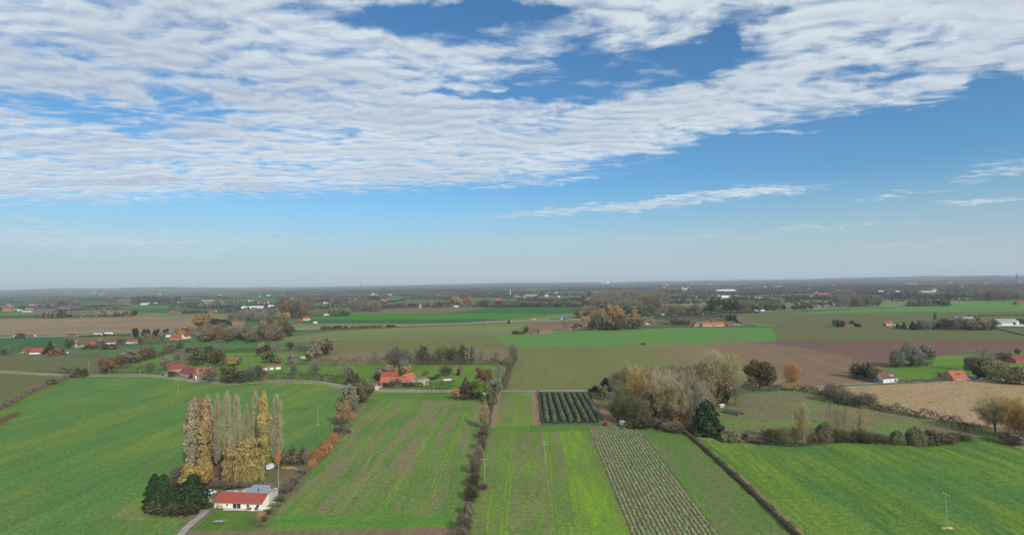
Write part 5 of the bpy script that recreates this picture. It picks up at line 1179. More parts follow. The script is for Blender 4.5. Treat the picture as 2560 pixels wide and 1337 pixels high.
pole(1435, 977, 15, 'short dark pole at the lane behind the orchard', 0); pole(832, 1082, 22, 'thin pole beside the round grey bush', 0); pole(763, 1165, 32, 'thin pole behind the lowest orange bush', 0)
pole(1320, 1075 + 0, 12, 'small post at the head of the striped field', 0); pole(794, 822, 12, 'pale pylon post by the motorway at left', 0, conc_p); pole(1150, 779, 14, 'pale pylon post in the vivid green crop', 0, conc_p)
# church spires, masts and far blocks on the skyline
stone_f = bsdf_mat('dark_stone', C(110, 108, 112), .9, .1); stone_l = bsdf_mat('pale_stone', C(170, 160, 150), .9, .1)
def church(px, py, hpx, mat, label, wpx=4):
    x, y = G(px, py); s = SC(px, py); H = hpx / s; wd = wpx / s; o = empty('church', (x, y, 0)); tag(o, label, 'church')
    MB().box(-wd / 2, wd / 2, -wd / 2, wd / 2, 0, H * .5).build('tower', mat, o)
    m = MB(); w2 = wd * .55; m.poly([(-w2, -w2, H * .5), (w2, -w2, H * .5), (w2, w2, H * .5), (-w2, w2, H * .5), (0, 0, H)], [(3, 2, 1, 0), (0, 1, 4), (1, 2, 4), (2, 3, 4), (3, 0, 4)]); m.build('spire', MR['dark'], o)
    MB().prism([(-wd * .8, 0), (wd * .8, 0), (wd * .8, H * .22), (0, H * .36), (-wd * .8, H * .22)], wd / 2 + .05, wd * 3).build('nave', mat, o)
church(250, 737, 18, stone_f, 'dark church steeple rising from the left hill village')
church(496, 722, 10, stone_f, 'tiny steeple on the left skyline')
church(902, 720, 10, stone_f, 'small steeple on the skyline above the central wood', 5)
church(1706, 727, 20, stone_l, 'pale slender church spire above the village right of centre')
church(2543, 710, 28, stone_f, 'tall dark church spire on the skyline at the right edge')
def block(px, py, wpx, hpx, mat, label, dep=.6, name='silo_block', cat='building'):
    x, y = G(px, py); s = SC(px, py); L = wpx / s; H = hpx / s; o = empty(name, (x, y, 0)); tag(o, label, cat)
    MB().box(-L / 2, L / 2, 0, L * dep, 0, H).build('wall', MWL[mat], o); MB().box(-L / 2 - 1, L / 2 + 1, -1, L * dep + 1, H + .01, H + 2).build('roof', MR['white'], o)
block(1519, 711.5, 9, 7.5, 'white', 'larger white industrial block on the central skyline'); block(1508, 711.5, 8, 3.5, 'white', 'low white industrial block left of the larger one'); block(1494, 710.5, 6, 4, 'white', 'small white block standing apart on the skyline'); block(1475, 712, 11, 2.2, 'white', 'long low white hall on the central skyline')
x, y = G(1276, 742); o = empty('water_tower_mast', (x, y, 0)); tag(o, 'thin white mast rising above the far plain at centre', 'mast'); s = SC(1276, 742); m = MB(); m.tube((0, 0, 0), (0, 0, 19 / s), 2.2, 1.4, 8); m.build('mast', frame_w, o); MB().box(-3, 3, -3, 3, 0, 6).build('base', MWL['white'], o)
# black bales and cattle
balem = bsdf_mat('black_wrap', (.02, .02, .022, 1), .5, .3)
bm_ = MB(); bm_.tube((-1.1, 0, 1.3), (1.1, 0, 1.3), 1.3, 1.3, 14); bme = bm_.mesh('wrapped_bale', balem)
for i in range(11):
    x, y = G(1430 + i * 3.4, 773 - i * .12); o = link('wrapped_bale', bme, None, (x, y, 0), rnd.uniform(-.2, .2)); tag(o, 'black wrapped bale in the row beyond the bright green field', 'bale', 'black wrapped bales in a row')
def cow(px, py, rz, label, group):
    x, y = G(px, py); m = MB(); me = bpy.data.meshes.new('cow'); bm = __import__('bmesh').new()
    vs = [bm.verts.new(v) for v in [(0, -.9, 1.15), (0, 0, 1.1), (0, .8, 1.2), (0, 1.25, 1.45), (0, 1.7, 1.3), (-.3, -.85, .6), (-.3, -.85, .02), (.3, -.85, .6), (.3, -.85, .02), (-.3, .75, .6), (-.3, .75, .02), (.3, .75, .6), (.3, .75, .02), (0, -1.15, .7)]]
    for a_, b_ in [(1, 0), (1, 2), (2, 3), (3, 4), (0, 5), (5, 6), (0, 7), (7, 8), (2, 9), (9, 10), (2, 11), (11, 12), (0, 13)]: bm.edges.new((vs[a_], vs[b_]))
    bm.to_mesh(me); bm.free(); o = link('cow', me, None, (x, y, 0), rz); md = o.modifiers.new('skin', 'SKIN')
    R = [.42, .46, .42, .22, .17, .14, .08, .14, .08, .14, .08, .14, .08, .04]
    for v, r in zip(me.skin_vertices[0].data, R): v.radius = (r, r)
    me.skin_vertices[0].data[1].use_root = True; me.materials.append(balem); o.modifiers.new('sub', 'SUBSURF').levels = 1; tag(o, label, 'cow', group)
cow(2338, 750, 1.2, 'left one of two black cows in the pale field by the motorway', 'black cows in the far field'); cow(2342, 750, 1.5, 'right one of two black cows in the pale field by the motorway', 'black cows in the far field')
# ------------------------------------------------------------------ trees and hedges, foreground left
PL = 'tall poplar standing in the dense clump at the left end of the row'
tree('poplar', 'popb', 478, 1172, 168, 26, 'leftmost brownish poplar of the dense clump', 'poplars in the dense clump', var=0)
tree('poplar', 'popb', 488, 1166, 172, 28, 'brown poplar second from left in the dense clump', 'poplars in the dense clump', var=1)
tree('poplar', 'popg', 500, 1162, 164, 28, 'golden-brown poplar in the middle of the dense clump', 'poplars in the dense clump', var=2)
tree('poplar', 'popg', 513, 1166, 172, 26, 'golden poplar at the right front of the dense clump', 'poplars in the dense clump', var=0)
tree('poplar', 'popb', 520, 1156, 168, 24, 'rear poplar with pinkish top behind the golden one', 'poplars in the dense clump', var=1)
tree('poplar', 'popy', 507, 1174, 120, 26, 'lower gold poplar in front of the dense clump', 'poplars in the dense clump', var=2)
P6 = 'slender poplars in a row behind the willow'
tree('barepoplar', 'popb', 543, 1168, 176, 17, 'first slender half-bare poplar right of the dense clump', P6, var=0)
tree('barepoplar', 'popb', 568, 1160, 176, 19, 'second slender poplar right of the dense clump', P6, var=1)
tree('barepoplar', 'popb', 593, 1156, 163, 18, 'third slender poplar, above the left of the willow', P6, var=2)
tree('barepoplar', 'popb', 616, 1154, 137, 15, 'shortest bare poplar above the willow', P6, var=0)
tree('barepoplar', 'popb', 639, 1156, 172, 17, 'slender dark poplar just right of the willow top', P6, var=1)
tree('poplar', 'popy', 661, 1168, 192, 24, 'tallest poplar with golden top right of the willow', P6, var=0)
tree('poplar', 'popy', 660, 1172, 110, 26, 'lower olive-gold poplar at the foot of the tallest one', P6, var=2)
tree('barepoplar', 'popb', 692, 1164, 168, 28, 'wide pale leafless poplar at the right end of the row', P6, var=2)
tree('weep', 'willowg', 607, 1199, 94, 88, 'large golden weeping willow behind the bungalow')
tree('weep', 'willowg', 630, 1204, 54, 46, 'low weeping willow branches in front of the large one')
tree('round', 'yellow', 488, 1222, 66, 60, 'pale yellow round tree behind the dark conifer')
tree('sparse', 'yellow', 513, 1215, 62, 34, 'bright yellow sparse tree left of the willow')
tree('oval', 'yellow', 518, 1196, 40, 22, 'small bright yellow treetop above the pale yellow tree')
tree('twigbush', 'purple', 468, 1212, 52, 56, 'purplish bare thicket at the left of the yellow tree')
tree('twigbush', 'purple', 448, 1222, 34, 30, 'low purplish bare bush beside the beet field edge')
for x_, y_, h_, w_, lb in [(386, 1270, 80, 42, 'leftmost dark conifer of the garden'), (408, 1272, 82, 44, 'second dark conifer from the left edge of the garden'), (428, 1274, 54, 44, 'low dark conifer in the middle of the garden group'), (452, 1272, 52, 44, 'dark conifer before the tall right one'), (482, 1272, 82, 62, 'broad dark conifer beside the parked white cars'), (465, 1268, 60, 44, 'dark conifer between the middle and the right one')]:
    tree('fatfir', 'fir', x_, y_, h_, w_, lb, 'dark garden conifers')
tree('twigbush', 'dolive', 400, 1280, 24, 60, 'brambly scrub below the left conifers'); tree('twigbush', 'orange', 443, 1278, 24, 34, 'orange-leaved shrub below the conifers')
tree('twigbush', 'dolive', 474, 1282, 22, 50, 'brambly scrub at the drive below the right conifer'); tree('twigbush', 'dolive', 438, 1282, 20, 60, 'low scrub at the lower edge of the conifers')
tree('oval', 'orange', 694, 1174, 50, 13, 'small birch with orange leaves behind the garden'); tree('sparse', 'brown', 637, 1316, 34, 30, 'small bare garden tree before the soil heaps')
row('oval', ['dolive', 'brown', 'hedge'], 700, 1160, 772, 1164, 8, 40, 20, 'slim dark tree in the thicket right of the poplars', 'thicket right of the poplars')
row('oval', ['dolive', 'hedge'], 535, 1160, 585, 1158, 4, 36, 22, 'dark shrub at the foot of the slender poplars', 'dark shrubs under the poplars')
row('twigbush', ['brown', 'purple', 'dolive'], 530, 1222, 620, 1216, 7, 15, 24, 'low brown bramble bush behind the bungalow', 'brambles behind the bungalow', jy=5)
row('twigbush', ['brown', 'dolive', 'purple'], 690, 1250, 760, 1180, 12, 13, 22, 'low bramble bush on the rough ground right of the bungalow', 'brambles right of the bungalow', jy=9)
row('twigbush', ['brown', 'silver', 'dolive'], 648, 1318, 700, 1248, 8, 10, 14, 'dry grass tuft bush on the strip right of the lawn', 'dry tufts right of the lawn', jy=3)
# hedge line with willows towards the lane
tree('oval', 'silver', 874, 1006, 42, 40, 'greyish willow at the head of the left hedge line'); tree('oval', 'olive', 915, 1006, 50, 42, 'round olive-green willow near the bend of the lane')
tree('oval', 'olive', 903, 1002, 44, 30, 'olive willow squeezed behind the round olive-green one'); tree('wind', 'pink', 882, 1026, 44, 36, 'pinkish grey willow between the pale gold and the olive ones')
tree('oval', 'paleg', 858, 1062, 62, 40, 'pale golden willow in the left hedge line'); tree('ball', 'orange', 881, 1044, 17, 16, 'small orange bush right of the pale golden willow'); tree('bush', 'purple', 853, 1083, 20, 34, 'round grey bush above the orange bushes')
OB = 'orange round bushes on the field edge'
tree('ball', 'orange', 832, 1106, 26, 34, 'topmost round orange bush of the field edge', OB, lod=0); tree('ball', 'orange', 814, 1126, 26, 38, 'second orange bush from the top of the field edge', OB, lod=0)
tree('ball', 'orange', 792, 1147, 26, 40, 'third orange bush from the top of the field edge', OB, lod=0); tree('ball', 'orange', 780, 1164, 18, 28, 'smallest and lowest orange bush of the field edge', OB, lod=0);
hedge([(905, 1008), (880, 1050), (850, 1098), (800, 1155), (762, 1182), (722, 1222)], 1.5, .7, 'silver', 'strip of dry pale grass along the left edge of the striped field', leaf=.35, name='grass_strip')
# central hedge
CH = 'bushes of the central hedge'
for x_, y_, h_, w_, k_, c_, lb in [(1228, 1008, 28, 28, 'bush', 'olive', 'olive bush at the head of the central hedge'), (1212, 1072, 62, 24, 'oval', 'paleg', 'slim pale golden tree in the central hedge'), (1209, 1095, 26, 24, 'twigbush', 'purple', 'purple bush below the slim golden tree'), (1205, 1124, 30, 22, 'twigbush', 'brown', 'brown bush in the upper central hedge'),
                                   (1197, 1150, 34, 20, 'twigbush', 'pink', 'pinkish bush halfway down the central hedge'), (1187, 1185, 40, 24, 'twigbush', 'brown', 'tall brown bush left of the hedge pole'), (1184, 1216, 30, 28, 'twigbush', 'dolive', 'greenish bush left of the pole foot'), (1208, 1222, 14, 20, 'twigbush', 'purple', 'small purple bush at the foot of the hedge pole'),
                                   (1178, 1250, 34, 32, 'twigbush', 'dolive', 'dark bush below the hedge pole'), (1170, 1288, 30, 28, 'bush', 'brown', 'round brown bush low in the central hedge'), (1158, 1330, 40, 36, 'twigbush', 'purple', 'purple bush at the bottom of the central hedge'), (1150, 1350, 30, 34, 'twigbush', 'brown', 'brown bush cut by the lower picture edge')]:
    tree(k_, c_, x_, y_, h_, w_, lb, CH, lod=0)
hedge([(1238, 990), (1222, 1040), (1210, 1090), (1198, 1150), (1186, 1200), (1176, 1250), (1166, 1290), (1152, 1345), (1138, 1420)], 3.0, 1.8, 'hedge', 'ragged low central hedge between the two striped fields', ragged=.6, leaf=.4, seed=3)
# trimmed hedge on the right
hedge([(1704, 1076), (1740, 1104), (1790, 1148), (1850, 1203), (1920, 1270), (1990, 1338), (2080, 1420)], 2.2, 1.9, 'clip', 'long straight bare-twigged hedge between the right strip and the beet field', ragged=.4, leaf=.34, seed=5, n=20000)
# orchard: eight rows of small trees, each row its own trees
ov_, of_ = shape_bush(3, 520, .42, 1.2, 3.0); om_ = mesh_np('fruit_tree', ov_, of_, [LM['dolive']])
orow = [(1358, 984, 1368, 1054), (1371, 984, 1387, 1054), (1386, 984, 1409, 1054), (1401, 984, 1428, 1054), (1417, 984, 1448, 1054), (1432, 984, 1468, 1054), (1447, 984, 1486, 1054), (1461, 984, 1500, 1050)]
for r_, (x0_, y0_, x1_, y1_) in enumerate(orow):
    A_ = Vector(G(x0_, y0_)); B_ = Vector(G(x1_, y1_)); n_ = 17
    for i in range(n_):
        p = A_.lerp(B_, (i + .5) / n_); k = rnd.uniform(.85, 1.15)
        o = link('fruit_tree', om_, None, (p.x + rnd.uniform(-.15, .15), p.y, 0), rnd.choice([0, 3.14]), (1.1 * k, 2.3, .9 * k)); setmat(o, LM[rnd.choice(['silver', 'silver', 'olive'])])
        tag(o, 'small dense fruit tree in %s row of the orchard' % ('the first', 'the second', 'the third', 'the fourth', 'the fifth', 'the sixth', 'the seventh', 'the last')[r_], 'tree', 'fruit trees of orchard row %s' % 'one two three four five six seven eight'.split()[r_]); o['label'] += ', ' + ORD[i] + ' from the lane'
hedge([(1346, 981), (1352, 1030), (1356, 1060)], 1.2, 1.6, 'hedge', 'thin hedge along the left side of the orchard', leaf=.35)
hedge([(1352, 1061), (1420, 1061), (1500, 1060)], 1.2, .7, 'silver', 'strip of dry grass below the orchard', leaf=.3, name='grass_strip')
# the wood in the middle right
WD = [(1508, 1000, 38, 28, 'oval', 'olive', 'olive tree at the orchard corner'), (1522, 986, 40, 38, 'round', 'yew', 'dark evergreen at the left of the wood'), (1490, 978, 14, 18, 'bush', 'yew', 'small dark bush by the lane at the orchard corner'), (1475, 978, 8, 8, 'bush', 'yew', 'tiny round bush by the lane behind the orchard'),
      (1634, 962, 34, 30, 'round', 'yew', 'dark evergreen top showing behind the wood'), (1565, 1000, 78, 64, 'bare', 'twigg', 'bare tree with few gold leaves at the left of the wood'), (1590, 1008, 92, 52, 'sparse', 'gold', 'golden thin tree in the left of the wood'),
      (1545, 1052, 56, 54, 'bare', 'olive', 'dense olive bush tree at the front left of the wood'), (1572, 1060, 62, 60, 'bare', 'dolive', 'broad olive twiggy tree at the wood front'), (1605, 1062, 60, 52, 'bare', 'olive', 'olive twiggy tree behind the box trailer'),
      (1640, 1040, 84, 64, 'bare', 'twigg', 'twiggy tree in the centre of the wood'), (1668, 1062, 96, 60, 'bare', 'twigg', 'tall gold-flecked tree behind the caravan'), (1700, 1068, 104, 62, 'bare', 'twigg', 'tallest gold-flecked tree at the wood front'), (1732, 1066, 108, 60, 'bare', 'grey', 'grey twiggy tree left of the big conifer'),
      (1756, 1050, 90, 56, 'bare', 'twigg', 'gold-flecked tree above the big conifer'), (1640, 988, 62, 66, 'bare', 'grey', 'grey twiggy tree at the back of the wood'), (1680, 1000, 80, 70, 'bare', 'grey', 'wide grey tree at the back centre of the wood'), (1720, 1004, 84, 64, 'bare', 'twigg', 'gold-tinted tree at the back right of the wood'),
      (1612, 1020, 70, 50, 'sparse', 'orange', 'orange-leaved thin tree inside the wood'), (1790, 1012, 118, 84, 'bare', 'twigg', 'very large bare tree standing behind the wood'), (1818, 1010, 112, 78, 'bare', 'twigg', 'large bare tree with ivy right of the wood'), (1808, 1012, 72, 40, 'oval', 'yew', 'ivy-clad dark tree under the very large bare tree'), (1838, 1014, 60, 44, 'sparse', 'olive', 'crooked olive tree at the right edge of the wood'), (1780, 1004, 50, 30, 'oval', 'dolive', 'dark ivy-covered trunk at the back of the wood'),
      (1698, 1072, 26, 30, 'twigbush', 'orange', 'orange-leaved bush before the wood'), (1723, 1078, 22, 20, 'twigbush', 'orange', 'small orange shrub beside the big conifer'), (1650, 1066, 24, 60, 'twigbush', 'brown', 'brown scrub under the trees by the caravan'), (1600, 1068, 20, 60, 'twigbush', 'dolive', 'low scrub behind the trailer'), (1690, 1078, 20, 60, 'twigbush', 'brown', 'brown scrub at the lowest edge of the wood')]
WD += [(1558, 1030, 66, 50, 'bare', 'olive', 'olive twiggy tree behind the left front of the wood'), (1625, 1056, 70, 50, 'bare', 'dolive', 'dark twiggy tree left of the caravan'), (1684, 1044, 100, 60, 'bare', 'popb', 'tan tree rising in the middle of the wood'), (1718, 1040, 104, 60, 'bare', 'twigg', 'tan-gold tree behind the tallest front ones'), (1745, 1058, 92, 50, 'bare', 'popb', 'tan tree just left of the big conifer'), (1660, 1022, 88, 60, 'bare', 'popb', 'tan tree behind the centre of the wood'), (1608, 1000, 74, 56, 'bare', 'twigg', 'gold-flecked tree at the back left of the wood'), (1700, 1020, 92, 56, 'bare', 'grey', 'pale grey tree inside the wood'), (1760, 1010, 100, 60, 'bare', 'popb', 'tan tree between the wood and the very large bare tree'), (1540, 1000, 62, 40, 'bare', 'grey', 'grey sapling tree at the left back of the wood')]
for x_, y_, h_, w_, k_, c_, lb in WD: tree(k_, c_, x_, y_, h_, w_, lb, 'trees of the wood by the farmyard')
tree('fatfir', 'fir', 1768, 1086, 80, 64, 'big dark conifer standing alone at the corner of the wood', var=1)
tree('round', 'rustd', 1902, 974, 72, 68, 'large round rust-topped oak beside the lane'); tree('sparse', 'orange', 1980, 972, 64, 38, 'slender orange-leaved tree right of the oak'); tree('bare', 'orange', 1980, 972, 60, 34, 'orange tree standing within the slender one'); tree('bare', 'pink', 1868, 972, 30, 30, 'pinkish bare shrub left of the oak')
hedge([(1850, 976), (1900, 975), (1962, 972)], 4, 2.6, 'hedge', 'dark low hedge under the rust-topped oak', ragged=.5)
# lower right shrubs
SR = 'shrubs along the top of the right beet field'
for x_, y_, h_, w_, k_, c_, lb in [(1823, 1100, 22, 62, 'ball', 'olive', 'flat olive bush right of the big conifer'), (1864, 1098, 16, 18, 'bush', 'dolive', 'small dark bush right of the flat olive one'), (1893, 1106, 14, 40, 'twigbush', 'brown', 'low grey scrub right of the small dark bush'), (1928, 1108, 34, 46, 'bare', 'hedge', 'dark twiggy bush at the start of the thicket'), (1955, 1112, 40, 44, 'bare', 'olive', 'olive bush left of the thin gold-topped tree'),
                                   (2006, 1112, 94, 36, 'bare', 'twigg', 'thin tree with gold top in the lower right thicket'), (1988, 1112, 40, 30, 'bare', 'olive', 'olive bush at the foot of the gold-topped tree'), (2062, 1102, 48, 48, 'ball', 'purple', 'round purplish-brown bush in the thicket'), (2092, 1102, 84, 40, 'sparse', 'twigg', 'tall bare thin tree right of the purple bush'), (2110, 1100, 78, 34, 'sparse', 'twigg', 'second tall bare tree behind the purple bush'), (2150, 1098, 80, 52, 'sparse', 'twigg', 'spreading bare tree with few yellow leaves'),
                                   (2100, 1104, 30, 40, 'twigbush', 'olive', 'olive scrub below the tall bare trees'), (2150, 1104, 26, 50, 'twigbush', 'dolive', 'dark scrub below the spreading bare tree'), (2195, 1104, 20, 40, 'twigbush', 'dolive', 'dark tufted scrub left of the round olive bushes'), (2245, 1108, 34, 40, 'ball', 'olive', 'left round olive bush'), (2290, 1110, 42, 56, 'ball', 'olive', 'largest round olive bush above the beet field'), (2326, 1108, 32, 44, 'bush', 'dolive', 'right round olive bush fading into scrub'), (2362, 1104, 20, 50, 'twigbush', 'brown', 'low brown scrub right of the round bushes'), (2400, 1098, 14, 50, 'twigbush', 'dolive', 'thin scrub at the corner of the beet field'),
                                   (2076, 1060, 60, 20, 'sparse', 'grey', 'thin bare sapling behind the thicket'), (2045, 1104, 24, 40, 'twigbush', 'olive', 'low olive scrub left of the purple bush')]:
    tree(k_, c_, x_, y_, h_, w_, lb, SR, lod=0 if h_ > 24 else 1)
hedge([(1900, 1109), (1990, 1115), (2080, 1106), (2170, 1107), (2260, 1112), (2340, 1110), (2420, 1095)], 4, 1.6, 'hedge', 'scrubby bank along the top of the right beet field', ragged=.6, leaf=.45, seed=8)
tree('bare', 'twigg', 2490, 1084, 84, 78, 'broad bare tree with many limbs beside the farm track'); tree('bare', 'gold', 2540, 1098, 92, 60, 'gold and orange tree at the right edge of the picture'); tree('bare', 'orange', 2572, 1104, 84, 60, 'orange tree cut by the right picture edge'); tree('twigbush', 'purple', 2540, 1110, 34, 60, 'purple scrub under the trees at the right edge'); tree('bare', 'gold', 2525, 1078, 76, 44, 'yellowish tree behind the broad bare one')
hedge([(1990, 974), (2040, 985), (2100, 1002), (2160, 1016), (2230, 1030), (2310, 1044), (2380, 1062), (2440, 1084)], 5, 3.0, 'hedge', 'long dark hedge running between the weedy field and the maize', ragged=.5, leaf=.5, seed=9)
row('bare', ['brown', 'pink', 'grey'], 2060, 1000, 2180, 1024, 9, 34, 30, 'bare pinkish shrub in the hedge between weedy field and maize', 'bare shrubs in the long dark hedge'); tree('bare', 'rust', 2100, 1002, 40, 34, 'rusty-leaved shrub rising from the long dark hedge'); tree('oval', 'olive', 2078, 990, 34, 26, 'olive shrub rising at the start of the bare hedge shrubs')
tree('bare', 'gold', 1982, 976, 16, 28, 'low golden bush at the foot of the orange tree')
# right houses
row('oval', ['dolive', 'yew', 'olive'], 2136, 940, 2188, 950, 8, 34, 26, 'dark garden shrub left of the white cottage', 'garden shrubs left of the white cottage', jy=4)
row('fir', ['yew'], 2138, 934, 2178, 936, 3, 28, 20, 'dark fir rising from the garden of the white cottage', 'firs in the white cottage garden')
hedge([(2128, 940), (2150, 950), (2185, 956), (2205, 959)], 3, 2, 'hedge', 'dark hedge around the white cottage garden'); hedge([(2215, 919), (2290, 914), (2330, 912)], 3, 1.8, 'hedge', 'dark hedge under the silvery willows'); hedge([(2240, 956), (2290, 956), (2360, 953), (2385, 952)], 2.5, 1.6, 'hedge', 'low hedge between the meadow and the maize')
WI = 'silvery willows in the right meadow'
tree('wind', 'silver', 2244, 918, 44, 40, 'leftmost and smallest silvery willow', WI, lod=0); tree('wind', 'silver', 2276, 916, 56, 46, 'tall silvery willow second from left', WI, lod=0); tree('wind', 'silver', 2296, 917, 42, 40, 'silvery willow before the two tall ones', WI, lod=0); tree('wind', 'silver', 2318, 914, 52, 42, 'rightmost tall silvery willow', WI, lod=0)
tree('round', 'dolive', 2438, 942, 52, 42, 'dark round tree right of the dormer house'); tree('fir', 'fir', 2448, 944, 34, 18, 'small dark fir right of the dormer house'); tree('sparse', 'grey', 2462, 930, 60, 60, 'wide bare tree behind the dark round one'); tree('oval', 'olive', 2476, 948, 48, 44, 'olive tree above the lone white car'); tree('bare', 'gold', 2500, 946, 40, 40, 'yellowish tree right of the olive one')
hedge([(2437, 945), (2455, 944), (2468, 943)], 3, 2.6, 'yew', 'clipped dark hedge behind the white caravan', ragged=.1); row('wind', ['olive', 'paleg', 'olive'], 2510, 955, 2575, 960, 6, 46, 46, 'feathery olive-gold willow at the right edge above the maize', 'feathery willows at the right edge', jy=4); row('bare', 'brown', 2480, 900, 2530, 904, 4, 22, 24, 'brown bare shrub around the low pale-roofed shed', 'bare shrubs near the pale-roofed shed'); tree('oval', 'dolive', 2544, 888, 18, 12, 'small dark tree behind the large red farmhouse')
# centre left lane hedges and gardens
hedge([(150, 934), (180, 935), (215, 936)], 5, 4, 'hedge', 'dark bush hedge left of the lane junction', ragged=.5); hedge([(240, 932), (280, 933), (330, 932), (375, 934), (400, 936)], 4, 5, 'hedge', 'tall dark hedge along the lane left of the long farmhouse', ragged=.35)
hedge([(-60, 1045), (0, 1020), (50, 993), (90, 974), (130, 957), (160, 946), (192, 938)], 5, 2.0, 'brown', 'brown reed and scrub ditch between the two left fields', ragged=.6, leaf=.5); tree('bush', 'dolive', 127, 960, 12, 18, 'dark bush in the brown ditch at left'); tree('bush', 'dolive', 200, 941, 18, 30, 'round dark bush at the lane junction')
hedge([(455, 940), (480, 942), (505, 945), (515, 948)], 1.6, 1.5, 'yew', 'clipped green hedge before the long farmhouse', ragged=.05); tree('bush', 'yew', 430, 936, 8, 16, 'clipped bush at the left corner of the farmhouse garden'); tree('bush', 'dolive', 480, 945, 10, 16, 'round bush before the long farmhouse'); tree('bush', 'dolive', 428, 942, 7, 14, 'low round bush on the farmhouse verge')
hedge([(560, 955), (600, 957), (640, 953), (655, 951)], 6, 4, 'dolive', 'dark roadside thicket right of the long farmhouse', ragged=.4); hedge([(650, 948), (700, 947), (760, 949), (820, 952), (880, 962), (915, 970)], 5, 4.4, 'hedge', 'tall dark hedge behind the lane to the bend', ragged=.4, leaf=.6)
for x_, y_, h_, w_, k_, c_, lb in [(267, 935, 46, 34, 'round', 'rust', 'rusty round tree with visible trunk by the lane'), (252, 925, 26, 22, 'bare', 'purple', 'bare tree behind the rusty round one'), (300, 921, 38, 30, 'round', 'rustd', 'brownish round tree second in the lane group'), (326, 908, 38, 44, 'round', 'pink', 'pale pinkish willow in the meadow hedge'), (352, 902, 34, 28, 'round', 'rust', 'rusty tree right of the pale willow'), (374, 897, 30, 26, 'round', 'rustd', 'brown-orange tree next in the meadow hedge'), (428, 880, 18, 30, 'bush', 'rust', 'low rusty bush at the end of the meadow hedge'),
                                   (415, 926, 36, 28, 'oval', 'pink', 'pinkish bare tree left of the long farmhouse'), (374, 928, 22, 22, 'bare', 'brown', 'small bare tree with pale stems by the lane'), (446, 912, 34, 28, 'bare', 'pink', 'pinkish bare tree behind the farmhouse'), (474, 912, 28, 30, 'bare', 'grey', 'grey bare tree behind the farmhouse'), (497, 914, 38, 32, 'oval', 'dolive', 'dark green tree behind the farmhouse roofs'), (512, 908, 30, 18, 'oval', 'yew', 'dark narrow tree right behind the farmhouse'), (541, 918, 46, 36, 'round', 'rustd', 'big rusty-green tree right of the orange barn'), (577, 916, 26, 26, 'round', 'gold', 'golden tree in the farmhouse garden'), (594, 912, 26, 24, 'oval', 'pink', 'pinkish tree beside the golden one'), (563, 910, 24, 20, 'oval', 'silver', 'grey-green tree left behind the golden one'),
                                   (524, 958, 40, 40, 'bare', 'brown', 'round bare tree standing in front of the orange barn'), (572, 957, 42, 44, 'round', 'dolive', 'dark olive tree by the lane right of the farmhouse'), (605, 956, 32, 38, 'round', 'hedge', 'low dark tree by the lane'), (628, 953, 36, 34, 'bare', 'grey', 'grey bare tree by the lane thicket'), (648, 951, 34, 30, 'bare', 'dolive', 'olive bare tree at the right end of the thicket'), (656, 950, 18, 14, 'bush', 'gold', 'small golden bush at the end of the thicket'),
                                   (678, 906, 32, 42, 'round', 'olive', 'olive-gold round tree behind the rusty-roofed shed'), (697, 908, 22, 20, 'oval', 'pink', 'small pink tree right of the olive-gold one'), (730, 912, 30, 22, 'oval', 'pink', 'pinkish tree with thin trunk in the meadow'), (648, 890, 22, 16, 'oval', 'dolive', 'slim dark tree in the meadow back row'), (684, 882, 22, 14, 'oval', 'pink', 'small pink tree in the meadow back row'), (665, 880, 20, 24, 'round', 'hedge', 'dark tree in the meadow back row'), (653, 880, 22, 14, 'oval', 'gold', 'golden slim tree in the meadow back row'),
                                   (805, 886, 40, 56, 'round', 'pink', 'broad pinkish crown behind the rusty tree'), (808, 888, 30, 42, 'round', 'rustd', 'broad rusty tree at the meadow corner'), (788, 895, 34, 28, 'oval', 'pink', 'pink willow left of the broad rusty tree'), (775, 904, 26, 22, 'oval', 'pink', 'lower pink willow beside the meadow corner'), (725, 875, 20, 22, 'bare', 'hedge', 'dark leaning tree in the meadow back hedge'),
                                   (734, 938, 30, 20, 'bare', 'grey', 'thin grey tree rising from the lane hedge'), (787, 940, 34, 34, 'bare', 'grey', 'wide grey tree rising from the lane hedge'), (870, 944, 30, 34, 'bare', 'grey', 'grey-green tree near the bend hedge'), (880, 956, 28, 22, 'fir', 'dolive', 'dark conical tree near the bend hedge'), (893, 955, 22, 10, 'fir', 'yew', 'small dark fir right in the bend hedge')]:
    tree(k_, c_, x_, y_, h_, w_, lb)
hedge([(560, 882), (600, 880), (640, 879), (690, 880)], 5, 3, 'hedge', 'dark hedge behind the bright meadow'); hedge([(740, 875), (765, 878), (780, 880)], 5, 4, 'hedge', 'dark thicket left of the pink willows')
hedge([(745, 911), (800, 913), (860, 913), (905, 913)], 4, 5, 'hedge', 'dark hedge between the meadow and the brownish field', ragged=.4); hedge([(918, 913), (950, 912), (970, 912)], 4, 5, 'hedge', 'dark hedge piece left of the big grey trees'); hedge([(1030, 912), (1100, 912), (1180, 912), (1240, 911)], 4, 4, 'hedge', 'dark hedge under the row of bare poplars', ragged=.4)
tree('sparse', 'brown', 938, 908, 30, 26, 'thin bare tree above the dark hedge'); tree('bare', 'grey', 988, 930, 58, 48, 'big grey tree behind the farm at the bend'); tree('bare', 'grey', 1012, 925, 50, 44, 'second big grey tree behind the farm at the bend'); tree('bare', 'brown', 1022, 918, 40, 34, 'brown tree at the right of the big grey ones')
row(['oval', 'bare'], ['dolive', 'grey', 'olive'], 1036, 911, 1184, 911, 17, 44, 17, 'tall slim half-bare tree in the row behind the paddock', 'slim trees in the row behind the paddock', lod=1)
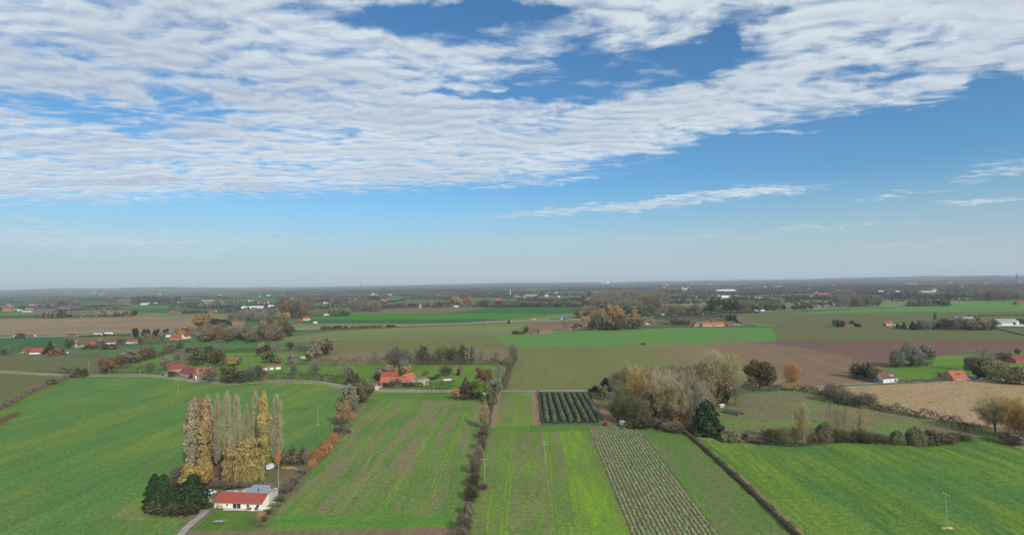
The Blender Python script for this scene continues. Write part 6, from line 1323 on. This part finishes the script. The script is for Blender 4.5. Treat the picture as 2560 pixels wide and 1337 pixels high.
tree('sparse', 'grey', 1202, 911, 36, 30, 'bare tree right of the slim row'); tree('sparse', 'brown', 1240, 910, 32, 26, 'small bare tree before the tan field'); tree('sparse', 'grey', 1282, 910, 50, 34, 'bare tree at the corner of the hedges'); tree('bare', 'pink', 1268, 914, 22, 24, 'pale bare bush at the hedge corner')
hedge([(1228, 911), (1262, 911), (1284, 905), (1284, 880)], 5, 3.6, 'hedge', 'dark bushes around the hedge corner', ragged=.5); hedge([(1281, 908), (1272, 930), (1264, 955), (1258, 975)], 4, 3, 'purple', 'pinkish brown hedge running down to the lane', ragged=.5)
for x_, y_, h_, w_, k_, c_, lb in [(958, 948, 34, 38, 'round', 'silver', 'yellowish-grey willow behind the red farmhouse'), (970, 940, 30, 28, 'round', 'paleg', 'pale gold tree behind the red farmhouse'), (944, 956, 22, 16, 'oval', 'yew', 'dark tree left of the red farmhouse'), (990, 938, 22, 11, 'oval', 'orange', 'small orange tree behind the barns'), (1011, 934, 34, 28, 'round', 'silver', 'silvery tree behind the tall barn'), (1016, 940, 28, 24, 'round', 'gold', 'orange-gold tree before the silvery one'), (1063, 938, 13, 15, 'round', 'purple', 'purple plum tree in the paddock'), (1110, 940, 24, 26, 'bare', 'dolive', 'dark fruit tree in the paddock'), (1122, 940, 22, 20, 'bare', 'dolive', 'second dark fruit tree in the paddock'), (1150, 938, 24, 14, 'oval', 'brown', 'brown slim tree at the paddock corner'), (1145, 938, 10, 7, 'bush', 'yew', 'small dark bush at the paddock corner'),
                                   (1207, 966, 48, 46, 'round', 'rust', 'rusty round tree behind the hidden cottage'), (1246, 960, 46, 34, 'sparse', 'grey', 'bare grey tree by the lower hedge'), (1164, 975, 30, 24, 'fir', 'dolive', 'leaning dark fir left of the hidden cottage'), (1142, 997, 30, 28, 'round', 'orange', 'orange tree at the left front of the hidden cottage'), (1172, 998, 38, 38, 'round', 'dolive', 'dark bushy tree in front of the hidden cottage'), (1204, 998, 52, 42, 'round', 'green', 'bright yellow-green tree in front of the hidden cottage'), (1190, 998, 34, 34, 'round', 'dolive', 'dark green tree left of the yellow-green one'), (1239, 986, 40, 34, 'oval', 'silver', 'silver-green willow right of the hidden cottage'), (992, 966, 18, 30, 'bush', 'purple', 'dark purple bush before the long orange barn'), (966, 966, 10, 14, 'bush', 'yew', 'dark green bush before the long orange barn'), (1041, 968, 22, 20, 'sparse', 'olive', 'thin tree before the pale garages')]:
    tree(k_, c_, x_, y_, h_, w_, lb)
hedge([(1008, 967), (1030, 967), (1058, 967)], 2.5, 2.4, 'yew', 'clipped dark hedge before the tall barn', ragged=.1); hedge([(1066, 973), (1090, 973), (1115, 973), (1138, 972)], 6, 4.4, 'hedge', 'dense dark hedge beside the dark lane pole', ragged=.2); hedge([(1068, 952), (1085, 949), (1098, 944)], 2, 2.2, 'yew', 'clipped hedge right of the pale garages', ragged=.1)
# left middle
for x_, y_, h_, w_, k_, c_, lb in [(7, 888, 14, 18, 'bush', 'dolive', 'round dark bush at the left picture edge'), (18, 885, 22, 16, 'sparse', 'grey', 'bare tree at the far left lane'), (52, 880, 20, 18, 'sparse', 'brown', 'bare tree left of the patched farmhouse'), (125, 880, 26, 12, 'fir', 'yew', 'narrow dark fir right of the patched farmhouse'), (119, 884, 14, 22, 'bush', 'yew', 'dark bush below the narrow fir'), (135, 878, 18, 16, 'bare', 'brown', 'brown bare tree right of the narrow fir'), (143, 887, 16, 32, 'bush', 'rust', 'rusty hedge bush behind the white van'), (172, 870, 24, 22, 'round', 'dolive', 'round green tree left of the garden houses'), (190, 864, 14, 8, 'oval', 'gold', 'small yellow tree left of the white-gabled house'), (250, 862, 16, 9, 'oval', 'gold', 'small gold tree between the garden houses'), (253, 868, 16, 24, 'bush', 'brown', 'brown bush between the garden houses'), (300, 862, 16, 22, 'bare', 'purple', 'purplish tree right of the brick garden house'), (226, 872, 12, 26, 'bush', 'dolive', 'olive bush before the red-roofed garden house'), (274, 872, 12, 30, 'bush', 'rustd', 'low rusty bush before the white garden house'),
                                   (338, 846, 26, 17, 'round', 'yew', 'dark fir at the left of the garden firs'), (342, 842, 28, 9, 'oval', 'gold', 'gold treetop behind the dark garden fir'), (363, 843, 22, 20, 'round', 'yew', 'second dark garden fir'), (391, 845, 22, 15, 'oval', 'yew', 'third dark garden fir'), (414, 838, 16, 14, 'oval', 'yew', 'small dark fir left of the hamlet'), (365, 856, 22, 14, 'bare', 'olive', 'olive tree before the garden firs'), (381, 858, 18, 20, 'bush', 'olive', 'olive bush before the garden firs'), (350, 862, 18, 16, 'bare', 'dolive', 'dark bush right of the last garden house'),
                                   (405, 852, 22, 16, 'oval', 'silver', 'grey-green tree at the left of the hamlet'), (446, 846, 16, 20, 'oval', 'gold', 'gold tree between the hamlet roofs'), (494, 850, 16, 12, 'round', 'orange', 'orange round tree right of the hamlet'), (482, 832, 22, 20, 'oval', 'gold', 'golden tree behind the hamlet at right'), (465, 832, 18, 24, 'oval', 'gold', 'golden tree behind the hamlet'), (442, 836, 16, 16, 'bare', 'gold', 'yellowish tree behind the twin gables'), (50, 845, 12, 18, 'bush', 'rustd', 'roadside bush before the white coach')]:
    tree(k_, c_, x_, y_, h_, w_, lb)
for i in range(12): tree('poplar', 'gold', 486 + i * 3.9, 812 - i * .4, 22 + 8 * math.sin(i * .6 + .3) * .5 + i * .35, 9, 'golden poplar in the short row above the dark firs, ' + ORD[i] + ' from left', 'golden poplars above the dark firs', lod=1)
row('round', 'yew', 488, 822, 504, 824, 3, 18, 20, 'dark evergreen below the golden poplars', 'dark evergreens below the golden poplars'); row('round', 'yew', 536, 822, 568, 822, 5, 24, 22, 'dark evergreen right of the golden poplars', 'dark evergreens right of the golden poplars', jy=3)
row(['bare', 'oval'], ['olive', 'silver', 'brown', 'rustd', 'dolive', 'grey'], 500, 838, 700, 842, 26, 24, 26, 'autumn tree in the mixed wood right of the hamlet', 'mixed wood right of the hamlet', jy=10)
row(['bare', 'oval'], ['dolive', 'brown', 'rust', 'pink', 'silver', 'olive'], 500, 852, 700, 854, 20, 28, 26, 'tree at the front edge of the mixed wood', 'front edge of the mixed wood', jy=4)
row(['bare', 'round'], ['olive', 'brown', 'rustd'], 655, 830, 725, 834, 9, 30, 26, 'tree of the wood below the long orange-roofed farm', 'wood below the long orange-roofed farm', jy=8)
row('bare', ['grey', 'silver'], 575, 802, 680, 800, 11, 22, 22, 'grey tree in the loose wood left of the orange-roofed farm', 'loose wood left of the orange-roofed farm', jy=4)
hedge([(190, 872), (240, 872), (290, 868)], 4, 3, 'dolive', 'garden hedge before the left houses'); hedge([(300, 866), (360, 863), (410, 858), (480, 856)], 4, 3, 'dolive', 'garden hedge before the hamlet', ragged=.4); hedge([(180, 890), (215, 891), (262, 893)], 4, 2.4, 'purple', 'dark hedge at the end of the left meadow'); hedge([(375, 896), (400, 890), (450, 881), (500, 879), (540, 880)], 5, 3, 'hedge', 'long dark hedge behind the farmhouse meadow', ragged=.6)
tree('bare', 'dolive', 450, 880, 24, 16, 'ivy-clad tree in the hedge behind the farmhouse meadow'); tree('bush', 'hedge', 522, 882, 16, 22, 'round dark bush in the hedge behind the meadow'); tree('sparse', 'grey', 556, 880, 28, 28, 'bare spreading tree in the hedge behind the meadow'); tree('bush', 'hedge', 484, 882, 14, 36, 'wide dark bush in the hedge behind the meadow')
for i in range(4): pass
# block woods left and centre
row('oval', ['gold'], 694, 800, 722, 800, 5, 20, 11, 'golden tree in the square block behind the long farm', 'square block of golden trees')
row(['bare', 'round'], ['rust', 'brown', 'rustd'], 708, 790, 772, 792, 13, 38, 24, 'tall rusty tree in the big grove above the yellow farmhouse', 'big rusty grove', jy=5, lod=1); row('bare', ['brown', 'rustd'], 700, 772, 770, 770, 7, 22, 22, 'rusty treetop at the back of the big grove', 'back of the big rusty grove', jy=3)
row('round', ['olive', 'hedge'], 824, 790, 872, 790, 6, 20, 22, 'olive tree in the rounded thicket beside the red-roofed farm', 'rounded olive thicket', jy=2); tree('round', 'silver', 861, 782, 14, 13, 'pale tree right of the rounded thicket'); row('bare', ['brown', 'grey'], 876, 778, 948, 778, 15, 24, 18, 'brown tree in the oblong wood beside the brown field', 'oblong brown wood', jy=2, lod=1); tree('round', 'rust', 945, 777, 22, 16, 'rusty tree at the right end of the oblong wood'); tree('round', 'rustd', 937, 754, 16, 26, 'olive-brown round tree beyond the oblong wood')
row('oval', ['gold', 'orange'], 1130, 766, 1178, 766, 9, 22, 12, 'golden poplar in the block at the edge of the brown field', 'golden poplars at the brown field', jy=1); tree('round', 'paleg', 1184, 766, 14, 22, 'yellow-grey tree right of the golden poplars'); row('oval', 'yew', 1020, 768, 1042, 768, 4, 9, 10, 'dark evergreen left of the narrow white house', 'dark evergreens left of the narrow white house'); tree('round', 'yew', 1099, 767, 13, 12, 'dark evergreen right of the narrow white house')
hedge([(950, 770), (1000, 770), (1060, 769), (1130, 768)], 8, 6, 'hedge', 'dark hedge line beyond the brown field', leaf=1.4); hedge([(1180, 768), (1250, 768), (1340, 767), (1460, 766)], 8, 5, 'dolive', 'hedge line beyond the dark green field', leaf=1.4)
row(['round', 'bare'], ['brown', 'dolive', 'olive', 'rustd'], 1190, 767, 1470, 766, 40, 14, 17, 'roundish shrub in the long row beyond the green fields', 'shrub row beyond the green fields', jy=1.5)
# motorway-side bushes
row(['bush'], ['dolive', 'rustd', 'olive'], 800, 823, 990, 817, 13, 7, 14, 'low bush on the near verge of the motorway', 'motorway verge bushes'); tree('oval', 'gold', 909, 820, 12, 12, 'golden bush on the motorway verge'); tree('round', 'grey', 1027, 813, 9, 8, 'small bare tree on the far motorway verge'); tree('fir', 'yew', 1272, 808, 9, 6, 'tiny dark fir on the motorway verge'); tree('bush', 'hedge', 1289, 833, 7, 14, 'dark bush cut by the lane left of the dark cottage')
row('bush', ['hedge', 'dolive'], 195, 841, 330, 838, 7, 4, 14, 'low dark verge bush on the left motorway', 'verge bushes on the left motorway'); row(['bush', 'oval'], ['dolive', 'hedge'], 1500, 795, 1900, 781, 40, 5, 12, 'low dark bush under the motorway bank', 'bushes under the motorway bank', jy=.6)
# wood and farm around the junction
RW = 'rusty wood by the junction'
row(['round', 'oval'], ['rust', 'rustd', 'brown', 'rust'], 1478, 822, 1560, 823, 13, 32, 24, 'rusty tree in the wood beside the green field', RW, jy=4, lod=1); row('round', ['dolive', 'olive', 'orange', 'gold'], 1540, 818, 1600, 820, 8, 26, 22, 'mixed tree at the right of the rusty wood', 'right part of the rusty wood', jy=4, lod=1); tree('round', 'dolive', 1595, 823, 28, 28, 'dark grey-green tree at the right end of the rusty wood'); tree('round', 'rust', 1551, 806, 16, 16, 'bright rust tree behind the rusty wood')
tree('round', 'willowg', 1463, 812, 22, 22, 'yellow-green tree beside the slip lane'); tree('round', 'silver', 1451, 817, 10, 12, 'pale bush below the yellow-green tree'); row('bush', ['brown', 'rustd'], 1434, 820, 1448, 816, 3, 9, 14, 'brown bush left of the slip lane', 'brown bushes left of the slip lane'); row(['bare', 'round'], ['brown', 'paleg', 'rust', 'grey'], 1440, 795, 1510, 796, 10, 24, 22, 'autumn tree on the junction bank', 'trees on the junction bank', jy=4)
row('oval', ['gold', 'orange'], 1520, 800, 1556, 798, 6, 34, 17, 'tall golden tree in the junction wood', 'golden trees of the junction wood', jy=3, lod=1); tree('poplar', 'gold', 1587, 800, 34, 13, 'golden poplar before the orange-roofed house by the motorway', lod=1); tree('oval', 'gold', 1470, 757, 14, 14, 'yellow tree at the left of the great grey wood')
row(['bare'], ['brown', 'grey'], 1490, 772, 1660, 776, 34, 36, 34, 'grey-brown tree of the great wood beyond the junction', 'great grey wood', jy=9, lod=1); row('bare', ['grey', 'brown'], 1500, 752, 1650, 754, 24, 22, 26, 'treetop at the back of the great grey wood', 'back of the great grey wood', jy=4); tree('bare', 'silver', 1652, 766, 24, 28, 'silvery tree at the right end of the great wood'); row(['bare', 'oval'], ['dolive', 'olive'], 1520, 790, 1640, 790, 12, 24, 24, 'olive tree in the wood behind the house by the motorway', 'olive wood by the motorway', jy=4)
row('poplar', 'dolive', 1468, 745, 1480, 745, 4, 18, 6, 'poplar in the small dark row left of the great wood', 'small dark poplar row'); tree('round', 'yew', 1457, 746, 9, 10, 'dark green tree left of the small poplar row')
hedge([(1636, 803), (1700, 802), (1780, 801), (1826, 801)], 8, 8, 'yew', 'tall clipped dark hedge behind the orange-roofed range', ragged=.12, leaf=.9); hedge([(1650, 813), (1690, 814), (1727, 814)], 5, 4, 'yew', 'low clipped dark hedge left of the gabled farmhouse', ragged=.1, leaf=.8); tree('bush', 'yew', 1829, 802, 15, 24, 'block of dark clipped trees right of the orange-roofed range', lod=1); hedge([(1838, 806), (1848, 811), (1856, 814)], 3, 3, 'yew', 'short dark hedge right of the timber pen', ragged=.1, leaf=.8)
tree('round', 'pink', 1647, 811, 12, 14, 'pinkish round tree before the tall dark hedge'); row('round', ['dolive', 'silver'], 1680, 812, 1725, 812, 5, 14, 15, 'grey-green garden tree before the tall dark hedge', 'garden trees before the dark hedge'); tree('oval', 'gold', 1630, 811, 14, 12, 'gold tree right of the white slate-roofed house')
tree('round', 'rustd', 1316, 833, 16, 16, 'olive-rust tree left of the dark cottage'); row('bush', ['dolive', 'hedge'], 1284, 835, 1308, 835, 4, 7, 12, 'low dark garden bush left of the dark cottage', 'garden bushes left of the dark cottage'); tree('sparse', 'grey', 1412, 827, 26, 26, 'bare tree beside the lane right of the slatted barn'); tree('bush', 'rust', 1435, 824, 4, 8, 'small rusty bush by the lane'); tree('bush', 'hedge', 1606, 861, 4, 12, 'small dark scrub on the edge of the bright green field')
# plantation along the motorway
row('bare', ['olive', 'popb', 'brown'], 1655, 786, 1800, 781, 26, 22, 20, 'thin olive tree in the plantation behind the motorway', 'thin plantation behind the motorway', jy=2, lod=1); row('oval', 'yew', 1768, 782, 1846, 778, 13, 28, 14, 'dark pine behind the motorway', 'dark pines behind the motorway', jy=3, lod=1); row(['bare', 'oval'], ['brown', 'olive', 'dolive', 'rustd'], 1846, 779, 1955, 774, 17, 22, 20, 'autumn tree right of the dark pines', 'autumn trees right of the dark pines', jy=2)
tree('round', 'grey', 1942, 770, 26, 40, 'wide silvery-grey tree behind the motorway'); tree('oval', 'yew', 1961, 778, 16, 8, 'dark roadside tree before the grey-sided lorry'); row('oval', ['dolive', 'hedge'], 1978, 777, 2034, 774, 8, 14, 9, 'dark roadside tree by the rest area', 'dark trees by the rest area'); row('oval', ['olive', 'brown', 'grey'], 1975, 762, 2080, 762, 9, 12, 12, 'small round tree behind the rest area', 'small trees behind the rest area', jy=3)
row('bare', ['grey', 'brown'], 2090, 766, 2200, 764, 20, 26, 22, 'tall grey tree of the airy wood by the motorway', 'airy grey wood by the motorway', jy=3, lod=1); row('bare', 'grey', 2090, 748, 2130, 748, 5, 24, 24, 'tall grey tree behind the airy wood', 'grey trees behind the airy wood')
row('round', ['hedge', 'brown', 'dolive'], 2272, 765, 2322, 765, 8, 15, 16, 'dark rounded tree in the clump by the motorway', 'dark clump by the motorway', jy=2); row('round', ['hedge', 'dolive'], 2336, 764, 2370, 765, 5, 14, 12, 'dark tree right of the clump by the motorway', 'right part of the motorway clump', jy=1); tree('poplar', 'dolive', 2371, 765, 34, 7, 'tall thin poplar in the clump by the motorway', lod=1); hedge([(2264, 766), (2320, 766), (2380, 765)], 8, 4, 'hedge', 'dark hedge under the clump by the motorway', leaf=1.2)
row('bare', ['brown', 'grey', 'dolive'], 2430, 752, 2575, 750, 26, 22, 18, 'brown tree in the long wood at the right beyond the motorway', 'long brown wood at the right', jy=3, lod=1); row('bare', 'grey', 2440, 744, 2575, 742, 20, 22, 14, 'bare treetop at the back of the long brown wood', 'back of the long brown wood', jy=2)
# islands in the right fields
row('round', ['rustd', 'purple', 'dolive'], 2090, 818, 2106, 817, 3, 18, 18, 'rusty rounded tree before the red-roofed field house', 'rusty trees at the field house'); tree('oval', 'yew', 2084, 813, 14, 5, 'narrow dark cypress left of the rusty trees'); tree('oval', 'yew', 2130, 813, 12, 12, 'dark evergreen right of the field house'); hedge([(2137, 815), (2145, 817), (2152, 818)], 4, 3.4, 'yew', 'clipped hedge right of the field house', leaf=.9, ragged=.1); tree('bush', 'yew', 2211, 815, 6, 6, 'small dark bush left of the lone red-roofed house')
tree('fir', 'yew', 2244, 822, 14, 8, 'small fir right of the lone red-roofed house'); tree('fir', 'fir', 2260, 823, 18, 9, 'middle fir right of the lone red-roofed house'); tree('fir', 'fir', 2282, 824, 20, 14, 'largest fir right of the lone red-roofed house'); tree('bush', 'purple', 2249, 822, 9, 18, 'purplish bush between the firs')
row(['round', 'bare'], ['hedge', 'grey', 'dolive', 'olive'], 2296, 824, 2350, 823, 12, 22, 16, 'dark tree at the left of the wood before the farm sheds', 'left of the wood before the farm sheds', jy=2); row(['round', 'bare'], ['dolive', 'brown', 'grey', 'hedge'], 2340, 823, 2486, 824, 24, 24, 22, 'tree in the wood before the farm sheds', 'wood before the farm sheds', jy=2); tree('poplar', 'olive', 2338, 812, 32, 6, 'thin tall poplar in the wood before the farm sheds', lod=1); tree('sparse', 'silver', 2402, 823, 36, 20, 'white-barked birch in the wood before the farm sheds'); tree('round', 'rust', 2442, 806, 16, 16, 'rusty tree between the farm sheds'); row('round', ['hedge', 'rust', 'dolive'], 2545, 810, 2575, 808, 4, 14, 14, 'dark tree right of the white steel barn', 'trees right of the white steel barn')
hedge([(2490, 822), (2530, 832), (2580, 845)], 2, 1.2, 'hedge', 'thin dark ditch line running to the right edge', leaf=.8); hedge([(2420, 791), (2500, 790), (2600, 788)], 3, 2, 'hedge', 'thin hedge line behind the farm sheds', leaf=1.); hedge([(2500, 812), (2540, 812)], 3, 3, 'yew', 'clipped hedge before the white steel barn', leaf=.9, ragged=.1)
# left plain
row('poplar', ['olive', 'popb', 'dolive'], 106, 796, 164, 795, 15, 15, 7, 'poplar in the left plain row', 'poplar row on the left plain'); tree('round', 'grey', 92, 796, 14, 16, 'grey round tree left of the plain poplar row'); row('oval', 'yew', 168, 795, 178, 795, 2, 11, 9, 'dark tree right of the plain poplar row', 'dark trees right of the plain poplar row')
row(['round', 'oval'], ['olive', 'hedge', 'yew', 'paleg', 'pink', 'dolive'], 240, 792, 342, 790, 18, 12, 13, 'mixed small tree in the hedge beyond the tan field', 'mixed trees beyond the tan field', jy=1.5); tree('poplar', 'gold', 324, 792, 18, 5, 'thin gold poplar in the hedge beyond the tan field'); tree('oval', 'olive', 286, 778, 16, 12, 'olive tree beyond the tan field hedge'); row('poplar', 'popb', 294, 766, 326, 765, 9, 20, 7, 'brown poplar in the grove left of the pale farm hall', 'brown poplar grove on the left plain')
hedge([(-60, 796), (40, 795), (100, 795)], 10, 5, 'hedge', 'dark hedge on the left plain', leaf=1.6); hedge([(180, 795), (240, 792)], 8, 5, 'hedge', 'hedge right of the plain poplars', leaf=1.5); hedge([(420, 786), (520, 784), (640, 782)], 8, 4, 'hedge', 'hedge along the plain road', leaf=1.5, ragged=.5); row(['round'], ['hedge', 'dolive', 'grey'], 460, 783, 515, 783, 9, 9, 11, 'dark bush along the plain road', 'dark bushes along the plain road')
row('oval', ['gold', 'olive', 'brown'], 615, 783, 700, 780, 18, 11, 9, 'yellow-brown tree in the low row before the white hall', 'low tree row before the white hall', jy=1); row(['round', 'bare'], ['mauve', 'hedge', 'brown'], 330, 757, 445, 757, 24, 15, 14, 'dark tree in the wood behind the pale farm hall', 'dark wood behind the pale farm hall', jy=2)
row(['bare', 'round'], ['brown', 'grey', 'mauve'], 110, 765, 200, 762, 24, 11, 16, 'brown tree around the village on the left plain', 'trees of the left plain village', jy=5)

# vegetable rows: tufts of leaves on ridges
rs = np.random.RandomState(11); Pn = []; tops = (1470, 1590); bots = (1581, 1801)
A0, A1 = Vector(G(1470, 1067)), Vector(G(1590, 1067)); B0, B1 = Vector(G(1584, 1350)), Vector(G(1806, 1350)); D0 = (B0 - A0) ; D1 = (B1 - A1)
NR = 17; allp = []; alls = []
for r_ in range(NR):
    f = (r_ + .5) / NR; a = A0.lerp(A1, f); b_ = a + (D0.lerp(D1, f)) * 1.25; n_ = 640
    t_ = rs.uniform(0, 1, n_); big = 1 + .5 * np.sin(t_ * 9 + r_) * (rs.rand() - .3)
    keep = rs.uniform(0, 1, n_) < (.97 if r_ > 4 else .75)
    X = a.x + (b_.x - a.x) * t_ + rs.normal(0, .16, n_); Y = a.y + (b_.y - a.y) * t_
    for x_, y_, k in zip(X[keep], Y[keep], big[keep]): allp.append((x_, y_, .36)); alls.append(k)
P = np.repeat(np.array(allp), 6, 0); P += rs.normal(size=P.shape) * np.array([.2, .3, .1]); Vv, Ff = quads(P, np.tile([0, 0, 2.], (len(P), 1)), .36, rs)
c0 = np.array([A0.x, A0.y, 0]); Vv = Vv - c0
o = link('vegetable_crop', mesh_np('vegetable_crop', Vv, Ff, [leaf_mat('vegetable_leaves', [(112, 120, 80), (122, 132, 86), (98, 126, 56), (134, 138, 106)], 1.4, .2)]), None, (A0.x, A0.y, 0)); tag(o, 'leafy vegetable rows on brown soil', 'crop', kind='stuff')

# ------------------------------------------------------------------ the far plain
# hedgerow trees and woods too far to tell apart: one mass, built from small clump templates
rs = np.random.RandomState(21)
def clump(seed, n, W_, H_):
    q = np.random.RandomState(seed); d = q.normal(size=(n, 3)); d[:, 2] = np.abs(d[:, 2]) * .9 + .1; d /= np.linalg.norm(d, axis=1, keepdims=True)
    P = d * np.array([W_, W_, H_]) * q.uniform(.6, 1., (n, 1)); return quads(P, d, max(W_, H_) * .5, q)
TPL = [clump(s, 22, 5, 12) for s in range(6)]
def mass(name, label, pts, mat):             # pts: (x, y, width scale, height scale)
    V_ = []; F_ = []; b = 0
    for i, (x, y, a, c) in enumerate(pts):
        v, f = TPL[i % 6]; th = (i * 2.399) % 6.283; ct, st = math.cos(th), math.sin(th)
        vv = v * np.array([a, a, c]); vx = vv[:, 0] * ct - vv[:, 1] * st + x; vy = vv[:, 0] * st + vv[:, 1] * ct + y
        V_.append(np.stack([vx, vy, vv[:, 2] + hill_h(x, y)], 1)); F_.append(f + b); b += len(v)
    o = link(name, mesh_np(name, np.concatenate(V_), np.concatenate(F_), [LM[mat]])); tag(o, label, 'wood', kind='stuff')
def lanes(n, pyr, pxr, mn, mx, q, slope=.0):
    out = []
    for _ in range(n):
        py = q.uniform(*pyr); px = q.uniform(*pxr); yh = 724 - .0145 * px; py2 = yh + py
        if not (1300 < 9e9): continue
        x, y = G(px, py2); a = q.choice([q.gauss(0, .12), q.gauss(0, .12), q.gauss(1.5, .2)]) + slope
        L = q.uniform(mn, mx); k = int(L / 11) + 2
        hs = q.uniform(.5, 1.1)
        for i in range(k):
            t_ = i / (k - 1.) - .5; out.append((x + math.cos(a) * L * t_ + q.gauss(0, 4), y + math.sin(a) * L * t_ + q.gauss(0, 4), q.uniform(.7, 1.3), hs * q.uniform(.6, 1.2)))
    return out
q = random.Random(5)
def woods(lst, q):
    out = []
    for (px, py, wpx, dep, dens, hh) in lst:
        x, y = G(px, py); s = SC(px, py); W_ = wpx / s
        for _ in range(dens): out.append((x + q.uniform(-.5, .5) * W_, y + q.uniform(0, dep), q.uniform(.8, 1.5), hh * q.uniform(.75, 1.15)))
    return out
mass('hedgerow_trees', 'distant hedgerow trees scattered over the plain beyond the motorway', lanes(40, (33, 62), (-200, 900), 80, 300, q) + lanes(120, (33, 62), (850, 2760), 80, 420, q), 'mauve')
mass('hedgerow_trees', 'far brownish hedgerow trees and copses across the plain', lanes(70, (16, 34), (-300, 800), 150, 700, q) + lanes(200, (16, 34), (700, 2860), 150, 900, q), 'mauve')
mass('far_woodland', 'farthest tree lines below the horizon', [(x, y, a * 1.6, c * 1.25) for x, y, a, c in lanes(60, (7, 17), (-400, 800), 400, 1500, q) + lanes(290, (7, 17), (700, 2960), 400, 2200, q)], 'mauve')
mass('far_woodland', 'dense distant woods and leafy suburbs of the right-hand plain', lanes(260, (10, 38), (1560, 2760), 150, 900, q), 'mauve')
mass('far_woodland', 'distant woods on the plain in front of the skyline', woods([(1010, 731, 330, 900, 900, 1.5), (1500, 726, 240, 500, 500, 1.4), (1620, 733, 180, 250, 420, 1.35), (2290, 722, 110, 300, 300, 1.5), (2380, 716, 400, 900, 700, 1.2), (1950, 716, 500, 900, 700, 1.2), (210, 733, 330, 250, 300, .8), (260, 748, 120, 200, 120, .8), (1760, 735, 260, 180, 260, .9), (2100, 727, 330, 300, 420, 1.0), (2200, 737, 60, 120, 60, 1.2), (2270, 742, 40, 60, 40, 1.8), (1180, 744, 200, 120, 140, 1.0), (1080, 748, 120, 60, 60, 1.1), (880, 760, 120, 160, 120, .9), (820, 752, 240, 260, 200, .8), (150, 727, 60, 60, 60, 2.0), (930, 745, 60, 100, 60, 1.0), (1340, 752, 90, 60, 40, 1.0), (1420, 752, 120, 90, 90, .9), (1265, 735, 200, 200, 140, .9)], q), 'mauve')
# far houses: individual small gabled houses grouped in villages
hm = {}
def farhouse(wc, rc):
    k = (wc, rc)
    if k not in hm:
        m = MB(); m.prism([(-4.5, 0), (4.5, 0), (4.5, 4), (0, 8), (-4.5, 4)], -8, 8); nf = len(m.f)
        m.prism([(-5, 3.5), (0, 8.05), (5, 3.5), (5, 3.9), (0, 8.5), (-5, 3.9)], -8.4, 8.4)
        me = bpy.data.meshes.new('house'); me.from_pydata(m.v, [], m.f); me.materials.append(MWL[wc]); me.materials.append(MR[rc])
        for i, p in enumerate(me.polygons): p.material_index = 0 if i < nf else 1
        me.update(); hm[k] = me
    return hm[k]
def village(px, py, wpx, hpx, n, label, group, s_=1., big=.1, pal=(('white', 'maroon'), ('white', 'red'), ('brick', 'brown'), ('redbrick', 'maroon'), ('white', 'fibre'), ('grey', 'dark'), ('brick', 'orange'), ('grey', 'brown'))):
    for _ in range(int(n * .85)):
        x_ = px + q.uniform(-.5, .5) * wpx; y_ = py + q.uniform(-.5, .5) * hpx; x, y = G(x_, y_); k = s_ * q.uniform(.8, 1.3) * (2.2 if q.random() < big else 1)
        o = link('house', farhouse(*q.choice(pal)), None, (x, y, hill_h(x, y)), q.choice([0, 1.57]) + q.uniform(-.3, .3), (k * q.uniform(1, 1.5), k, s_ * q.uniform(.8, 1.15))); tag(o, label, 'house', group)
village(95, 768, 190, 14, 26, 'small house in the village on the left plain', 'left plain village houses')
village(250, 733, 330, 5, 34, 'tiny house of the hilltop village around the dark steeple', 'hilltop village houses', 1.2)
village(600, 755, 170, 8, 16, 'small red-roofed farm building scattered on the left centre plain', 'left centre plain farms')
village(470, 738, 500, 12, 18, 'tiny farm far away on the left plain', 'far left farms', 1.3)
village(850, 752, 260, 12, 34, 'small house between trees beyond the left grove', 'houses beyond the left grove', 1.1)
village(1130, 738, 400, 14, 26, 'tiny house on the central plain', 'central plain houses', 1.2)
village(1340, 738, 250, 12, 26, 'tiny house left of the great grey wood', 'houses left of the great wood', 1.2)
village(1700, 731, 320, 6, 30, 'tiny house around the pale slender spire', 'houses around the pale spire', 1.3)
village(1900, 716, 500, 10, 30, 'tiny pale house in the far suburbs right of centre', 'far suburbs right of centre', 1.8)
village(2220, 726, 460, 14, 46, 'tiny pale house in the distant town at right', 'distant town houses', 1.2, .12, (('white', 'fibre'), ('white', 'dark'), ('brick', 'brown'), ('grey', 'fibre'), ('white', 'red'), ('brick', 'dark')))
village(2420, 712, 300, 10, 34, 'tiny pale block of the town below the tall spire', 'town below the tall spire', 1.5, .15, (('white', 'fibre'), ('grey', 'fibre'), ('brick', 'maroon'), ('white', 'dark'), ('brick', 'brown')))
village(1880, 745, 300, 8, 10, 'small farmhouse on the open plain behind the pines', 'farms behind the pines', 1.2)

# ------------------------------------------------------------------ haze
hx = 62000.
hb = MB().box(-hx, hx, -3000, 60000, -1., 175.)
hmn = bpy.data.materials.new('haze'); hmn.use_nodes = True; t = NT(hmn.node_tree); t.n.clear()
pv = t.new('ShaderNodeVolumePrincipled'); pv.inputs['Color'].default_value = (.80, .88, 1, 1); pv.inputs['Density'].default_value = 5.4e-5; pv.inputs['Anisotropy'].default_value = .0
oo = t.new('ShaderNodeOutputMaterial'); t.l.new(pv.outputs[0], oo.inputs['Volume'])
ho = hb.build('haze', hmn); tag(ho, 'thin pale haze over the plain', 'haze', kind='stuff')
